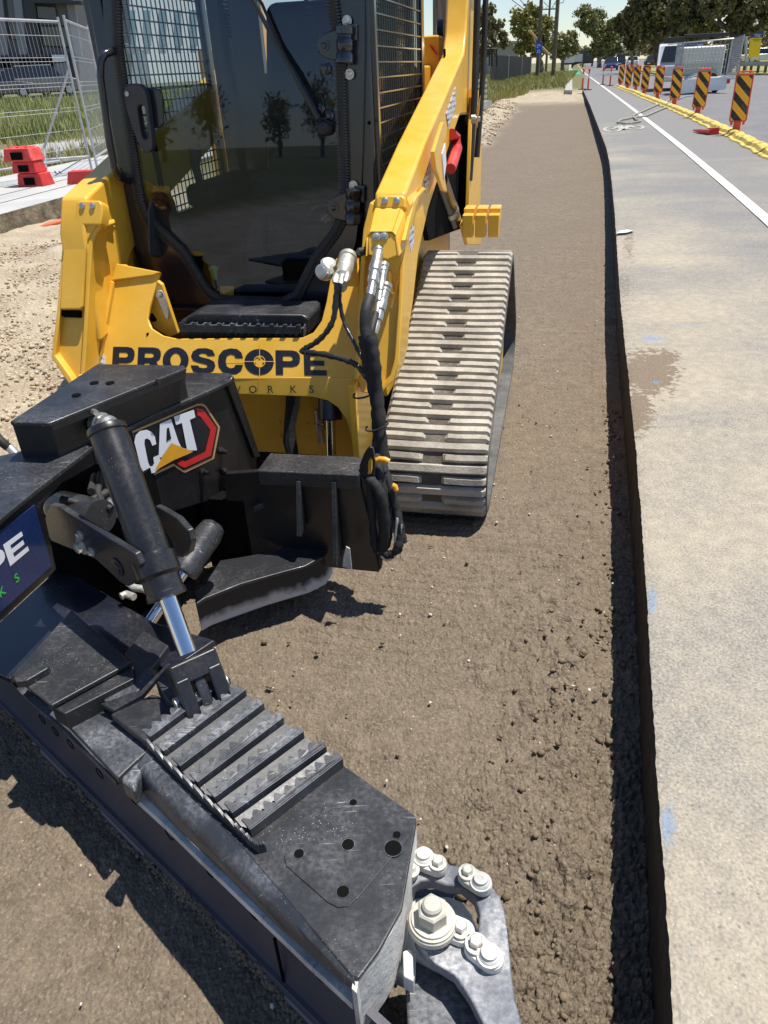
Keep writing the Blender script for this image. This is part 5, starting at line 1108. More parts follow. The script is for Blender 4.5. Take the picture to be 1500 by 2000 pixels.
bolt_hd(*z7(527, 405), .293, .012, M['whitesteel'], True); bolt_hd(*z7(625, 447), .294, .010); bolt_hd(*z7(832, 512), .294, .010); bolt_hd(*z7(925, 580), .293, .012, M['whitesteel'], True)
bolt_hd(*z7(787, 905), .290, .011); bolt_hd(*z7(892, 1010), .290, .0115); bolt_hd(*z7(985, 1095), .288, .013, M['whitesteel'], True); bolt_hd(*z7(437, 495), .290, .010)
bn = Pz(*z7(588, 880), .285)
cream = paint('dusted_cream_steel', c(186, 181, 166), .6, .3, c(232, 226, 208), .06, metal=.15, bump=.25)
MB().lathe(bn, EZ, [(0, .040), (.010, .040), (.012, .038), (.016, .038), (.017, .034), (.021, .034)], 36).build('washer_stack', cream, cp_)
MB().lathe(bn+EZ*.021, EZ, [(0, .0255), (.026, .0255), (.029, .022)], 6).build('hex_nut', cream, cp_)
MB().lathe(bn+EZ*.050, EZ, [(0, .0165), (.007, .0165), (.011, .013), (.0125, .004), (.0115, .001)], 24).build('bolt_end', cream, cp_)
# --- hoses and cables between loader and attachment
def hose(pts, r, m, name='hydraulic_hose', n=12, parent=GA, wob=0., wl=.03, dense=6):
    P = [Ly(u, v, y) for u, v, y in pts]; out_ = []; 
    for i in range(len(P)-1):
        p0 = P[max(i-1, 0)]; p1 = P[i]; p2 = P[i+1]; p3 = P[min(i+2, len(P)-1)]
        for k in range(dense):
            t_ = k/dense; out_.append(.5*((2*p1)+(-p0+p2)*t_+(2*p0-5*p1+4*p2-p3)*t_**2+(-p0+3*p1-3*p2+p3)*t_**3))
    out_.append(P[-1]); R_r = [r*(1+wob*math.sin(i*2.1+r*900)+wob*.6*math.sin(i*.9)) for i in range(len(out_))]
    return MB().tube(out_, R_r, n).build(name, m, parent, smooth=70)
def coupling(pa_, pb_, parent=LD, s_=1.0):
    a, b_ = Ly(*pa_), Ly(*pb_); d = b_-a; l_ = np.linalg.norm(d); prof = []
    for (x, r) in ((0, .021), (.06, .021), (.08, .017), (.10, .019), (.14, .019), (.16, .0165), (.20, .0175), (.24, .0165), (.28, .0175), (.32, .0165), (.36, .019), (.52, .019), (.54, .015), (.60, .017), (.72, .017), (.74, .0125), (.80, .0125), (.84, .0145), (1, .0115)): prof.append((x*l_, r*s_))
    return MB().lathe(a, d, prof, 18).build('hydraulic_coupling', M['steel'], parent, smooth=25)
coupling((742, 478, 2.30), (722, 582, 2.12)); coupling((751, 515, 2.26), (735, 618, 2.13), s_=.7); coupling((754, 556, 2.22), (730, 652, 2.10), s_=.95)
pprism([(744, 598-70), (761, 528), (761, 545), (764, 572), (745, 574)], off(PF, .05), .05).build('coupling_block', M['yellow'], LD, bevel=.004)
hose([(723, 580, 2.12), (715, 606, 2.08), (713, 640, 2.06), (717, 662, 2.05)], .0165, M['rubber'], parent=LD); hose([(734, 612, 2.13), (727, 640, 2.08), (722, 664, 2.06)], .011, M['rubber'], parent=LD)
hose([(714, 655, 2.06), (718, 690, 2.05), (726, 730, 2.04), (736, 780, 2.02), (740, 830, 2.0), (741, 890, 1.97), (746, 925, 1.95)], .0215, M['cloth'], 'hose_sleeve', wob=.08, parent=LD)
hose([(724, 655, 2.05), (731, 700, 2.03), (735, 760, 2.02), (742, 830, 1.99), (750, 900, 1.96)], .018, M['cloth'], 'hose_sleeve', wob=.10, parent=LD)
hose([(735, 890, 1.95), (742, 930, 1.90), (752, 975, 1.88), (758, 1020, 1.87), (755, 1060, 1.86), (742, 1080, 1.85), (732, 1062, 1.85), (727, 1010, 1.85), (722, 950, 1.86), (720, 925, 1.87)], .014, M['cloth'], 'hose_sleeve', wob=.10)
hose([(745, 900, 1.95), (762, 950, 1.90), (774, 1000, 1.88), (781, 1040, 1.86), (776, 1072, 1.84), (760, 1084, 1.84), (742, 1075, 1.84)], .013, M['cloth'], 'hose_sleeve', wob=.14)
hose([(718, 935, 1.86), (735, 950, 1.85), (748, 985, 1.84), (750, 1040, 1.84), (744, 1085, 1.85)], .016, M['cloth'], 'hose_sleeve', wob=.08)
hose([(752, 920, 1.92), (770, 970, 1.90), (785, 1035, 1.88), (789, 1060, 1.87)], .010, M['cloth'], 'hose_sleeve', wob=.18)
for k_, (u0, sgn) in enumerate(((757, 1), (766, 1), (772, 1), (762, 1))):
    hose([(u0, 1085-k_*3, 1.845), (u0+10, 1078, 1.84), (u0+18-k_*3, 1060, 1.845), (788-k_*4, 1030-k_*6, 1.86)], .0028+.0006*k_, M['galv'] if k_ % 2 else M['cloth'], 'frayed_braid', wob=.2)
hose([(740, 1076, 1.84), (752, 1092, 1.835), (768, 1088, 1.835), (780, 1066, 1.84)], .006, M['zinc'], 'frayed_braid', wob=.15)
MB().tube([Ly(u, v, 1.90) for u, v in ((736, 900), (742, 897), (752, 898), (760, 902))], .0095, 10).build('yellow_clip', M['decaly'], GA, smooth=60)
MB().tube([Ly(u, v, 1.88) for u, v in ((766, 948), (771, 950), (773, 957))], .009, 10).build('yellow_clip', M['decaly'], GA, smooth=60)
for (u0, v0, y_) in ((712, 768, 2.02), (736, 832, 1.98)):
    P = [Ly(u0+22*math.cos(a), v0+8*math.sin(a)-6*math.cos(a), y_-.02*math.sin(a)) for a in np.linspace(-.6, 3.7, 12)]; MB().tube(P, .003, 6).build('cable_tie', M['cloth'], LD, smooth=60)
# control plugs beside the hood
MB().prism([Ly(u, v, 2.36) for u, v in ((651, 560), (652, 520), (661, 500), (672, 496), (688, 498), (697, 514), (698, 560))], EY*.006).build('plug_bracket', M['yellow'], LD, bevel=.004)
a, b_ = Ly(680, 502, 2.36), Ly(664, 560, 2.20); d = b_-a; l_ = np.linalg.norm(d)
MB().lathe(a, d, [(0, .030), (l_*.10, .030), (l_*.11, .026), (l_*.4, .026), (l_*.42, .028), (l_*.52, .024), (l_*.7, .026), (l_*.75, .019), (l_, .014)], 20).build('control_plug', M['zinc'], LD, smooth=25)
mb = MB()
for k_, (x, y) in enumerate(((.0, 0), (.012, .01), (-.012, .008), (.005, -.01))): mb.lathe(b_-d*.3+EX*x*1.4+EZ*y*1.3, d, [(0, .008), (.03, .012), (.05, .006)], 8)
mb.build('plug_clamp', M['zinc'], LD)
p0 = Ly(634, 531, 2.24); MB().lathe(p0, LN(-.25, -1, .35), [(-.03, .018), (-.012, .026), (.008, .026), (.012, .022), (.022, .021), (.024, .015), (.027, .015)], 22).build('plug_cap', M['zinc'], LD, smooth=25)
p0 = Ly(641, 520, 2.28); MB().lathe(p0, LN(.2, -.4, .8), [(-.03, .018), (.0, .024), (.015, .024), (.02, .016)], 20).build('plug_cap', M['zinc'], LD, smooth=25)
hose([(660, 552, 2.20), (656, 580, 2.19), (652, 620, 2.17), (638, 648, 2.16), (618, 668, 2.16), (598, 680, 2.16), (590, 686, 2.16), (600, 688, 2.15), (630, 692, 2.13), (665, 700, 2.11), (695, 712, 2.09), (715, 735, 2.07), (730, 765, 2.03), (737, 800, 2.0)], .0088, M['tape'], 'taped_cable', wob=.13, parent=LD)
hose([(664, 555, 2.20), (664, 590, 2.20), (672, 630, 2.18), (688, 662, 2.15), (702, 690, 2.12), (716, 715, 2.08), (730, 745, 2.04)], .0062, M['tape'], 'taped_cable', wob=.15, parent=LD)
hose([(700, 492, 2.33), (712, 490, 2.35), (690, 500, 2.38)], .012, M['rubber'], 'taped_cable', parent=LD)
P = []
# ------------------------------------------------------------------ surroundings
def at(u, y, z):
    dz = z-H; f = y*FWD[1]+dz*FWD[2]
    return np.array([((u-CX)/F*f-y*RT[1]-dz*RT[2])/RT[0], y, z])
ZA = np.zeros(3)
def L0(mb_parts): pass
# --- hazard boards, each on its foot
st_m = NT('hazard_stripes'); tcx = st_m.sep(st_m.tc.outputs['Object'])
dg = st_m.math('ADD', tcx[2], st_m.math('MULTIPLY', tcx[0], 1.0)); fr_ = st_m.math('FRACT', st_m.math('MULTIPLY', dg, 3.7))
st_m.col(st_m.mix(st_m.math('MULTIPLY', st_m.ramp(st_m.noise(14, 6, .7), .5, .75), .35), st_m.mix(st_m.ramp(fr_, .5, .502), c(255, 182, 30), c(26, 26, 26)), c(190, 176, 150))); st_m.rough(.35); M['stripes'] = st_m.m
def hazard_board():
    t = thing('hazard_board', (0, 0, 0), 'x', 'hazard board', 'striped hazard boards along the yellow kerb')
    fr = MB(); w_, z0, z1 = .135, .20, .90
    fr.tube([(-w_, 0, z0), (-w_*1.0, 0, z1), (-w_*.8, 0, z1+.05), (w_*.8, 0, z1+.05), (w_, 0, z1), (w_, 0, z0)], .013, 8); fr.box(-w_, w_, -.012, .012, z0-.02, z0+.0, loc=False); fr.box(-w_, w_, -.012, .012, z1-.01, z1+.012, loc=False)
    fr.build('board_frame', M['orange'], t, smooth=40)
    MB().box(-w_+.01, w_-.01, -.010, .010, z0, z1-.01, loc=False).build('striped_panel', M['stripes'], t, bevel=.003)
    fb = MB(); fb.box(-.05, .05, -.03, .03, .02, .19, loc=False)
    for s_ in (-1, 1): fb.box(s_*.05-.008, s_*.05+.008, -.045, .045, .0, .18, loc=False); fb.box(s_*.10-.02, s_*.10+.02, -.01, .01, .13, .19, loc=False)
    fb.box(-.09, .09, -.06, .06, .0, .04, loc=False); fb.build('board_foot', M['orange'], t, bevel=.006)
    return t
hb = hazard_board(); lab = ['nearest and largest striped hazard board, rightmost of the row on the yellow kerb', 'striped hazard board second from the right, before the caged water tank', 'striped hazard board third from the right, at the left edge of the caged tank', 'striped hazard board fourth from the right, before the silver van',
 'striped hazard board fifth from the right on the yellow kerb', 'striped hazard board third from the far left end of the row', 'striped hazard board next to the far left end of the row', 'farthest and smallest striped hazard board at the left end of the row']
hpos = []
for i, (u, v, ang_) in enumerate(((1437, 260, -8), (1361, 227, -2), (1316, 206, -6), (1283, 193, -4), (1257, 184, -10), (1241, 177, -4), (1225, 175, -14), (1211, 169, -22))):
    p = Pz(u, v, RZ+.03); o = hb if i == 0 else copy_tree(hb); o.location = tuple(p); hpos.append(p)
    o.rotation_euler = (0, math.radians((-1, 1.5, -1, 0, .8, -.5, .4, 1.2)[i]), math.radians(ang_-math.degrees(math.atan2(p[0], p[1])))); o['label'] = lab[i]
# --- rubber lane separators between the boards
kerb_px = [(1560, 328), (1500, 301), (1437, 268), (1362, 233), (1316, 213), (1283, 200), (1257, 190), (1241, 182), (1225, 177), (1206, 169)]
KP = [Pz(u, v, RZ) for u, v in kerb_px]
ky = paint('yellow_rubber', c(214, 186, 84), .65, .5, c(232, 214, 150), .18, bump=.3, bs=30)
klab = ['yellow ribbed rubber kerb running out of the right edge of the photo', 'yellow ribbed rubber kerb just right of the nearest hazard board', 'yellow ribbed rubber kerb between the first and second boards from the right', 'yellow ribbed rubber kerb between the second and third boards from the right', 'yellow rubber kerb between the third and fourth boards from the right', 'yellow rubber kerb between the fourth and fifth boards from the right', 'yellow rubber kerb between the fifth and sixth boards from the right', 'short yellow rubber kerb near the far end of the row', 'farthest yellow rubber kerb at the end of the row']
for i in range(len(KP)-1):
    a, b_ = KP[i], KP[i+1]; d = b_-a; l_ = np.linalg.norm(d); d /= l_; n_ = np.array([-d[1], d[0], 0]); mb = MB(); N_ = max(8, int(l_/.09)); rows = []
    for k in range(N_+1):
        s_ = l_*(.01+.98*k/N_); wv_ = .02*math.sin(s_*6+i); h = .085+.018*((k % 3) != 0)
        rows.append([a+d*s_+n_*(o_+wv_)+EZ*z for o_, z in ((-.17, .004), (-.16, .022), (-.10, .030), (-.075, h*.8), (-.03, h), (.03, h), (.075, h*.8), (.10, .03), (.15, .022), (.16, .004))])
    V = [p for r in rows for p in r]; m_ = 10
    mb.add(V, [(k*m_+j, k*m_+j+1, (k+1)*m_+j+1, (k+1)*m_+j) for k in range(N_) for j in range(m_-1)]+[tuple(range(m_-1, -1, -1)), tuple(range(N_*m_, N_*m_+m_))])
    tag(mb.build('rubber_kerb', ky, smooth=30), klab[i], 'rubber kerb', 'yellow rubber kerbs along the lane')
# fallen board foot
ff = thing('fallen_board_foot', Pz(1380, 257, RZ), 'dark red plastic board foot lying on its side beside the yellow kerb', 'board foot')
MB().tube([Pz(1354, 254, RZ+.03), Pz(1366, 256, RZ+.04), Pz(1388, 258, RZ+.05)], [.012, .035, .045], 8).build('foot_spike', M['red'], ff)
mb = MB(); q = Pz(1395, 256, RZ+.06); mb.obox(q, (.09, 0, 0), (0, .01, 0), (0, 0, .055)); mb.obox(q+EY*.10, (.09, 0, 0), (0, .01, 0), (0, 0, .055)); mb.obox(q+EY*.05-EZ*.045, (.09, 0, 0), (0, .05, 0), (0, 0, .01)); mb.build('foot_socket', M['red'], ff, bevel=.006)
# --- red posts
def post():
    t = thing('traffic_post', (0, 0, 0), 'x', 'traffic post', 'red traffic posts at the end of the trench')
    MB().lathe((0, 0, .02), EZ, [(0, .05), (.05, .045), (.60, .038), (.60, .036)], 12).build('post_body', M['orange'], t)
    MB().lathe((0, 0, .50), EZ, [(0, .042), (.17, .041)], 12).build('reflective_band', M['white'], t)
    MB().lathe((0, 0, .68), EZ, [(0, .038), (.12, .036), (.13, .055), (.22, .055), (.24, .03)], 12).build('post_cap', M['orange'], t)
    MB().lathe((0, 0, 0), EZ, [(0, .20), (.03, .20), (.05, .06)], 8).build('post_base', M['rubber'], t); return t
pp_ = post()
for i, (u, v, lb) in enumerate(((1137, 175, 'red traffic post with white band, left of the close pair at the trench end'), (1148, 176, 'red traffic post with white band, right of the close pair at the trench end'), (1177, 166, 'red traffic post with white band standing on the white lane line'), (1191, 168, 'red traffic post with white band below the blue car'), (1443, 143, 'lone red traffic post standing before the guard rail'))):
    o = pp_ if i == 0 else copy_tree(pp_); o.location = tuple(Pz(u, v, RZ)); o['label'] = lb
# --- air hose on the road
def ground_tube(px, r, z): return MB().tube([Pz(u, v, z) for u, v in px], r, 6)
tag(ground_tube([(1312, 190), (1300, 200), (1282, 205), (1262, 214), (1244, 222), (1236, 226), (1243, 234), (1252, 236), (1240, 239), (1222, 241), (1206, 239), (1212, 234), (1232, 230), (1262, 226), (1290, 214), (1310, 206)], .022, RZ+.03).build('air_hose', M['rubber'] if False else paint('grey_hose', c(158, 156, 142), .6, .2), smooth=70), 'grey hose looped on the road beside the yellow kerb', 'hose')
tag(ground_tube([(1352, 186), (1335, 189), (1318, 196), (1308, 206)], .02, RZ+.03).build('air_hose', M['galv'], smooth=70), 'pale hose running from the caged tank to the kerb', 'hose')
# litter on the cut edge
lt = MB(); lt.hull([Pz(u, v, RZ+.004) for u, v in ((1203, 458), (1212, 452), (1226, 450), (1237, 452), (1224, 456), (1210, 457))], [Pz(u, v-2, RZ+.02) for u, v in ((1203, 458), (1212, 452), (1226, 450), (1237, 452), (1224, 456), (1210, 457))]); tag(lt.build('plastic_scrap', M['white']), 'white scrap of plastic on the saw cut edge of the road', 'litter')

# --- wheels, cars
tyre_m, rim_m = M['rubber'], M['galv']
dglass = paint('car_glass', (.015, .018, .022, 1), .08, .04, coat=.6, bump=0)
def wheel(parent, x, y, r, wdt=.2):
    w_ = MB().lathe((x-wdt/2, y, r), (1, 0, 0), [(0, r*.6), (0, r*.93), (.03, r), (wdt-.03, r), (wdt, r*.93), (wdt, r*.6)], 20).build('wheel', tyre_m, parent)
    MB().lathe((x-wdt/2-.004, y, r), (1, 0, 0), [(0, r*.62), (.02, r*.3), (wdt-.012, r*.3), (wdt+.008, r*.62)], 12).build('rim', rim_m, w_)
def car(col_, label, L_=4.4, W_=1.8, Hh=1.45, hood=.9, kind='car', name='parked_car', group=None):
    t = thing(name, (0, 0, 0), label, kind, group); m = paint('car_'+str(len(bpy.data.materials)), col_, .25, .05, coat=.6, bump=0)
    h0, h1 = .25, Hh*.60
    prof = [(-L_/2, .35), (-L_/2, .72), (-L_/2+.12, h1), (L_/2-hood, h1), (L_/2-.12, h1*.85), (L_/2, .6), (L_/2, .3), (L_/2-.2, h0), (-L_/2+.2, h0)]
    MB().prism([(-W_/2, y, z) for y, z in prof], (W_, 0, 0)).build('body', m, t, bevel=.06, seg=3)
    y0, y1 = -L_/2+.25, L_/2-hood-.1; yt0, yt1 = y0+.45, y1-.55
    A = [(-W_/2+.06, y0, h1), (W_/2-.06, y0, h1), (W_/2-.06, y1, h1), (-W_/2+.06, y1, h1)]; B = [(-W_/2+.22, yt0, Hh-.05), (W_/2-.22, yt0, Hh-.05), (W_/2-.22, yt1, Hh-.05), (-W_/2+.22, yt1, Hh-.05)]
    MB().hull(A, B).build('window_band', dglass, t, bevel=.03)
    MB().hull([(x*1.0, y, z-.01) for x, y, z in B], [(x*.96, y*.98, z+.05) for x, y, z in B]).build('roof', m, t, bevel=.02)
    for sx_ in (-1, 1):
        for yy_ in (-L_/2+.8, L_/2-.8): wheel(t, sx_*(W_/2-.10), yy_, .31)
        MB().box(sx_*(W_/2-.22)-.12, sx_*(W_/2-.22)+.12, -L_/2-.012, -L_/2+.03, .68, .82, loc=False).build('tail_light', M['red'], t)
        MB().box(sx_*(W_/2-.22)-.12, sx_*(W_/2-.22)+.12, L_/2-.03, L_/2+.012, .55, .70, loc=False).build('headlight', M['white'], t)
    MB().box(-.25, .25, -L_/2-.016, -L_/2, .45, .57, loc=False).build('number_plate', M['white'], t)
    return t
def put(t, u, y, z=RZ, rz=0): p = at(u, y, z); t.location = tuple(p); t.rotation_euler.z = math.radians(rz); return t
put(car((.015, .03, .16, 1), 'dark blue car driving on the road behind the red posts'), 1192, 108, rz=-196)
put(car((.35, .36, .38, 1), 'silver car close behind the dark blue car'), 1193, 122, rz=-196)
put(car((.02, .02, .022, 1), 'dark off-road car right of the blue car on the far road', Hh=1.9), 1210, 150, rz=-16)
put(car((.7, .7, .7, 1), 'white car on the far carriageway beside the grass median'), 1235, 140, rz=-20)
put(car((.7, .7, .7, 1), 'white car between tree trunks left of the silver van'), 1272, 120, rz=-196)
put(car((.03, .03, .03, 1), 'dark car parked directly behind the silver van'), 1288, 118, rz=-60)
for i, (u, y_, lb) in enumerate(((1428, 96, 'white car parked behind the guard rail, left of the grey sign post'), (1449, 98, 'pale teal car parked behind the grey sign post'), (1490, 96, 'white car parked right of the yellow and blue sign'), (1396, 100, 'white car parked behind the thick gum trunk'))):
    put(car((.65, .68, .7, 1) if i != 1 else (.3, .5, .52, 1), lb), u, y_, z=.35, rz=-100)
# trucks far down the road
def truck(label, u, y, colb, colc, W_=2.4, Hb=3.1, L_=7):
    t = thing('truck', (0, 0, 0), label, 'truck'); MB().box(-W_/2, W_/2, -L_/2, L_/2-2, .9, Hb, loc=False).build('cargo_box', paint('tb'+str(u), colb, .5, .2), t, bevel=.04)
    MB().box(-W_/2+.1, W_/2-.1, L_/2-1.9, L_/2, .6, 2.7, loc=False).build('cab', paint('tc'+str(u), colc, .4, .1), t, bevel=.1); MB().box(-W_/2+.2, W_/2-.2, L_/2-.02, L_/2+.02, 1.5, 2.4, loc=False).build('windscreen', dglass, t)
    for sx_ in (-1, 1):
        for yy_ in (-L_/2+1.1, L_/2-1.1): wheel(t, sx_*(W_/2-.2), yy_, .48, .28)
    MB().box(-W_/2, W_/2, -L_/2-.03, -L_/2, .7, .9, loc=False).build('bumper', M['rubber'], t); return put(t, u, y, rz=-14)
truck('dark grey tipper truck driving away down the road', 1147, 190, (.05, .052, .05, 1), (.3, .3, .3, 1))
truck('white box truck parked at the roadside beyond the poles', 1107, 170, (.7, .7, .7, 1), (.6, .6, .6, 1), Hb=2.9)
truck('pale truck left of the dark tipper far down the road', 1127, 230, (.6, .6, .6, 1), (.4, .4, .4, 1), Hb=2.6)
# silver van and caged tank
tv = thing('silver_van', (0, 0, 0), 'silver van with dark roof rack standing behind the caged water tank', 'van')
vm = paint('van_silver', (.62, .65, .68, 1), .3, .1, coat=.4, bump=0)
prof = [(-1.6, .35), (-1.62, .9), (-1.5, 1.02), (-1.2, 1.62), (-1.05, 1.70), (2.4, 1.70), (2.5, .9), (2.5, .35)]
MB().prism([(-.85, y, z) for y, z in prof], (1.7, 0, 0)).build('body', vm, tv, bevel=.06, seg=3)
MB().prism([(-.70, -1.545, 1.05), (.70, -1.545, 1.05), (.62, -1.235, 1.60), (-.62, -1.235, 1.60)], (0, -.02, .01)).build('rear_window', dglass, tv)
for sx_ in (-1, 1):
    MB().box(sx_*.74-.07, sx_*.74+.07, -1.66, -1.58, .72, .95, loc=False).build('tail_light', M['red'], tv, bevel=.01)
    MB().prism([(sx_*.86, -1.0, 1.10), (sx_*.86, 1.6, 1.10), (sx_*.86, 1.5, 1.58), (sx_*.86, -.8, 1.58)], (sx_*.012, 0, 0)).build('side_window', dglass, tv)
    for yy_ in (-1.0, 1.7): wheel(tv, sx_*.76, yy_, .33)
MB().box(-.85, .85, -1.70, -1.58, .38, .55, loc=False).build('bumper', vm, tv, bevel=.02)
put(tv, 1318, 36.5, rz=-20)
rk = MB(); rk.box(.1, 1.7, -1.2, 1.6, 1.90, 1.95, loc=False); rk.box(.05, 1.75, -1.25, -1.18, 1.84, 1.98, loc=False); rk.box(-.7, .1, -1.0, -.94, 1.70, 1.92, loc=False)
rk.build('roof_rack', M['black'], tv, bevel=.02)
tt = thing('tank_trailer', (0, 0, 0), 'trailer carrying a white water tank inside a galvanised mesh cage', 'trailer')
tk = NT('tank_plastic'); zt_ = tk.sep(tk.tc.outputs['Object'])[2]; tk.col(tk.mix(tk.ramp(zt_, .98, 1.0), c(196, 204, 184), c(222, 222, 208))); tk.rough(.4)
tw = 1.0
MB().box(-.80, .72, .25, 1.3, .60, 1.52, loc=False).build('water_tank', tk.m, tt, bevel=.07, seg=3)
cg = MB()
for x in np.linspace(-.84, .76, 13): cg.tube([(x, .18, .55), (x, .18, 1.55)], .011, 5)
for z in np.linspace(.60, 1.52, 5): cg.tube([(-.84, .165, z), (.76, .165, z)], .011, 5)
cg.build('tank_cage', M['galv'], tt, smooth=60)
fm = MB(); fm.tube([(-1.06, 0, .5), (-1.06, 0, 1.64), (.86, 0, 1.70)], .025, 6); fm.tube([(-1.06, 0, 1.64), (-1.06, 1.6, 1.64)], .025, 6); fm.build('cage_frame', M['galv'], tt, smooth=60)
msh = NT('fine_mesh'); msh.t.nodes.remove(msh.b); outn = [x for x in msh.t.nodes if x.type == 'OUTPUT_MATERIAL'][0]
def gatepanel(pts, nm):
    P = [np.array(p, float) for p in pts]; mb = MB(); nu, nv = 14, 20
    for i in range(nu+1):
        s_ = i/nu; mb.tube([P[0]*(1-s_)+P[1]*s_, P[3]*(1-s_)+P[2]*s_], .006, 4)
    for i in range(nv+1):
        s_ = i/nv; mb.tube([P[0]*(1-s_)+P[3]*s_, P[1]*(1-s_)+P[2]*s_], .006, 4)
    o = mb.build(nm, M['galv'], tt, smooth=60); MB().tube(P+[P[0]], .022, 6).build('gate_frame', M['galv'], tt, smooth=60)
gatepanel([(.80, .0, .45), (1.06, -.45, .45), (1.08, -.45, 1.80), (.82, .0, 1.68)], 'mesh_gate'); gatepanel([(-1.06, 0, .62), (-.84, .0, .62), (-.84, .0, 1.62), (-1.06, 0, 1.64)], 'mesh_gate')
wp_ = paint('white_dirty', (.85, .87, .85, 1), .45, .3, c(190, 196, 190), .05)
MB().prism([(-.92, -.08, .50), (.86, -.08, .52), (.86, -.08, .12), (-.90, -.08, .02)], (0, .03, 0)).build('tailgate', wp_, tt, bevel=.01)
MB().box(-.85, .85, -.04, 1.9, .46, .54, loc=False).build('tray', M['galv'], tt, bevel=.01)
for sx_ in (-1, 1):
    wheel(tt, sx_*.72, .9, .26, .18)
    MB().box(sx_*.9-.05, sx_*.9+.05, -.12, -.05, .30, .46, loc=False).build('tail_light', M['red'], tt, bevel=.01)
pm = MB(); pm.lathe((.15, .08, .62), (1, 0, 0), [(0, .09), (.2, .10), (.22, .06), (.3, .06)], 14); pm.box(.05, .50, .0, .16, .54, .60, loc=False); pm.build('pump', M['rubber'], tt)
MB().tube([(-.7, -.10, .54), (-.35, -.12, .66), (0, -.10, .74)], .03, 8).build('pipe', M['galv'], tt); MB().tube([(-.68, -.13, .50), (-.3, -.15, .60), (0, -.13, .68)], .03, 8).build('pipe', M['galv'], tt)
MB().tube([(-.05, -.13, .72), (-.1, -.13, .50), (.0, -.15, .3), (.03, -.14, .24)], .012, 6).build('strap', paint('blue_strap', (.02, .08, .35, 1), .6, .1), tt)
put(tt, 1368, 31.2, rz=-8)
# --- guard rail and sign
gr0, gr1 = at(1395, 60, .22), at(1640, 44, .22); d = gr1-gr0; l_ = np.linalg.norm(d); d /= l_; n_ = np.array([-d[1], d[0], 0])
gr = thing('guard_rail', gr0, 'long grey steel guard rail at the grass median on the right', 'guard rail')
mb = MB(); prof = [(0, .48), (.06, .52), (.0, .58), (.06, .66), (0, .72)]; mb.hull([gr0+n_*a+EZ*z for a, z in prof+[(a+.01, z) for a, z in prof[::-1]]], [gr1+n_*a+EZ*z for a, z in prof+[(a+.01, z) for a, z in prof[::-1]]]); mb.build('rail', M['galv'], gr)
for k in range(int(l_/1.0)): p = gr0+d*(k*1.0+.3)+n_*.14; MB().obox(p+EZ*.33, d*.05, n_*.07, EZ*.36).build('rail_post', paint('timber_post', c(92, 82, 70), .9, .3) if k == 0 else bpy.data.materials['timber_post'], gr)
sg = thing('sign_pylon', at(1479, 88, .3), 'tall blue and yellow sign board on the grass behind the guard rail', 'sign')
sy = 88.; q = lambda u, v: Py(u, v, sy)
MB().prism([q(1470, 50), q(1494, 47), q(1489, 71), q(1467, 74)], (0, .3, 0)).build('blue_board', paint('sign_blue', (.02, .03, .22, 1), .4, .02), sg, bevel=.02)
yb = MB().prism([q(1468, 74.5), q(1488, 73.5), q(1483, 111), q(1463, 112)], (0, .3, 0)).build('yellow_board', paint('sign_yellow', c(245, 205, 20), .4, .02, bump=0), sg, bevel=.02)
MB().sheet([Py(u, v, sy-.03) for u, v in ((1474, 64), (1476, 64), (1481, 57), (1489, 52), (1481, 52), (1478, 57), (1476, 61))]).build('emblem', paint('emb', c(225, 220, 120), .4, .02), sg, smooth=0)
for (u0, u1, v0, v1, m_) in ((1473, 1487, 66.5, 67.7, 'white'), (1474, 1485, 69.5, 71.3, 'white'), (1470, 1487, 76.5, 77.6, 'decalk'), (1472, 1484, 79.6, 80.6, 'decalk')):
    n_k = 9
    mb = MB()
    for k in range(n_k): uu = u0+(u1-u0)*k/n_k; mb.sheet([Py(uu, v0, sy-.04), Py(uu+(u1-u0)/n_k*.75, v0, sy-.04), Py(uu+(u1-u0)/n_k*.75, v1, sy-.04), Py(uu, v1, sy-.04)])
    mb.build('lettering', M[m_], sg, smooth=0)
for u in (1466, 1483): MB().prism([Py(u, 110, sy+.1), Py(u+2, 110, sy+.1), Py(u+2, 121, sy+.1), Py(u, 121, sy+.1)], (0, .1, 0)).build('sign_leg', M['galv'], sg)
lp = MB().tube([at(1457, 62, .25), at(1457, 62, 9.)], .10, 8); tag(lp.build('lamp_post', M['galv']), 'grey steel post standing just left of the blue and yellow sign', 'post')
# --- poles and wires
wood = NT('pole_wood'); mp = wood.n('ShaderNodeMapping'); wood.l(wood.geo.outputs['Position'], mp.inputs[0]); mp.inputs['Scale'].default_value = (12, 12, .8); wood.col(wood.mix(wood.ramp(wood.noise(1.5, 5, co=mp.outputs[0]), .3, .7), c(84, 74, 62), c(128, 116, 100))); wood.rough(.9); M['wood'] = wood.m
def pole(u, v, y, hgt, r, label, arms=()):
    p = at(u, y, .2); t = thing('power_pole', p, label, 'power pole', 'timber power poles'); MB().tube([p, p+EZ*hgt], [r, r*.75], 10).build('pole_shaft', M['wood'], t, smooth=60)
    for z_, w_ in arms:
        ca = MB().obox(p+EZ*z_, (w_, .15*w_, 0), (0, .06, 0), (0, 0, .07)).build('cross_arm', M['wood'], t)
        for s_ in (-.9, -.45, .45, .9): MB().lathe(p+np.array([w_*s_, .15*w_*s_, z_+.07]), EZ, [(0, .05), (.12, .07), (.2, .04)], 8).build('insulator', M['white'], ca)
    return p
pA = pole(1049, 148, 84, 11, .20, 'timber power pole carrying the two blue route shields', ((6.9, 1.3),))
pB = pole(1066, 130, 120, 12, .17, 'thinner timber power pole between its two neighbours', ((9.6, 1.2), (7.4, 1.1)))
pC = pole(1080, 148, 80, 11, .20, 'timber power pole right of the blue route shields', ((6.6, 1.5),))
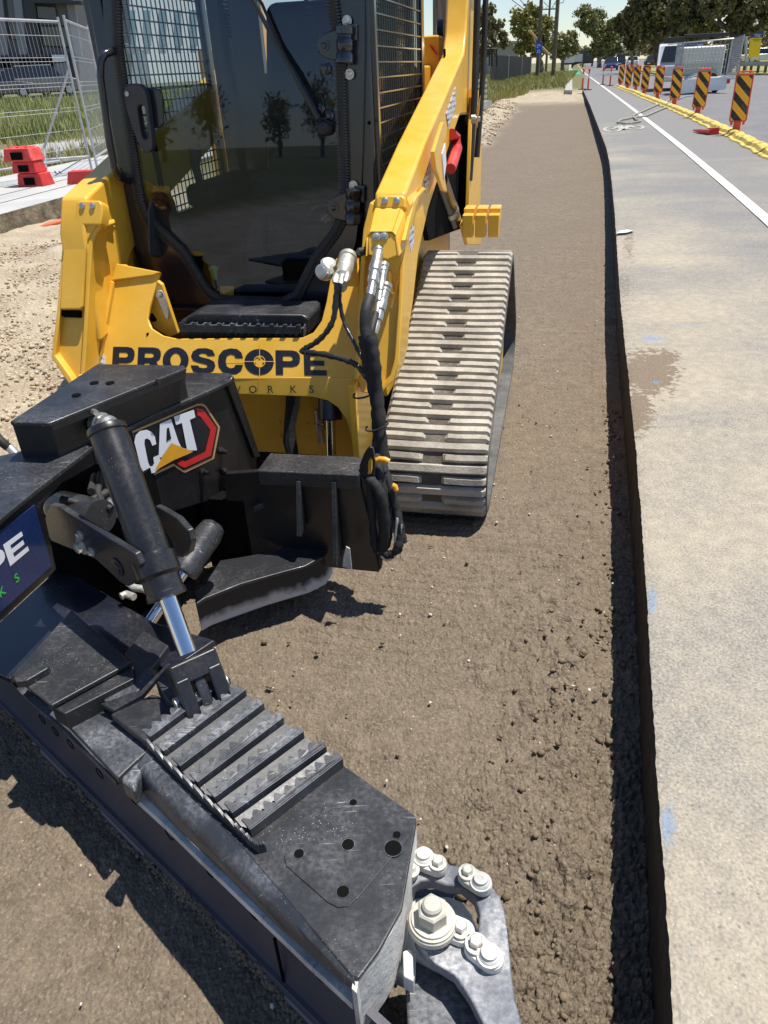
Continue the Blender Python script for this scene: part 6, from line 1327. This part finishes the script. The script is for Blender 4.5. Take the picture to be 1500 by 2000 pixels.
pD = pole(864, 215, 15, 9, .17, 'dark thick power pole seen between the cab and the lift arm')
for i, (pts) in enumerate(([(1063, 40), (1040, 30), (1000, 0), (980, -25)], [(1064, 36), (1030, 16), (1012, -5)], [(1083, 8), (1100, 5), (1104, -12)], [(1062, 4), (1076, 18), (1086, 2)])):
    tag(MB().tube([Py(u, v, 84) for u, v in pts], .03, 4).build('power_line', M['rubber'], smooth=60), ('black cable sagging left from the shield pole', 'second black cable sagging left, above the first', 'black cable curling at the right pole top', 'black cable loop between the two front poles')[i], 'cable')
rs = thing('route_shields', at(1052, 83.5, 2.8), 'two blue route number shields one above the other on the timber pole', 'road sign')
for k, (vv, tx) in enumerate(((89.5, '29'), (100, '35'))):
    C0 = Py(1052.5, vv, 83.4); sh = MB().prism([C0+EX*x*.33+EZ*z*.36 for x, z in ((-.9, .9), (0, .8), (.9, .9), (1, .3), (.8, -.5), (0, -1), (-.8, -.5), (-1, .3))], (0, .05, 0)).build('shield', paint('shield_blue%d' % k, (.02, .12, .62, 1), .4, .02, bump=0), rs)
    text3(tx, 0, .38, EX, EZ, C0-EX*.22-EZ*.14-EY*.03, -EY, M['decalw'], 'number', sh, 1.0, .01)
# --- fences and building beyond the trench
dkf = paint('black_sheet', (.012, .013, .016, 1), .6, .1)
fpts = [(958, 145, 62), (992, 137, 78), (1018, 133, 92), (1036, 131, 104)]
for i in range(3):
    a, b_ = at(fpts[i][0], fpts[i][2], .2), at(fpts[i+1][0], fpts[i+1][2], .2); t = thing('black_fence', a, ('tall black sheet fence panel nearest the grass verge', 'black sheet fence panel in the middle of the run', 'farthest black sheet fence panel beside the poles')[i], 'fence', 'black sheet fence panels'); d = b_-a; l_ = np.linalg.norm(d); d /= l_; nn_ = np.array([-d[1], d[0], 0])
    mb = MB(); K = max(8, int(l_/.5)); 
    for k in range(K): s_ = l_*k/K; mb.obox(a+d*(s_+l_/K/2)+nn_*(.03*(k % 2))+EZ*(.95+.02*math.sin(k)), d*l_/K*.5, nn_*.02, EZ*.95)
    mb.build('fence_sheet', dkf, t)
    MB().obox(b_+EZ*1.0, d*.06, nn_*.06, EZ*1.05).build('fence_post', M['galv'], t)
gt = thing('black_gate_frame', at(950, 62, .2), 'black steel gate frame left of the black sheet fence', 'gate'); 
for (ua_, ub_) in ((945, 956), (960, 970)):
    A = [Py(ua_, 95, 62), Py(ub_, 95, 62), Py(ub_, 128, 62), Py(ua_, 128, 62)]; MB().tube(A+[A[0], A[1]], .06, 6).build('gate_leaf', dkf, gt)
hs = thing('grey_building', at(980, 120, .2), 'low pale grey flat roofed building behind the black fence', 'building')
MB().prism([at(850, 120, .2), at(1012, 120, .2), at(1012, 140, .2), at(850, 140, .2)], (0, 0, 3.7)).build('wall', paint('wall_grey', c(176, 174, 170), .8, .1, bump=0), hs)
MB().prism([at(845, 119, 3.9), at(1016, 119, 3.9), at(1016, 141, 3.9), at(845, 141, 3.9)], (0, 0, .25)).build('roof', M['galv'], hs)
MB().prism([at(850, 119.8, .2), at(948, 119.8, .2), at(948, 119.8, 1.9), at(850, 119.8, 1.9)], (0, -.1, 0)).build('green_panel', paint('green_wall', c(70, 100, 84), .7, .1), hs)
ra = thing('timber_stack', at(932, 30, .2), 'pale slatted rails stacked at the verge right of the lift arm', 'rails')
for k in range(5):
    p = at(935, 30, .35+k*.17); MB().obox(p, (.35, .5, 0), (.02, -.02, 0), EZ*.045).build('slat', M['galv'], ra)
MB().obox(at(938, 29, .3), (.3, .4, 0), (-.15, .12, 0), EZ*.12).build('concrete_foot', M['concrete'], ra)

# --- trees
def tree(name, u, y, blobs, label, trunk_r=.25, cols=((74, 84, 40), (120, 118, 66)), n=1500, leaf=.30, branches=True, seed=0, z0=.2, group='roadside trees', zt=None, bark=((104, 92, 78), (150, 138, 120)), dens=1.):
    r = np.random.default_rng(seed+100); p0 = at(u, y, z0); t = thing(name, p0, label, 'tree', group)
    sc_ = y*FWD[1]/F
    key = 'leaves_%d_%d_%d' % cols[0]
    if key not in bpy.data.materials:
        q = NT(key); q.m.name = key; nn_ = q.noise(1.1, 4); n2_ = q.noise(9, 2); cc = q.mix(q.ramp(nn_, .35, .65), c(*cols[0]), c(*cols[1])); cc = q.mix(q.math('MULTIPLY', q.ramp(n2_, .5, .7), .35), cc, c(min(255, cols[1][0]+40), min(255, cols[1][1]+30), cols[1][2]+15)); q.col(cc); q.rough(.55); q.b.inputs['Transmission Weight'].default_value = 0
    lm = bpy.data.materials[key]
    bk_ = 'bark_%d' % bark[0][0]
    if bk_ not in bpy.data.materials: q = NT(bk_); q.m.name = bk_; q.col(q.mix(q.ramp(q.noise(2.5, 5), .35, .65), c(*bark[0]), c(*bark[1]))); q.rough(.9)
    bm_ = bpy.data.materials[bk_]
    C = []; V = []; 
    for (bu, bv, ru, rv) in blobs:
        yy_ = y+r.uniform(-.5, .5)*ru*sc_; ce = Py(bu, bv, yy_); a, b_ = ru*sc_, rv*sc_; C.append((ce, a, b_))
        # clumps of leaves spread through the blob, denser at its skin
        nc = max(10, int(22*dens)); cd_ = r.normal(size=(nc, 3)); cd_ /= np.linalg.norm(cd_, axis=1)[:, None]; rad_ = .35+.62*r.random(nc)**.6
        cc_ = cd_*rad_[:, None]; m = int(n*dens/nc)
        pts = (cc_[:, None, :]+r.normal(size=(nc, m, 3))*np.array([.17, .17, .13])).reshape(-1, 3)
        pts = pts*np.array([a, a, b_])+ce; V.append(pts)
    Pn = np.concatenate(V); N_ = len(Pn); nx = r.normal(size=(N_, 3)); nx /= np.linalg.norm(nx, axis=1)[:, None]; h_ = r.normal(size=(N_, 3)); ty = np.cross(nx, h_); ty /= np.linalg.norm(ty, axis=1)[:, None]
    s_ = leaf*(.5+.9*r.random(N_))[:, None]; q4 = np.stack([Pn-nx*s_*.5, Pn+ty*s_*.28, Pn+nx*s_*.5, Pn-ty*s_*.28], 1).reshape(-1, 3)-np.array(p0)
    me = bpy.data.meshes.new('crown'); me.vertices.add(N_*4); me.vertices.foreach_set('co', q4.astype(np.float32).ravel()); me.loops.add(N_*4); me.loops.foreach_set('vertex_index', np.arange(N_*4, dtype=np.int32)); me.polygons.add(N_); me.polygons.foreach_set('loop_start', (np.arange(N_)*4).astype(np.int32)); me.update(calc_edges=True); me.materials.append(lm)
    o = bpy.data.objects.new('crown', me); sc.collection.objects.link(o); o.parent = t; ROOT[o.name] = tuple(p0)
    mb = MB(); ctr = sum(ce for ce, _, _ in C)/len(C); fork = p0*.45+ctr*.55; fork[2] = p0[2]+(ctr[2]-p0[2])*.55
    mid_ = (p0+fork)/2+np.array([r.uniform(-.3, .3), 0, 0]); mb.tube([p0-EZ*.2, p0+EZ*.4, mid_, fork], [trunk_r*1.25, trunk_r, trunk_r*.85, trunk_r*.65], 9)
    for ce, a, b_ in C:
        k1 = fork*.5+ce*.5+r.normal(size=3)*.3; mb.tube([fork, k1, ce], [trunk_r*.45, trunk_r*.28, trunk_r*.1], 6)
        for _ in range(4):
            e = ce+r.normal(size=3)*np.array([a, a, b_])*.55; mb.tube([k1*.4+ce*.6, (ce+e)/2, e], [trunk_r*.14, trunk_r*.09, trunk_r*.03], 4)
    mb.build('trunk', bm_, t, smooth=60); return t
olive = ((100, 104, 56), (146, 138, 86)); dkg = ((80, 88, 48), (120, 120, 72)); ykg = ((106, 110, 48), (152, 142, 74))
tree('gum_tree', 930, 66, [(950, 30, 22, 20), (935, 62, 28, 24), (968, 62, 20, 22), (945, 90, 22, 18), (905, 50, 30, 34), (985, 78, 9, 12)], 'thin gum tree with see through crown, leftmost right of the lift arm', .22, ((92, 94, 58), (134, 126, 84)), n=620, leaf=.34, seed=1)
tree('gum_tree', 1058, 110, [(1015, 42, 22, 24), (1040, 30, 16, 20), (1032, 66, 26, 26), (1060, 62, 22, 28), (1022, 92, 20, 14), (1048, 92, 24, 14)], 'broad gum tree with bare pale broken branches behind the left power pole', .35, ykg, n=1900, leaf=.42, seed=2)
tree('gum_tree', 1098, 130, [(1085, 84, 20, 20), (1108, 78, 20, 18), (1098, 98, 26, 14), (1120, 92, 10, 12)], 'low gum tree right of the power poles', .3, olive, n=1700, leaf=.44, seed=3)
tree('gum_tree', 1170, 150, [(1142, 34, 22, 18), (1160, 42, 22, 22), (1180, 66, 24, 26), (1148, 56, 14, 12), (1195, 62, 18, 26), (1172, 92, 22, 16)], 'domed gum tree leaning over the far road, left of the sky gap', .4, ((84, 98, 48), (136, 132, 76)), n=2100, leaf=.5, seed=4)
tree('dense_tree', 1196, 170, [(1190, 88, 20, 20), (1210, 84, 20, 20), (1170, 98, 16, 12), (1202, 70, 16, 16)], 'dense dark tree low behind the far road traffic', .4, dkg, n=1900, leaf=.5, seed=5)
tree('gum_tree', 1234, 84, [(1222, 50, 18, 18), (1236, 68, 16, 20), (1210, 44, 12, 14), (1246, 40, 16, 20), (1230, 86, 12, 12)], 'slender gum tree on the grass median, left of the dark gums', .2, ((70, 72, 36), (108, 102, 56)), n=1100, leaf=.36, seed=6)
bd_ = ((80, 82, 48), (120, 114, 72))
tree('gum_tree', 1290, 78, [(1262, 14, 30, 26), (1285, 30, 26, 24), (1250, 44, 20, 22), (1292, 56, 18, 18), (1270, -20, 30, 26), (1305, 5, 24, 26), (1268, 66, 14, 16), (1240, 10, 22, 26), (1300, 30, 22, 22)], 'dark gum tree with its trunk directly behind the silver van', .38, bd_, n=2600, leaf=.40, seed=7, bark=((70, 60, 52), (104, 92, 80)))
tree('gum_tree', 1374, 66, [(1330, 22, 26, 28), (1360, 10, 28, 26), (1345, 48, 24, 20), (1385, 40, 26, 24), (1372, -18, 34, 24), (1325, 62, 14, 12), (1395, 64, 14, 12), (1345, -4, 28, 24), (1365, 60, 20, 14), (1340, 30, 24, 22)], 'dark gum tree with forked pale trunk above the caged tank', .36, bd_, n=2600, leaf=.36, seed=8, bark=((92, 82, 72), (130, 118, 104)))
tree('gum_tree', 1413, 58, [(1420, -10, 34, 26), (1450, 14, 26, 24), (1400, 8, 24, 22), (1478, 22, 28, 24), (1468, 44, 20, 16), (1500, 36, 22, 22), (1520, 0, 34, 30), (1440, 40, 18, 16), (1490, 0, 30, 26)], 'large gum tree with the thickest dark trunk, right of the caged tank', .50, bd_, n=2600, leaf=.34, seed=9, bark=((66, 55, 48), (96, 84, 74)))
tree('gum_tree', 1330, 105, [(1250, 74, 22, 22), (1300, 84, 30, 20), (1345, 80, 34, 20), (1390, 84, 30, 22), (1425, 86, 24, 20), (1275, 92, 20, 14), (1480, 84, 40, 24), (1540, 80, 30, 30)], 'dense row of brownish trees far behind the silver van', .3, ((96, 92, 60), (132, 122, 84)), n=900, leaf=.44, seed=10)
tree('shrub', 1432, 75, [(1428, 104, 14, 13), (1436, 92, 16, 16), (1424, 120, 12, 8)], 'green shrub between the thick gum trunk and the grey post', .12, ((66, 82, 36), (104, 108, 50)), n=900, leaf=.26, seed=11, group=None)
tree('gum_tree', 836, 110, [(838, 84, 14, 9)], 'small treetop showing between the loader cab and the dark pole', .2, olive, n=600, leaf=.4, seed=12)
tree('gum_tree', 1118, 230, [(1112, 96, 16, 12), (1130, 104, 14, 9), (1150, 100, 14, 9), (1085, 104, 18, 9), (1180, 104, 18, 9), (1212, 102, 18, 9), (1245, 100, 18, 10), (1270, 100, 14, 9)], 'distant trees closing the end of the road', .3, olive, n=1200, leaf=.6, seed=13)
# trees and a mast behind the photographer, mirrored in the cab glass
for k_, (a_z, d_, h_) in enumerate(((207, 75, 5.5), (211, 70, 6), (214, 78, 5.2), (219, 72, 6.5), (222.5, 70, 5.5), (227, 75, 6), (232, 70, 6.5))):
    x_, y_ = math.sin(math.radians(a_z))*d_, math.cos(math.radians(a_z))*d_
    r = np.random.default_rng(k_+50); t = thing('gum_tree', (x_, y_, 0), 'slim gum tree mirrored in the cab glass, number %s from the left' % ('one', 'two', 'three', 'four', 'five', 'six', 'seven')[k_], 'tree', 'trees mirrored in the cab glass')
    MB().tube([(x_, y_, 0), (x_+.2, y_, h_*.6), (x_, y_, h_*.9)], [.2, .15, .06], 6).build('trunk', bpy.data.materials['bark_104'], t); N_ = 700
    pts = r.normal(size=(N_, 3))*np.array([1.1, 1.1, 1.9])*h_/11+np.array([x_, y_, h_*.72]); pts[:, 2] += (r.random(N_)-.5)*h_*.2; mbx = MB()
    for p_ in pts: a_ = r.normal(size=3)*.25; b2 = r.normal(size=3)*.25; mbx.sheet([p_, p_+a_, p_+a_+b2])
    mbx.build('crown', bpy.data.materials['leaves_%d_%d_%d' % olive[0]], t, smooth=0)
# broken pale branches
bb_ = MB()
for pts in ([(1034, 60), (1045, 72), (1052, 80)], [(1044, 70), (1046, 84)], [(1058, 92), (1070, 104), (1076, 108)], [(1040, 86), (1048, 92)]): bb_.tube([Py(u, v, 104) for u, v in pts], [.16, .13, .10][:len(pts)] if len(pts) == 3 else [.14, .1], 5)
tag(bb_.build('broken_branch', paint('pale_wood', c(206, 172, 132), .8, .05)), 'pale snapped branches hanging beside the blue route shields', 'branch')

# --- grass
def grass(name, n, area, hgt, wdt, cols, label, dens=None, seed=0):
    r = np.random.default_rng(seed); pts = area(r, n); x, y = pts[:, 0], pts[:, 1]; z, be, ve, dl = ground_h(x, y)
    k = vnoise(x, y, .7, 5)+.5*vnoise(x, y, .25, 6) > -.42; x, y, z = x[k], y[k], z[k]; N_ = len(x)
    a = r.random(N_)*6.28; hh = hgt*(.35+.9*r.random(N_))*(1+.7*vnoise(x, y, 1.2, 8)); lean = r.normal(size=(N_, 2))*.35*hh[:, None]; w_ = wdt*(.6+.8*r.random(N_))
    b0 = np.stack([x-np.cos(a)*w_, y-np.sin(a)*w_, z-.02], -1); b1 = np.stack([x+np.cos(a)*w_, y+np.sin(a)*w_, z-.02], -1); tp_ = np.stack([x+lean[:, 0], y+lean[:, 1], z+hh], -1)
    V = np.stack([b0, b1, tp_], 1).reshape(-1, 3); me = bpy.data.meshes.new(name); me.vertices.add(N_*3); me.vertices.foreach_set('co', V.astype(np.float32).ravel()); me.loops.add(N_*3); me.loops.foreach_set('vertex_index', np.arange(N_*3, dtype=np.int32)); me.polygons.add(N_); me.polygons.foreach_set('loop_start', (np.arange(N_)*3).astype(np.int32)); me.update(calc_edges=True)
    q = NT(name+'_m'); q.col(q.mix(q.ramp(q.noise(1.3, 5), .35, .65), c(*cols[0]), c(*cols[1]))); q.rough(.7); me.materials.append(q.m)
    o = bpy.data.objects.new(name, me); sc.collection.objects.link(o); return tag(o, label, 'grass', kind='stuff')
def ar_verge(r, n):
    y = 17+r.random(n)**.8*60; x = xverge(y)-.2-r.random(n)**1.3*np.minimum(9, (y-12)*.35); return np.stack([x, y], -1)
grass('verge_grass', 60000, ar_verge, .34, .022, ((132, 134, 62), (178, 166, 104)), 'tall pale green grass on the verge beyond the loader', seed=1)
def ar_bank(r, n):
    y = 23+r.random(n)*22; x = xslab(y)-.5-r.random(n)*(y*.75); return np.stack([x, y], -1)
def ar_v2(r, n):
    y = TE+1.2+r.random(n)**.8*70; x = xlip(y)-1.0-r.random(n)*14; return np.stack([x, y], -1)
grass('verge_grass', 45000, ar_v2, .22, .03, ((130, 134, 62), (172, 164, 100)), 'shorter green grass around the power poles beyond the trench end', seed=5)
grass('bank_grass', 90000, ar_bank, .42, .026, ((120, 136, 56), (168, 164, 96)), 'green grass covering the bank below the buildings', seed=2)
def ar_weed(r, n):
    y = 14+r.random(n)*9; x = xslab(y)-2.7-r.random(n)*9; return np.stack([x, y], -1)[vnoise(x, y, 1.1, 3) > .05]
grass('verge_weeds', 16000, ar_weed, .30, .014, ((120, 128, 52), (176, 164, 104)), 'sparse weeds growing through the gravel behind the fence', seed=3)
def ar_med(r, n):
    y = 45+r.random(n)*70; x = at(1300, 60, 0)[0]+(y-60)*.36-3+r.random(n)*26; return np.stack([x, y], -1)
med = MB(); mA = [at(1218, 128, RZ), at(1300, 60, RZ), at(1395, 58, RZ), at(1620, 45, RZ), at(1800, 60, RZ), at(1640, 120, RZ), at(1300, 140, RZ)]
q = NT('median_grass'); q.col(q.mix(q.ramp(q.noise(.8, 6), .35, .65), c(104, 112, 52), c(158, 150, 92))); q.rough(.9); struct(med.prism([p+EZ*.10 for p in mA], DN(.1)), 'median', q.m)

# --- left side: fence panels, blocks, building
def panel(a, d, label, L_=2.4, first=[None]):
    a = np.asarray(a); t = thing('mesh_fence_panel', a, label, 'fence panel', 'galvanised mesh fence panels'); b_ = a+d*L_
    for q_, nm in ((a, 'fence_post'), (b_, 'fence_post')): MB().tube([q_, q_+EZ*2.12], .020, 8).build(nm, M['galv'], t, smooth=60)
    for z_ in (.22, 2.06): MB().tube([a+EZ*z_, b_+EZ*z_], .019, 8).build('fence_rail', M['galv'], t, smooth=60)
    mb = MB(); n_ = np.array([-d[1], d[0], 0])
    for s_ in np.arange(.07, L_, .075): mb.tube([a+d*s_+EZ*.23, a+d*s_+EZ*2.05], .0022, 4)
    for z_ in (.36, .62, .88, .93, 1.22, 1.27, 1.55, 1.60, 1.88): mb.tube([a+EZ*z_, b_+EZ*z_], .0030, 4)
    mb.build('wire_mesh', M['galv'], t, smooth=60); return t
fA = Pz(180, 334, .27); dA = np.array([-.42, -.91, 0]); dA /= np.linalg.norm(dA); fB = Pz(192, 337, .27); dB = np.array([-.17, .985, 0]); dB /= np.linalg.norm(dB)
panel(fA, dA, 'galvanised mesh fence panel at the left edge of the photo'); panel(fB, dB, 'galvanised mesh fence panel left of the cab grab rail')
panel(fA+dA*2.45, dA, 'galvanised mesh fence panel mostly outside the left edge')
for k in range(1, 6): panel(fB+dB*2.45*k, dB, ('mesh fence panel seen first through the cab glass', 'mesh fence panel seen second through the cab glass', 'mesh fence panel seen through the middle of the cab', 'mesh fence panel far behind the cab', 'farthest mesh fence panel behind the cab')[k-1])
sb = thing('fence_stay', Pz(100, 350, .27), 'grey tubular stay propping the fence at the red block stack', 'fence stay')
tp0 = fA+EZ*1.45; MB().tube([tp0, Pz(86, 290, .62), Pz(92, 352, .30)], .020, 8).build('stay_tube', M['galv'], sb, smooth=60)
MB().tube([Pz(90, 312, .52), Pz(168, 306, .52)], .018, 8).build('stay_rail', M['galv'], sb, smooth=60)
for u in (112, 121): MB().tube([Pz(u, 308, .5), Pz(u-3, 288, .62)], .012, 6).build('stay_pin', M['galv'], sb)
def block(p, w_, d_, h_, label, m, ax=EX, hole=True):
    ay = np.array([-ax[1], ax[0], 0]); t = thing('fence_block', p, label, 'fence block', 'red plastic fence blocks')
    A = [p+ax*w_*x+ay*d_*y for x, y in ((-.5, -.5), (.5, -.5), (.5, .5), (-.5, .5))]; B = [p+(q-p)*.86+EZ*h_ for q in A]; MB().hull(A, B).build('block_body', m, t, bevel=.012, seg=3)
    if hole:
        c0 = p+EZ*h_*.42-ay*d_*.475; MB().obox(c0, ax*w_*.2, ay*.012, EZ*h_*.28).build('hand_hole', M['pit'], t)
        for s_ in (-.3, 0, .3): MB().obox(p+ax*w_*s_+EZ*(h_+.006), ax*w_*.05, ay*d_*.3, EZ*.008).build('block_rib', m, t)
    return t
redf = paint('faded_red', c(226, 70, 66), .6, .5, c(244, 150, 140), .1)
pb = Pz(72, 362, .27); block(pb, .42, .3, .17, 'red fence block at the bottom of the stack of three', M['red']); block(pb+EZ*.175+EX*-.05, .40, .28, .15, 'red fence block in the middle of the stack of three', M['red']); block(pb+EZ*.33+EX*-.09, .46, .32, .17, 'faded pink red fence block on top of the stack', redf)
block(Pz(182, 357, .27), .70, .22, .17, 'long red fence block holding the fence posts beside the cab', M['red'], ax=np.array([.99, -.05, 0]), hole=False)
block(Pz(258, 325, .27), .60, .22, .16, 'long red fence block farther along, half hidden by the cab', M['red'], ax=np.array([.99, -.05, 0]), hole=False)
tag(MB().tube([Pz(66, 449, .02), Pz(90, 441, .05), Pz(112, 435, .07), Pz(136, 428, .08)], [.012, .03, .035, .035], 10).build('orange_conduit', paint('orange_conduit_m', c(226, 110, 66), .55, .3), smooth=60), 'orange plastic conduit half buried in the gravel below the footpath', 'conduit')
tag(MB().tube([Pz(205, 180, .9), Pz(212, 200, .8), Pz(222, 225, .65), Pz(230, 250, .5)], .03, 8).build('green_hose', paint('green_hose_m', (.02, .45, .18, 1), .5, .05), smooth=60), 'bright green hose hanging beside the cab grab rail', 'hose')
tag(MB().obox(Py(187, 120, 24), (.07, 0, 0), (0, .02, 0), (0, 0, .20)).build('orange_marker', M['orange']), 'small orange marker plate on the fence behind the grab rail', 'marker')
# pale path and gravel strip, low wall
strip_ = MB(); wp0, wp1 = e0+nn*0, e1
struct(MB().prism([e0+nn*4.4+EZ*.012, e1+nn*4.4+EZ*.012, e1+nn*6.4+EZ*.012, e0+nn*6.4+EZ*.012], DN(.2)), 'path', M['concrete'])
lw = MB().prism([at(-500, 47, .70), at(420, 47, .70), at(420, 48, .70), at(-500, 48, .70)], (0, 0, .28)); tag(lw.build('low_wall', M['concrete']), 'long low pale concrete wall at the top of the grass bank', 'wall')
BY = 62.
bld = thing('office_building', at(60, BY, .9), 'dark grey two storey office building with vertical panels at upper left', 'building')
bq = lambda u, v, o=0: Py(u, v, BY+o)
dgm = paint('cladding_grey', c(98, 100, 106), .6, .05, var=.03, bump=0); lgm = paint('cladding_light', c(136, 138, 144), .6, .05, var=.02, bump=0); dkm = paint('cladding_dark', c(58, 60, 66), .55, .05, bump=0); whm = paint('render_white', (.86, .87, .88, 1), .7, .05, var=.02, bump=0)
MB().prism([bq(-420, -420), bq(118, -420), bq(158, 178), bq(-300, 200)], (0, 14, 0)).build('wall', dgm, bld)
for i, (a0_, a1_, b0_, b1_) in enumerate(((-40, 0, -14, 20), (22, 38, 40, 56), (44, 62, 64, 84), (120, 137, 150, 162))): MB().prism([bq(a0_, -60), bq(a1_, -60), bq(b1_, 110), bq(b0_, 110)], (0, -.25, 0)).build('wall_panel', lgm if i != 2 else dkm, bld)
for (pts) in ([(4, -60), (18, -60), (36, 76), (20, 76)], [(62, 10), (108, 13), (112, 40), (68, 36)], [(78, 50), (128, 52), (134, 92), (84, 90)]):
    wn = MB().prism([bq(u, v, -.05) for u, v in pts], (0, -.05, 0)).build('window', dglass, bld); MB().tube([bq(u, v, -.12) for u, v in pts+[pts[0]]], .06, 4).build('window_frame', dkm, wn)
MB().prism([bq(60, -6, -1), bq(158, 2, -1), bq(158, 8, -1), bq(60, 5, -1)], (0, 1, 0)).build('awning', dkm, bld)
MB().prism([bq(0, 108, -.2), bq(148, 104, -.2), bq(160, 172, -.2), bq(0, 178, -.2)], (0, -.1, 0)).build('ground_floor', dkm, bld)
for pts in ([(2, 114), (22, 113), (26, 160), (4, 162)], [(36, 112), (62, 111), (68, 156), (40, 158)], [(70, 111), (100, 110), (108, 152), (76, 155)]): MB().prism([bq(u, v, -.32) for u, v in pts], (0, -.05, 0)).build('garage_opening', M['pit'], bld)
MB().prism([bq(102, 107, -.4), bq(132, 107, -.4), bq(134, 119, -.4), bq(104, 119, -.4)], (0, -.1, 0)).build('sign_panel', whm, bld)
MB().prism([bq(108, 124, -.3), bq(134, 123, -.3), bq(142, 170, -.3), bq(114, 172, -.3)], (0, -.1, 0)).build('roller_door', lgm, bld)
wb = thing('white_building', at(180, 72, .9), 'white rendered warehouse right of the dark office building', 'building')
_wa, _wb = at(110, 64, 0), at(520, 135, 0); _wn = np.array([_wb[1]-_wa[1], -(_wb[0]-_wa[0]), 0]); _wn /= np.linalg.norm(_wn)
WQ = lambda u, v, o=0: Pp(u, v, _wa-_wn*o, _wn)
MB().prism([WQ(110, -420), WQ(520, -420), WQ(520, 150), WQ(140, 172)], -_wn*10).build('wall', whm, wb)
MB().prism([WQ(150, 92, -.1), WQ(196, 93, -.1), WQ(197, 105, -.1), WQ(153, 105, -.1)], _wn*.6).build('canopy', dkm, wb)
MB().prism([WQ(150, 122, -.1), WQ(215, 121, -.1), WQ(222, 168, -.1), WQ(158, 172, -.1)], _wn*.1).build('roller_door', lgm, wb)
MB().prism([WQ(155, 128, -.3), WQ(180, 127, -.3), WQ(183, 150, -.3), WQ(158, 152, -.3)], _wn*.1).build('window', dglass, wb)
for k in range(7): MB().prism([WQ(250+k*30, 20, -.1), WQ(262+k*30, 20, -.1), WQ(264+k*30, 90, -.1), WQ(252+k*30, 90, -.1)], _wn*.1).build('window', paint('pale_window', c(120, 150, 160), .3, .05) if k == 0 else bpy.data.materials['pale_window'], wb)
put(car((.18, .19, .2, 1), 'grey utility car parked at the dark building, nearer the fence post', Hh=1.7), 92, 54, z=1.0, rz=-70)
put(car((.06, .06, .065, 1), 'dark car parked in front of the dark building at the far left', Hh=1.6), 46, 54, z=1.0, rz=-70)
put(car((.1, .1, .11, 1), 'black car at the left edge in front of the dark building', Hh=1.5), 2, 53, z=1.0, rz=-70)
